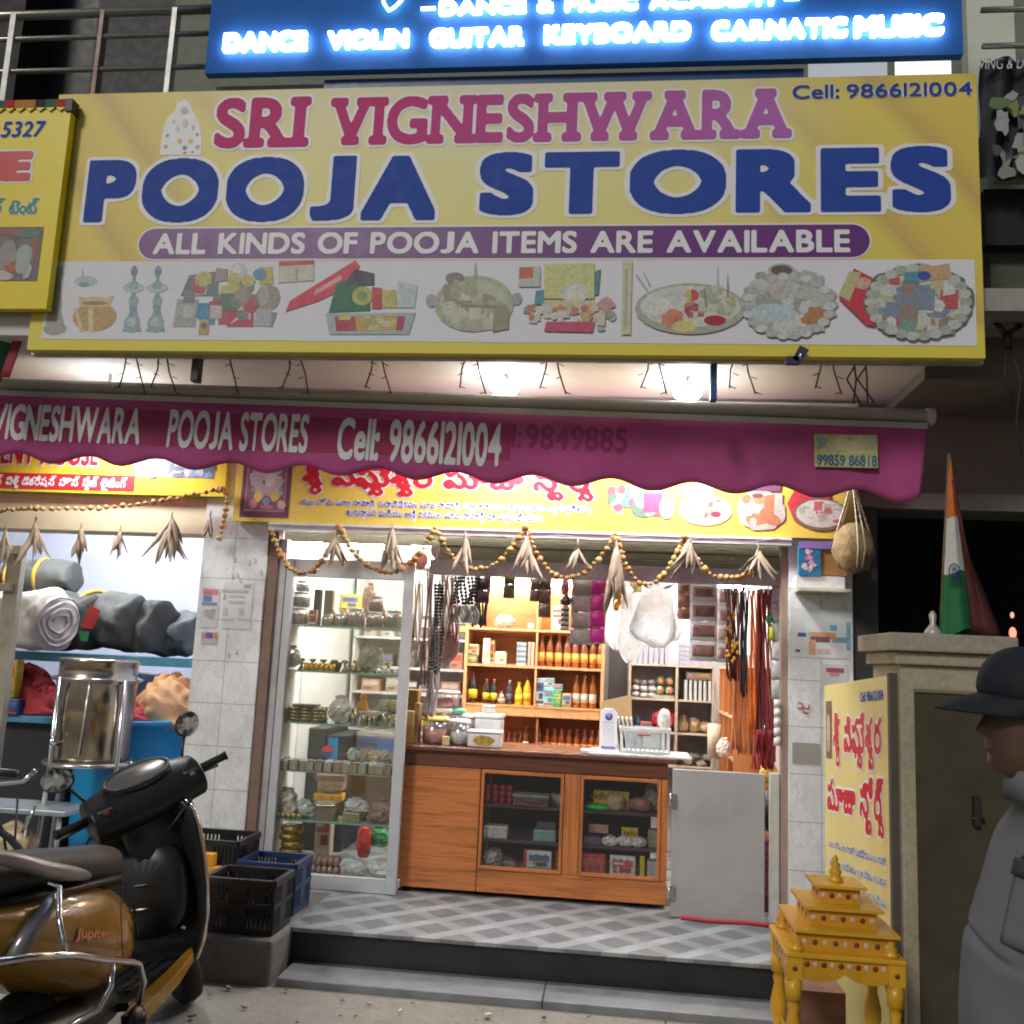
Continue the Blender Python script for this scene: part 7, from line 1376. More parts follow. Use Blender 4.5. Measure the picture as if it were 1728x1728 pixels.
# flag in a pot on the pillar
FYg = 4.62; a = at(1586, 1068, FYg); top = at(1598, 766, FYg)
fl = thing('flag', 'furled Indian tricolour flag on a stick above the gate pillar', 'flag', (a.x, FYg, 1.838))
b = MB(); b.cyl((a.x, FYg, 1.838), (top.x + .01, FYg, top.z), .007, M((.16, .1, .06), .6), n=8); b.build('stick', fl)
fb = MB(); W_ = (.06, .10, .15)
def flagf(t, q):       # furled cloth: folded cone around the stick
    base = Vector((top.x + .008, FYg, top.z - .03)).lerp(Vector((a.x + .04, FYg, 1.86)), t); r = .010 + .058 * t ** 1.1
    return (base.x + r * math.cos(q) * (1 + .18 * math.sin(3 * q + t * 3)) + r * .35, base.y + .7 * r * math.sin(q) * (1 + .2 * math.sin(4 * q)), base.z - .02 * math.sin(2 * q) * t)
for t0, t1, col in ((0, .34, (.55, .13, .015)), (.34, .66, (.55, .55, .52)), (.66, 1, (.008, .13, .04))):
    rs = [[flagf(t0 + (t1 - t0) * i / 8, 2 * math.pi * k / 26) for k in range(26)] for i in range(9)]; fb.rings(rs, M(col, .7, noise=.1), True, True, False)
fb.build('cloth', fl)
b = MB(); rs = []
for i in range(14):
    t = .12 + .88 * i / 13; p = flagf(t, 0); rs.append([(p[0] - .01 + .16 * t * t * s / 6 + .01 * math.sin(s * 1.7 + t * 5), p[1] + .02 * math.sin(s * 1.3), p[2] - .004 * s * t) for s in range(7)])
b.rings(rs, M((.085, .018, .012), .7, noise=.15), True, False, False); b.build('fold', fl, solid=.002)
b = MB(); p = at(1611, 965, FYg - .085)
for k in range(24): q = 2 * math.pi * k / 24; b.cyl((p.x + .006 * math.cos(q), p.y, p.z + .008 * math.sin(q)), (p.x + .022 * math.cos(q), p.y + .004, p.z + .036 * math.sin(q)), .0012, M((.02, .03, .2), .6), n=4)
b.tube([(p.x + .024 * math.cos(q), p.y + .004, p.z + .038 * math.sin(q)) for q in [2 * math.pi * k / 24 for k in range(25)]], .0025, M((.02, .03, .2), .6), 5); b.build('wheel_emblem', fl)
b = MB(); b.lathe([(.001, 0), (.05, 0), (.035, .03), (.012, .06), (.018, .1), (.006, .12), (.001, .12)], M((.40, .40, .38), .4, .3), (a.x - .03, FYg, 1.837), 12, smooth=True); tag(b.build('flag_stand'), 'small grey holder at the foot of the flag on the pillar cap', 'flag stand')
# standee leaning on the pillar
P0 = Vector((1.075, 5.0, .0)); P1 = Vector((1.21, 4.36, .0)); hl, hr = 1.575, 1.64
sd_ = thing('standee_board', 'yellow standing sign board with red Telugu lettering leaning on the gate pillar', 'standee', (1.14, 4.68, .0))
hv = (P1 - P0); Wd = hv.length; hv.normalize(); nv = Vector((-(-hv.y), -hv.x, 0)); nv = Vector((hv.y, -hv.x, 0)); 
if nv.x > 0: nv = -nv
def spl(u, v, o): return tuple(P0 + hv * u + Vector((-.02 + .0 * v, 0, .01)) + Vector((0, 0, v * (hl + (hr - hl) * u / Wd) / 1.6)) + nv * o)
b = MB(); ym = M((.72, .60, .25), .35, noise=.07, scale=2)
b.add([spl(0, 0, 0), spl(Wd, 0, 0), spl(Wd, 1.6, 0), spl(0, 1.6, 0), spl(0, 0, -.03), spl(Wd, 0, -.03), spl(Wd, 1.6, -.03), spl(0, 1.6, -.03)], [(0, 1, 2, 3), (7, 6, 5, 4), (0, 4, 5, 1), (1, 5, 6, 2), (2, 6, 7, 3), (3, 7, 4, 0)], ym); b.build('panel', sd_)
b = MB(); fm = M((.10, .085, .07), .6); b.add([spl(Wd - .001, 0, .004), spl(Wd + .02, 0, .004), spl(Wd + .02, 1.61, .004), spl(Wd - .001, 1.61, .004), spl(Wd - .001, 0, -.034), spl(Wd + .02, 0, -.034), spl(Wd + .02, 1.61, -.034), spl(Wd - .001, 1.61, -.034)], [(0, 1, 2, 3), (7, 6, 5, 4), (0, 4, 5, 1), (1, 5, 6, 2), (2, 6, 7, 3), (3, 7, 4, 0)], fm); b.build('frame', sd_)
b = MB(); t_ = 'శ్రీ విఘ్నేశ్వర'; lettering(b, t_, (.10, 1.20), (Wd - .06, 1.46), spl, red, pw, halo=.05, res=40, bold=.035, pieces=telugu(t_), h_off=.002, t_off=.003)
t_ = 'పూజా స్టోర్స్'; lettering(b, t_, (.03, .92), (Wd - .05, 1.17), spl, red, pw, halo=.05, res=40, bold=.035, pieces=telugu(t_), h_off=.002, t_off=.003); b.build('lettering', sd_)
b = MB()
for k, t_ in enumerate(('యజ్ఞ హోమ పూజ సామాగ్రి, రుద్రాభిషేకము పూజ సామాగ్రి', 'సత్యనారాయణ స్వామి వ్రతము, గృహప్రవేశము, శంకుస్థాపన', 'మరియు అన్ని రకముల పూజ సామాగ్రి మా వద్ద లభించును')): lettering(b, t_, (.05, .80 - .085 * k), (Wd - .04, .855 - .085 * k), spl, navy, pw, halo=.08, res=24, bold=.03, pieces=telugu(t_))
lettering(b, 'Cell: 9866121004', (Wd - .26, 1.50), (Wd - .04, 1.545), spl, navy, pw, halo=.06, res=30, bold=.03); b.build('small_lettering', sd_)
b = MB(); b.poly([spl(.02, 1.24, .002), spl(.085, 1.24, .002), spl(.085, 1.52, .002), spl(.02, 1.52, .002)], M((.16, .1, .07), .5)); 
def sblob(u, v, ru, rv, col, o): b.poly([spl(u + ru * math.cos(q), v + rv * math.sin(q), o) for q in [2 * math.pi * k / 14 for k in range(14)]], M(col, .5, noise=.2, scale=40))
sblob(.05, 1.37, .018, .09, (.5, .42, .32), .003); sblob(.05, 1.30, .022, .03, (.5, .3, .2), .0034)
for i in range(60):
    u = random.uniform(.05, Wd - .05); k = int(u / .11); sblob(u * .2 + (k * .11 + .06) * .8, .44 + random.uniform(-.12, .12), random.uniform(.008, .03), random.uniform(.015, .05), random.choice([(.50, .46, .36), (.45, .40, .28), (.15, .25, .15), (.50, .06, .12), (.4, .44, .45), (.55, .5, .42), (.5, .3, .2)]), .0022 + i * .00003)
b.build('product_picture', sd_)
# yellow wooden temple stand
TX0, TX1, TY0, TY1, TZ = .675, 1.118, 3.90, 4.30, .598
tm = thing('temple_stand', 'yellow painted wooden prayer stand with three stepped tiers and turned legs', 'prayer stand', ((TX0 + TX1) / 2, 4.1, 0))
yt = M((.64, .34, .018), .38, noise=.12, scale=6, coat=.2); ytd = M((.57, .28, .015), .4, noise=.15)
rdot = M((.20, .03, .015), .5); wdot = M((.58, .42, .30), .5)
b = MB(); b.box(TX0 - .0, TX1 + .0, TY0, TY1, TZ - .018, TZ, yt); b.build('table_top', tm, bevel=.004)
ap = MB()
def apron(p0, p1):      # scalloped board under the table edge
    p0, p1 = Vector(p0), Vector(p1); d = p1 - p0; L = d.length; d.normalize(); out = [p0 + Vector((0, 0, 0))]
    pts = [p0, p1] + [p0 + d * L * (1 - k / 20) - Vector((0, 0, .052 + .030 * abs(math.sin(k / 20 * math.pi * 2)) ** .7 * (0 if 0 else 1) - .03 * (1 if k in (0, 20) else 0) + (.03 if k in (0, 20) else 0))) for k in range(21)]
    return pts
for p0, p1, dd in (((TX0 + .03, TY0 + .012, TZ - .0185), (TX1 - .03, TY0 + .012, TZ - .0185), (0, .016, 0)), ((TX0 + .03, TY1 - .028, TZ - .0185), (TX1 - .03, TY1 - .028, TZ - .0185), (0, .016, 0)), ((TX0 + .012, TY0 + .045, TZ - .0185), (TX0 + .012, TY1 - .045, TZ - .0185), (.016, 0, 0)), ((TX1 - .028, TY0 + .045, TZ - .0185), (TX1 - .028, TY1 - .045, TZ - .0185), (.016, 0, 0))):
    ap.extr(apron(p0, p1), dd, ytd)
for k in range(12): x = TX0 + .05 + k * (TX1 - TX0 - .1) / 11; ap.ball((x, TY0 + .0115, TZ - .04), (.011, .0025, .011), rdot if k % 2 else wdot, 8, 6)
for k in range(10): y = TY0 + .06 + k * (TY1 - TY0 - .12) / 9; ap.ball((TX0 + .0115, y, TZ - .04), (.0025, .011, .011), rdot if k % 2 else wdot, 8, 6)
ap.build('apron', tm)
legp = [(.020, 0), (.026, .02), (.017, .05), (.028, .09), (.022, .12), (.03, .125), (.03, .2), (.02, .215), (.033, .27), (.034, .31), (.018, .38), (.024, .40), (.019, .42), (.031, .425), (.031, .50)]
for x in (TX0 + .035, TX1 - .035):
    for y in (TY0 + .035, TY1 - .035):
        b = MB(); b.lathe(legp, yt, (x, y, .0), 14); b.box(x - .03, x + .03, y - .03, y + .03, .50, TZ - .019, yt); b.ball((x, y - .031, .54), (.01, .003, .01), rdot, 8, 6); b.ball((x, y - .031, .16), (.01, .004, .01), rdot, 8, 6); b.build('leg', tm)
        b = MB(); b.lathe([(.03, 0), (.03, .012), (.02, .02), (.027, .03), (.014, .042), (.02, .05), (.008, .066), (.001, .07)], yt, (x + (.012 if x < .9 else -.012), y + (.01 if y < 4.1 else -.01), TZ), 14); b.build('finial', tm)
b = MB(); b.box(TX0 + .03, TX0 + .042, TY0 + .066, TY1 - .066, .22, .262, yt)
for k in range(8): b.box(TX0 + .028, TX0 + .0298, TY0 + .08 + k * .03, TY0 + .09 + k * .03, .228, .254, M((.3, .2, .04), .5))
b.build('stretcher', tm)
cx, cyy, z = (TX0 + TX1) / 2 + .008, 4.105, TZ
for w, h, n in ((.345, .082, 4), (.255, .076, 3), (.155, .072, 2)):
    b = MB(); b.box(cx - w / 2, cx + w / 2, cyy - w / 2, cyy + w / 2, z + .0005, z + h - .012, ytd); b.box(cx - w / 2 - .022, cx + w / 2 + .022, cyy - w / 2 - .022, cyy + w / 2 + .022, z + h - .0115, z + h, yt)
    for k in range(2 * n + 1):
        x = cx - w / 2 + w * (k + .5) / (2 * n + 1); m_ = rdot if k % 2 else wdot
        b.ball((x, cyy - w / 2, z + h * .42), (.0105, .003, .011), m_, 8, 6); b.ball((cx - w / 2, cyy - w / 2 + w * (k + .5) / (2 * n + 1), z + h * .42), (.003, .0105, .011), m_, 8, 6)
    b.build('tier', tm, bevel=.002); z += h
b = MB(); b.lathe([(.03, 0), (.03, .008), (.018, .018), (.024, .03), (.026, .036), (.014, .05), (.02, .062), (.009, .076), (.013, .084), (.005, .098), (.001, .1)], yt, (cx, cyy, z), 14); b.build('finial', tm)
b = MB(); b.box(.80, 1.02, 4.45, 4.7, .0, .30, M((.22, .11, .07), .8, noise=.25, bump=.3)); b.box(.797, 1.023, 4.447, 4.703, .04, .12, M((.18, .02, .015), .6)); tag(b.build('brown_carton'), 'brown carton with a dark red band behind the legs of the prayer stand', 'carton')
# distant red lamps in the dark passage
for px, py, r, l in ((1709, 1068, .035, 'upper of the three red glowing lamps in the dark at the right edge'), (1708, 1038, .02, 'small pale glow above the red lamps in the dark at the right edge'), (1710, 1102, .03, 'lower of the red glowing lamps in the dark at the right edge')):
    q = at(px, py, 8.0); t = thing('red_lamp', l, 'lamp', tuple(q)); b = MB(); b.ball(tuple(q), (r * .8, r * .6, r * 1.3), M((1., .16, .10) if r > .025 else (1., .5, .35), emit=2.2 if r > .025 else .7), 12, 8); b.build('glowing_globe', t); b = MB(); b.cyl((q.x, q.y, q.z - r * 1.6), (q.x, q.y, q.z - r * 1.2), r * .6, dark); b.cyl((q.x, q.y, q.z - r * 1.6), (q.x, q.y + .5, q.z - r * 1.6), .008, dark); b.build('holder', t)
# ================================================================ MAN IN UNIFORM (right edge, seen in profile)
MX, MYy = .945, 2.12; HX = .875
mn = thing('person', 'man in a grey uniform shirt and dark peaked cap at the right edge', 'person', (MX, MYy, 0))
skin = M((.085, .042, .028), .5, noise=.12, scale=30); shirt = M((.15, .162, .172), .9, noise=.26, scale=420, bump=.12); trs = M((.02, .022, .03), .8)
fd = Vector((-.985, -.17, 0)).normalized(); ld = Vector((.17, -.985, 0)).normalized()        # chest facing, his left
def bp(f, l, z): return Vector((MX, MYy, 0)) + fd * f + ld * l + Vector((0, 0, z))
# body skeleton grown with a skin modifier
vs, es, rad = [], [], []
def jnt(p, r, par=None):
    vs.append(p); rad.append(r); 
    if par is not None: es.append((par, len(vs) - 1))
    return len(vs) - 1
pel = jnt(bp(0, 0, .92), .13); sp1 = jnt(bp(.03, 0, 1.08), .13, pel); sp2 = jnt(bp(.02, 0, 1.26), .13, sp1); nk = jnt(bp(.055, 0, 1.40), .06, sp2); jnt(bp(.085, 0, 1.50), .054, nk)
for s in (-1, 1):
    hp = jnt(bp(0, .09 * s, .88), .085, pel); kn = jnt(bp(.02, .10 * s, .48), .058, hp); an = jnt(bp(-.02, .10 * s, .09), .042, kn); jnt(bp(.12, .11 * s, .04), .035, an)
    shd = jnt(bp(-.02, .17 * s, 1.36), .06, sp2); el = jnt(bp(-.08, .26 * s, 1.09), .042, shd); wr = jnt(bp(-.02, .27 * s, .86), .029, el)
    pm = jnt(bp(.0, .27 * s, .79), .026, wr)
    for q in range(4):
        f1 = jnt(bp(.03 - .022 * q, .275 * s, .735), .0095, pm); f2 = jnt(bp(.032 - .022 * q, .265 * s, .70 + .006 * abs(q - 1.5)), .0085, f1); jnt(bp(.028 - .02 * q, .25 * s, .675 + .008 * abs(q - 1.5)), .0075, f2)
    th = jnt(bp(.045, .255 * s, .785), .010, pm); jnt(bp(.055, .245 * s, .745), .0085, th)
me = bpy.data.meshes.new('body'); me.from_pydata([tuple(v - Vector((MX, MYy, 0))) for v in vs], es, []); body = bpy.data.objects.new('body', me); COL.objects.link(body); body.parent = mn; me.materials.append(skin)
md = body.modifiers.new('skin', 'SKIN'); md.use_smooth_shade = True
for i, r in enumerate(rad): me.skin_vertices[0].data[i].radius = (r, r)
me.skin_vertices[0].data[0].use_root = True
md = body.modifiers.new('sub', 'SUBSURF'); md.levels = 1; md.render_levels = 2
# shirt: lofted sections front / back / half width
b = MB(); rs = []
for z, f, bk_, w in ((.80, .20, .135, .185), (.86, .215, .14, .19), (.94, .225, .135, .19), (1.02, .222, .13, .19), (1.09, .205, .13, .195), (1.118, .205, .13, .196), (1.13, .180, .13, .196), (1.145, .190, .13, .198), (1.16, .180, .13, .20), (1.24, .150, .13, .205), (1.31, .125, .12, .20), (1.36, .105, .10, .17), (1.395, .108, .06, .11), (1.425, .118, .01, .074)):
    ring_ = []
    for k in range(44):
        q = 2 * math.pi * k / 44; c, s_ = math.cos(q), math.sin(q); r = f if c > 0 else bk_; wr_ = 1 + .018 * math.sin(9 * q + z * 60) * math.sin(z * 23 + q * 2) + (.012 * math.sin(z * 95 + q * 3) if z < 1.15 else 0)
        ring_.append(bp(r * math.copysign(abs(c) ** .8, c) * wr_, w * math.copysign(abs(s_) ** .8, s_) * wr_, z + .012 * math.sin(3 * q + z * 9)))
    rs.append([tuple(p) for p in ring_])
b.rings(rs, shirt, True, True, False); crumple(b, .06, 6.0, .9, 2.); crumple(b, .012, 24, .8, 5.); b.build('shirt', mn, subd=2, solid=.004)
b = MB()
for s in (-1, 1):
    b = MB(); b.tube([tuple(bp(-.02, .15 * s, 1.365)), tuple(bp(-.05, .225 * s, 1.30)), tuple(bp(-.07, .25 * s, 1.2)), tuple(bp(-.08, .262 * s, 1.10))], [.07, .078, .07, .066], shirt, 16); b.build('sleeve', mn, subd=1)
b = MB(); b.rings([[tuple(bp(f * math.cos(q) + o, w * math.sin(q), z + .022 * math.cos(q))) for q in [2 * math.pi * k / 24 for k in range(24)]] for z, f, w, o in ((1.405, .064, .072, .062), (1.452, .058, .064, .072), (1.448, .068, .074, .068), (1.392, .085, .095, .052))], shirt, True, True, False); b.build('collar', mn, solid=.004)
b = MB()
def chest(u, v, o):      # patch on his left breast
    z = 1.22 + .13 * v; l = .04 + .105 * u; f = .132 + .035 * (1 - v) - 1.1 * max(0, l - .02) ** 2 + o; return tuple(bp(f, l, z))
b.grid(lambda u, v: chest(u, v - .55, .006), 8, 8, shirt); b.grid(lambda u, v: chest(u * 1.04 - .02, .42 + .25 * v, .012), 8, 4, M((.035, .036, .042), .7)); b.build('pocket', mn, solid=.004)
b = MB(); p = bp(.135, .085, 1.27); b.obox(tuple(p), (.014, .07, .09), M((.02, .021, .025), .4), (0, .12, math.atan2(fd.y, fd.x) + .25)); tag(b.build('mobile_phone', bevel=.004), 'dark mobile phone sticking out of the man\'s breast pocket', 'phone')
b = MB()
for s in (-1, 1): b.tube([tuple(bp(0, .09 * s, .9)), tuple(bp(.01, .095 * s, .7)), tuple(bp(.02, .10 * s, .48)), tuple(bp(-.01, .10 * s, .12))], [.115, .105, .085, .08], trs, 18)
b.rings([[tuple(bp(.16 * math.cos(q), .185 * math.sin(q), z)) for q in [2 * math.pi * k / 28 for k in range(28)]] for z in (.84, .93)], trs); b.build('trousers', mn, subd=1)
b = MB()
for s in (-1, 1): b.rings([[tuple(bp(.02 + f + rf * math.cos(q), .10 * s + rl * math.sin(q), z)) for q in [2 * math.pi * k / 20 for k in range(20)]] for z, f, rf, rl in ((.0, .05, .135, .048), (.03, .05, .14, .052), (.06, .03, .115, .05), (.10, -.03, .06, .045))], black)
b.build('shoe', mn)
# head: profile driven surface; faces the left of the photograph
hc = Vector((HX - .005, MYy, 0)); hd = Vector((-1, .06, 0)).normalized(); hl_ = Vector((-.06, -1, 0)).normalized()
prof = [(1.452, .052, .050, .050), (1.462, .072, .055, .056), (1.470, .088, .060, .060), (1.480, .094, .066, .063), (1.492, .0925, .070, .066), (1.500, .0885, .073, .067), (1.506, .096, .075, .0675), (1.512, .0985, .076, .068), (1.5165, .094, .078, .0685), (1.522, .0985, .080, .069), (1.529, .0965, .082, .0695), (1.535, .097, .084, .070), (1.541, .113, .086, .0705), (1.547, .119, .088, .071), (1.553, .117, .090, .0715), (1.562, .109, .093, .072), (1.575, .099, .096, .073), (1.588, .0905, .098, .074), (1.600, .0955, .100, .0745), (1.615, .0985, .102, .075), (1.64, .096, .102, .0745), (1.665, .085, .094, .068), (1.685, .062, .074, .052), (1.697, .03, .035, .026)]
b = MB(); rs = []
for z, f, bk_, w in prof:
    ring_ = []
    base = .094 if z > 1.585 else .090 - .15 * max(0, 1.50 - z)
    for k in range(48):
        q = 2 * math.pi * k / 48 - math.pi; c, s_ = math.cos(q), math.sin(q); aq = abs(q)
        if c > 0:
            fn = math.exp(-(aq / .22) ** 2) if f > base else math.exp(-(aq / .5) ** 2); fr_ = min(base, f if z > 1.6 else base) ; rf = fr_ + (f - fr_) * fn
            eye = .008 * math.exp(-((aq - .40) / .16) ** 2 - ((z - 1.588) / .011) ** 2)
            x, y = rf * c - eye, w * math.copysign(abs(s_) ** .92, s_)
        else: x, y = bk_ * c, w * s_
        ring_.append(tuple(hc + hd * (x) + hl_ * y + Vector((0, 0, z))))
    rs.append(ring_)
b.rings(rs, skin); 
for s in (-1, 1): b.ball(tuple(hc + hd * .083 + hl_ * .031 * s + Vector((0, 0, 1.588))), (.010, .010, .008), M((.35, .32, .29), .3), 10, 8); b.ball(tuple(hc + hd * .0915 + hl_ * .033 * s + Vector((0, 0, 1.588))), (.004, .004, .005), black, 8, 6)
b.build('head', mn, subd=1)
b = MB()
for s in (-1, 1):
    e0 = hc + hl_ * .074 * s - hd * .012 + Vector((0, 0, 1.568)); b.ball(tuple(e0), (.021, .008, .034), skin, 12, 8); b.tube([tuple(e0 + hd * .012 * math.cos(q) + hl_ * .007 * s + Vector((0, 0, .026 * math.sin(q)))) for q in [.3 + k * .45 for k in range(9)]], .0045, skin, 6)
b.build('ears', mn) if 0 else b.build('ear', mn)
b = MB(); hm = M((.008, .007, .007), .7, bump=.4, scale=60); rs = []
for z, w, bk_ in ((1.515, .062, .085), (1.54, .072, .097), (1.58, .0775, .105), (1.61, .0785, .107)):
    rs.append([tuple(hc + hd * (bk_ * math.cos(q)) + hl_ * (w * math.sin(q)) + Vector((0, 0, z))) for q in [math.pi * (.5 + .04) + (math.pi * .92) * k / 16 for k in range(17)]])
b.rings(rs, hm, True, False, False); b.build('hair', mn, solid=.006)
b = MB(); cm_ = M((.006, .007, .013), .8, noise=.15, scale=20, bump=.2); rs = []
for z, f, bk_, w in ((1.592, .104, .109, .083), (1.62, .110, .113, .085), (1.655, .104, .111, .083), (1.685, .085, .095, .070), (1.705, .05, .055, .042), (1.712, .01, .01, .01)):
    rs.append([tuple(hc + hd * ((f if math.cos(q) > 0 else bk_) * math.cos(q)) + hl_ * (w * math.sin(q)) + Vector((0, 0, z + .014 * math.cos(q)))) for q in [2 * math.pi * k / 36 for k in range(36)]])
b.rings(rs, cm_); cap_ = b.build('cap', mn, subd=1, solid=.003)
b = MB(); rs = []
for k in range(9):
    t = k / 8; rs.append([tuple(hc + hd * (.092 * math.cos(q) + (.004 + .098 * t) * max(0, math.cos(q)) ** .6) + hl_ * (.081 * math.sin(q) * (1 - .02 * t)) + Vector((0, 0, 1.606 - .034 * t ** 1.4 + .016 * math.cos(q)))) for q in [math.pi * (-.46 + .92 * j / 22) for j in range(23)]])
b.rings(rs, cm_, True, False, False); b.build('cap_peak', cap_, solid=.004) if 0 else b.build('cap_peak', mn, solid=.005)
# ================================================================ SCOOTER
TH = R_(92); FCP = Vector((-1.945, 4.51, 0)); hh = Vector((math.cos(TH), math.sin(TH), 0))
org = FCP - hh * 1.27 * 1.014
sc = thing('scooter', 'mustard yellow and black scooter parked with its handlebar turned at the left', 'scooter', tuple(org), TH); sc.rotation_euler = (R_(-9), 0, TH); sc.scale = (1.014,) * 3
ylw = M((.48, .25, .03), .24, noise=.05, scale=4, coat=.6); bkp = M((.014, .014, .015), .38, noise=.2); bks = M((.04, .04, .04), .5, noise=.2, scale=40, bump=.12); rub = M((.012, .012, .012), .8, bump=.3, scale=90); sil = M((.40, .40, .43), .35, .5)
def sec(u, w, z0, z1, n=26, p=2.6, du=0.):
    zc, rz = (z0 + z1) / 2, (z1 - z0) / 2; out_ = []
    for k in range(n):
        q = 2 * math.pi * k / n; c, s_ = math.cos(q), math.sin(q); out_.append((u + du * s_, w * math.copysign(abs(c) ** (2 / p), c), zc + rz * math.copysign(abs(s_) ** (2 / p), s_)))
    return out_
def zup(b):
    b.v = [(x, y, z + .07 + .10 * max(0, .28 - x)) for x, y, z in b.v]; return b
def wheel(u, r=.232, mtx=None, nm='wheel'):
    w = MB(); w.lathe([(r * .66, -.04), (r * .84, -.05), (r * .97, -.036), (r, 0), (r * .97, .036), (r * .84, .05), (r * .66, .04)], rub, (0, 0, 0), 36); rot = Matrix.Translation((u, 0, r)) @ Matrix.Rotation(math.pi / 2, 4, 'X')
    w.xf(rot); 
    if mtx: w.xf(mtx)
    o = w.build(nm, sc, local=True); o2 = MB(); o2.lathe([(.03, -.06), (.035, -.03), (.13, -.028), (r * .66, -.036), (r * .68, .0), (r * .66, .036), (.13, .028), (.035, .03), (.03, .06)], M((.05, .05, .052), .4, .4), (0, 0, 0), 24); o2.xf(rot)
    if mtx: o2.xf(mtx)
    o2.build('rim', o, local=True)
SA = R_(43); RAKE = Matrix.Rotation(R_(-25), 4, 'Y') @ Matrix.Rotation(SA, 4, 'Z') @ Matrix.Rotation(R_(25), 4, 'Y')
stm = Matrix.Translation((1.22, 0, .232)) @ RAKE @ Matrix.Translation((-1.22, 0, -.232))
wheel(0); wheel(1.27, .232, stm)
b = MB(); b.rings([sec(-.46, .045, .56, .63), sec(-.42, .09, .50, .655), sec(-.34, .13, .49, .68), sec(-.2, .17, .44, .695), sec(-.05, .195, .38, .70), sec(.1, .212, .33, .70), sec(.25, .215, .28, .69), sec(.38, .205, .275, .66), sec(.48, .18, .28, .60), sec(.55, .14, .30, .52), sec(.58, .09, .33, .46)], ylw); zup(b).build('rear_body', sc, local=True, subd=1)
b = MB(); b.rings([sec(-.36, .12, .28, .44), sec(-.1, .15, .22, .40), sec(.2, .15, .2, .36), sec(.45, .12, .2, .34)], bkp); b.cyl((-.35, -.16, .22), (.25, -.17, .19), .05, M((.05, .05, .05), .4, .5), n=14); b.build('engine', sc, local=True)
b = MB(); b.rings([sec(-.46, .10, .685, .76), sec(-.36, .14, .68, .81), sec(-.1, .155, .67, .83), sec(.12, .165, .66, .815), sec(.3, .165, .645, .80), sec(.46, .15, .63, .785), sec(.55, .12, .625, .755), sec(.59, .07, .635, .715)], bks); zup(b).build('seat', sc, local=True, subd=1)
b = MB(); b.rings([sec(-.40, .165, .655, .70), sec(.1, .19, .65, .69), sec(.45, .165, .62, .675), sec(.57, .12, .58, .66)], bkp); zup(b).build('under_seat_trim', sc, local=True, subd=1)
b = MB()
for s in (-1, 1): b.tube([(.20, .165 * s, .695), (.05, .185 * s, .72), (-.12, .19 * s, .745), (-.26, .185 * s, .79), (-.40, .16 * s, .83), (-.50, .10 * s, .835), (-.52, .0, .835)], [.012, .028, .030, .026, .022, .022, .022], sil, 12)
zup(b).build('grab_rail', sc, local=True, subd=1)
b = MB(); b.tube([(.36, -.24, .22), (.33, -.275, .30), (.27, -.29, .375), (.20, -.295, .395), (0, -.295, .44), (-.16, -.29, .485), (-.36, -.26, .52), (-.50, -.16, .53), (-.54, 0, .53), (-.50, .16, .53), (-.36, .26, .52)], .013, chrome, 10); b.tube([(.08, -.292, .42), (.07, -.285, .34), (.03, -.26, .28), (-.05, -.20, .25)], .010, chrome, 8); b.tube([(-.20, -.285, .50), (-.17, -.25, .60), (-.10, -.215, .69), (-.13, -.19, .71)], .009, chrome, 8); zup(b).build('crash_guard', sc, local=True)
b = MB(); b.ball((.33, -.24, .235), (.06, .03, .055), bkp, 14, 10); b.cyl((.30, -.20, .24), (.34, -.27, .24), .025, bkp); b.build('footrest', sc, local=True)
b = MB(); b.rings([sec(-.475, .05, .53, .59), sec(-.44, .10, .505, .60), sec(-.37, .135, .49, .58), sec(-.30, .158, .50, .555)], M((.22, .012, .03), .15, coat=.6)); zup(b).build('tail_light', sc, local=True, subd=1)
b = MB(); b.rings([[(u, y * s_, z) for u, z in ((-.27, .50), (-.24, .60), (-.10, .665), (-.14, .56), (-.2, .47))] for y, s_ in ((.176, -1), (.20, -1))], M((.30, .29, .29), .15, .4, coat=.5)) if 0 else b.tube([(-.29, -.158, .50), (-.22, -.178, .57), (-.13, -.196, .645), (-.08, -.198, .685)], [.02, .03, .022, .006], M((.32, .31, .31), .2, .5), 10); zup(b).build('indicator', sc, local=True)
b = MB(); b.obox((-.50, 0, .36), (.008, .23, .13), M((.62, .62, .6), .5), (0, .2, 0)); lettering(b, 'TG', (-.10, .315), (.02, .405), lambda u, v, o: (-.506 - o - (v - .36) * .2, -u, v), dark, res=30, bold=.03, t_off=.003); zup(b).build('number_plate', sc, local=True)
b = MB(); polys, box = glyphs('Jupiter', res=36, bold=.03, slant=.2)
n0 = lambda u: -.2155 - .004 + .10 * max(0, u - .26) ** 1.5
vs, fs = [], []
for p_ in polys:
    fs.append(tuple(range(len(vs), len(vs) + len(p_)))); vs += [(.0 + .22 * (x - box[0]) / (box[2] - box[0]), -.2085 - .012 * ((x - box[0]) / (box[2] - box[0])), .505 + .045 * (z - box[1]) / (box[3] - box[1]) - .040 * (x - box[0]) / (box[2] - box[0])) for x, z in p_]
b.add(vs, fs, chrome); o = zup(b).build('lettering', sc, local=True); md = o.modifiers.new('depth', 'SOLIDIFY'); md.thickness = .006; md.offset = -1
b = MB()
for k in range(2): b.obox((.475 - .012 * k, -.182 - .012 * k, .52 - .07 * k), (.07, .008, .016), black, (0, .9, .35))
zup(b).build('vent', sc, local=True)
b = MB(); b.rings([[(u, y, z) for y, z in ((-w, .245), (-w, .275), (w, .275), (w, .245))] for u, w in ((.42, .17), (.6, .165), (.85, .16), (1.02, .15))], bkp, False); 
for k in range(5): b.box(.55, .95, -.12 + k * .055, -.09 + k * .055, .2755, .281, rub)
b.build('floorboard', sc, local=True)
b = MB()
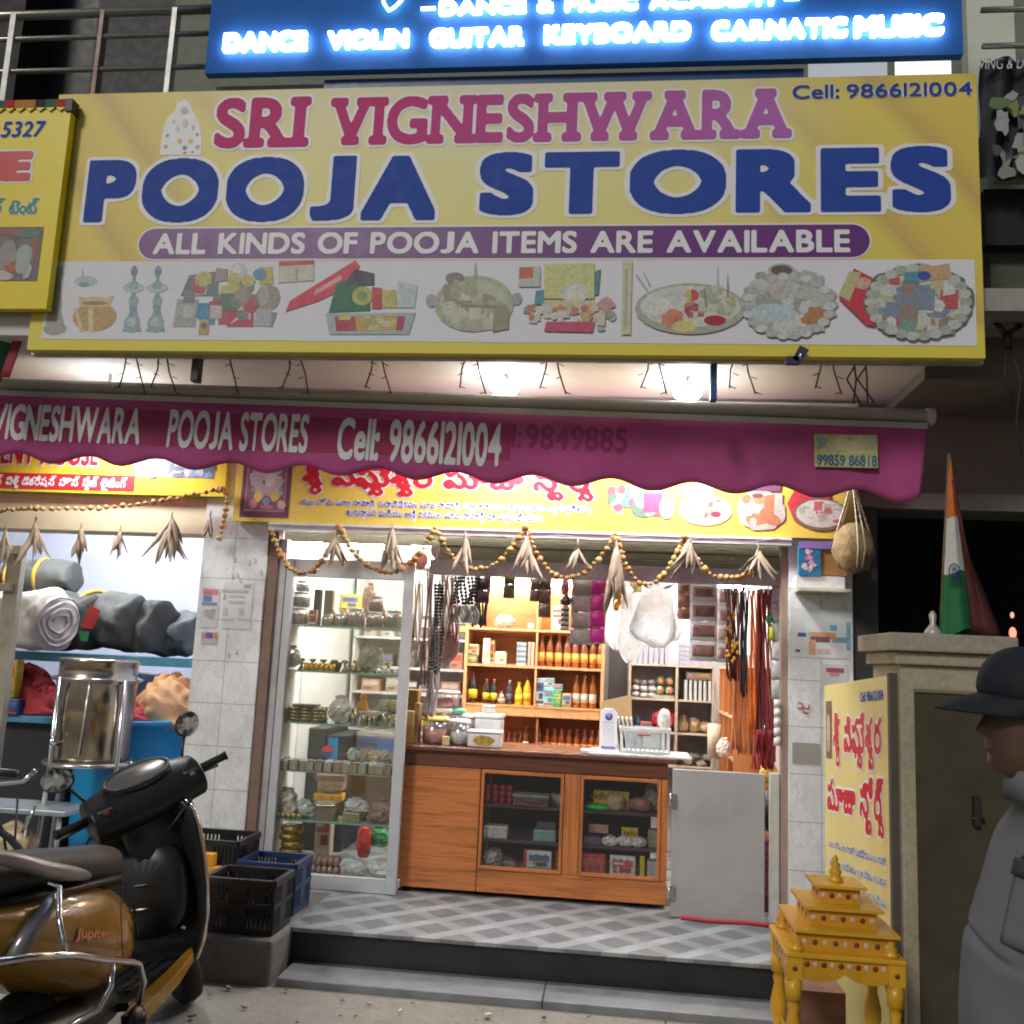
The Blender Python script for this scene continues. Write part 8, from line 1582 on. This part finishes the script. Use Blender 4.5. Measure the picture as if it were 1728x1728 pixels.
for s in (-1, 1): b.rings([[(u, s * w0, z0), (u, s * w1, z0 + .01), (u, s * w1, z1), (u, s * w0, z1 + .004)] for u, w0, w1, z0, z1 in ((.36, .17, .225, .185, .245), (.5, .17, .235, .20, .268), (.75, .165, .225, .225, .28), (.95, .155, .20, .25, .295), (1.03, .15, .165, .28, .30))], ylw, False)
b.build('side_strip', sc, local=True, bevel=.004)
def shield(u0, wk, m, name, par=None):
    b = MB(); rs = []
    for z, w, u in ((.25, .17, 1.00), (.32, .20, 1.015), (.42, .225, 1.02), (.55, .238, 1.015), (.68, .24, 1.0), (.80, .232, .98), (.88, .215, .965), (.925, .185, .955), (.945, .12, .952)):
        rs.append([(u + u0 + .10 * (1 - (y / .24) ** 2) * wk, y, z) for y in [w * (k / 10 - 1) for k in range(21)]])
    b.rings(rs, m, True, False, False); return b.build(name, sc, local=True, solid=.02), rs
o, rs = shield(0, .6, bkp, 'leg_shield_inner'); o2, _ = shield(.035, .9, ylw, 'front_apron')
b = MB(); edge = [r[0] for r in rs] + [r[-1] for r in reversed(rs)]; b.tube([(p[0] + .018, p[1] * 1.02, p[2]) for p in edge], .010, chrome, 8); b.build('edge_trim', sc, local=True)
b = MB(); b.rings([sec(.90, .15, .40, .72), sec(.96, .185, .36, .78), sec(1.02, .19, .34, .82)], bkp); b.box(.885, .90, -.05, .05, .50, .512, sil); b.box(.885, .90, -.05, .03, .60, .608, M((.2, .2, .2), .4)); b.build('glove_box', sc, local=True, subd=1)
b = MB(); b.cyl((.985, -.135, .40), (.96, -.16, .40), .008, chrome); b.build('bag_hook', sc, local=True)
b = MB(); b.rings([sec(1.05, .055, .40, .455), sec(1.2, .075, .44, .50), sec(1.36, .07, .40, .49), sec(1.48, .05, .30, .38)], ylw); b.xf(stm); b.build('front_fender', sc, local=True, subd=1)
b = MB(); b.cyl((1.27, .08, .232), (1.14, .05, .56), .02, M((.2, .2, .2), .4, .6)); b.cyl((1.27, -.08, .232), (1.14, -.05, .56), .02, M((.2, .2, .2), .4, .6)); b.xf(stm); b.build('fork', sc, local=True)
# handlebar group
hb = Matrix.Translation((.97, 0, .98)) @ RAKE
def hbuild(b, nm, par=None, **k): b.xf(hb); return b.build(nm, par or sc, local=True, **k)
b = MB(); b.rings([[(u, y, z) for u, z in ((-.13, -.01), (-.08, .035 + .02 * (1 - abs(y) / .3)), (.03, .085 * (1 - (abs(y) / .34) ** 2) + .045), (.13, .05 * (1 - abs(y) / .3)), (.16 * (1 - abs(y) / .5), -.04), (.08, -.12), (-.04, -.15 + .1 * abs(y)), (-.12, -.09))] for y in (-.25, -.24, -.20, -.12, 0, .12, .20, .24, .25)], bkp); hbuild(b, 'handlebar_cover', subd=2)
b = MB(); b.rings([[(-.035 + r_ * .075 * math.cos(q), r_ * .135 * math.sin(q), .098 + .55 * (r_ * .075 * math.cos(q)) + h_) for q in [2 * math.pi * k / 28 for k in range(28)]] for r_, h_ in ((1.05, -.03), (1.0, -.012), (.9, -.008), (.05, -.006))], M((.10, .10, .105), .22, coat=.5)); hbuild(b, 'instrument_cluster'); b = MB(); b.tube([(-.035 + .079 * math.cos(q), .141 * math.sin(q), .098 + .55 * .079 * math.cos(q) - .012) for q in [2 * math.pi * k / 36 for k in range(37)]], .007, M((.05, .05, .05), .3), 6); hbuild(b, 'cluster_bezel')
b = MB()
for s in (-1, 1):
    b = MB(); b.obox((-.115, .19 * s, -.02), (.03, .06, .05), M((.03, .03, .03), .5), (0, -.3, 0)); b.obox((-.135, .19 * s, -.01), (.012, .02, .012), M((.35, .05, .03) if s > 0 else (.3, .3, .3), .4), (0, -.3, 0)); hbuild(b, 'switch_pod')
b = MB(); b.cyl((.925, 0, .80), (.905, 0, .805), .016, M((.3, .3, .3), .3, .7)); b.build('ignition_lock', sc, local=True)
for s in (-1, 1):
    b = MB(); b.tube([(.36, s * .207, .30), (.30, s * .2155, .42), (.30, s * .216, .56), (.36, s * .20, .655)], .0022, black, 4); zup(b).build('panel_seam', sc, local=True)
b = MB(); b.rings([sec(-.06, .12, -.34, .0), sec(.03, .15, -.36, .0), sec(.12, .12, -.30, -.02)], bkp); hbuild(b, 'steering_cowl', subd=1)
for s in (-1, 1):
    b = MB(); b.tube([(-.0, .22 * s, -.01), (-.03, .30 * s, -.008), (-.05, .375 * s, -.005)], [.018, .0185, .0185], rub, 12); b.cyl((-.05, .375 * s, -.005), (-.052, .385 * s, -.005), .021, rub); hbuild(b, 'grip')
    b = MB(); b.tube([(.05, .20 * s, -.02), (.07, .26 * s, -.03), (.035, .36 * s, -.035)], [.008, .008, .006], bkp, 8); hbuild(b, 'brake_lever')
    b = MB(); b.tube([(.02, .20 * s, .03), (.03, .235 * s, .10), (.02, .27 * s, .165)], .007, bkp, 8); hbuild(b, 'mirror_stem')
    b = MB(); b.lathe([(.001, .024), (.038, .02), (.066, .004), (.071, -.008), (.064, -.012)], bkp, (0, 0, 0), 22, sy=.75); mt_ = Matrix.Translation((.02, .29 * s, .20)) @ Matrix.Rotation(-.35 * s, 4, 'Z') @ Matrix.Rotation(math.pi / 2, 4, 'Y') @ Matrix.Rotation(math.pi / 2 + .3 * s, 4, 'Z'); b.xf(mt_); o = hbuild(b, 'mirror')
    b = MB(); b.lathe([(.001, -.0135), (.064, -.0135)], M((.85, .85, .85), .28, .55, noise=0), (0, 0, 0), 22, sy=.75); b.xf(mt_); hbuild(b, 'mirror_glass', o)
b = MB(); b.tube([(.9, .12, .95), (.85, .2, .8), (.92, .17, .55)], .006, black, 6); b.tube([(.98, -.22, .93), (.97, -.10, .80), (1.0, -.05, .70)], .006, black, 6); b.build('cable', sc, local=True)
b = MB(); b.tube([(.25, .12, .26), (.2, .2, .1), (.18, .24, .004)], .014, steel, 8); b.box(.15, .22, .22, .27, 0, .012, steel); b.build('side_stand', sc, local=True)
b = MB(); lt = [M(c, .8) for c in ((.5, .48, .42), (.3, .24, .15), (.08, .07, .06), (.42, .30, .14), (.2, .2, .2))]
for i in range(110):
    x, y = random.uniform(-2.6, 1.2), random.uniform(3.6, 4.8); r = random.uniform(.004, .013) * (2.2 if i % 14 == 0 else 1)
    b.obox((x, y, .012 + r * .3), (r * 2, r * random.uniform(.8, 2), r * .7), random.choice(lt), (random.uniform(-.4, .4), random.uniform(-.4, .4), random.uniform(0, 3)))
o = b.build('litter'); o['kind'] = 'stuff'
# parts of a second two-wheeler at the left edge
mc = thing('bicycle', 'dark bicycle handlebar and frame partly hidden behind the yellow scooter', 'bicycle', tuple(atz(-40, 1500, 0)))
YB = 4.9
def bq(x, y): return tuple(at(x, y, YB))
b = MB(); b.tube([bq(-60, 1330), bq(0, 1322), bq(40, 1318), bq(60, 1300)], .014, chrome, 8); b.build('handlebar', mc)
b = MB(); b.tube([bq(-40, 1300), bq(30, 1306)], .022, black, 10); b.build('grip', mc)
b = MB()
for y, yy in ((0, 0), (.0, .02)): b.tube([bq(-30, 1340), bq(5, 1400), bq(15, 1470), bq(-10, 1560)], .007, black, 6)
b.tube([bq(30, 1345), bq(25, 1420), bq(20, 1500)], .006, black, 6); b.build('cable', mc)
b = MB(); b.tube([bq(60, 1360), bq(48, 1385), bq(38, 1405)], .008, chrome, 6); b.build('brake_lever', mc)
b = MB(); c_ = at(-60, 1600, YB); c_.z = .33; b.tube([(c_.x + .32 * math.cos(q), YB, c_.z + .32 * math.sin(q)) for q in [2 * math.pi * k / 32 for k in range(33)]], .02, rub, 8); b.build('wheel', mc)
b = MB(); b.tube([(c_.x, YB, c_.z), bq(-30, 1345)], .014, black, 8); b.tube([(c_.x - .6, YB, .4), bq(-40, 1400)], .016, black, 8); b.tube([(c_.x - .9, YB, .33), (c_.x - .6, YB, .4)], .014, black, 8); b.tube([(c_.x - .9 + .32 * math.cos(q), YB, .33 + .32 * math.sin(q)) for q in [2 * math.pi * k / 32 for k in range(33)]], .02, rub, 8); b.build('frame', mc)
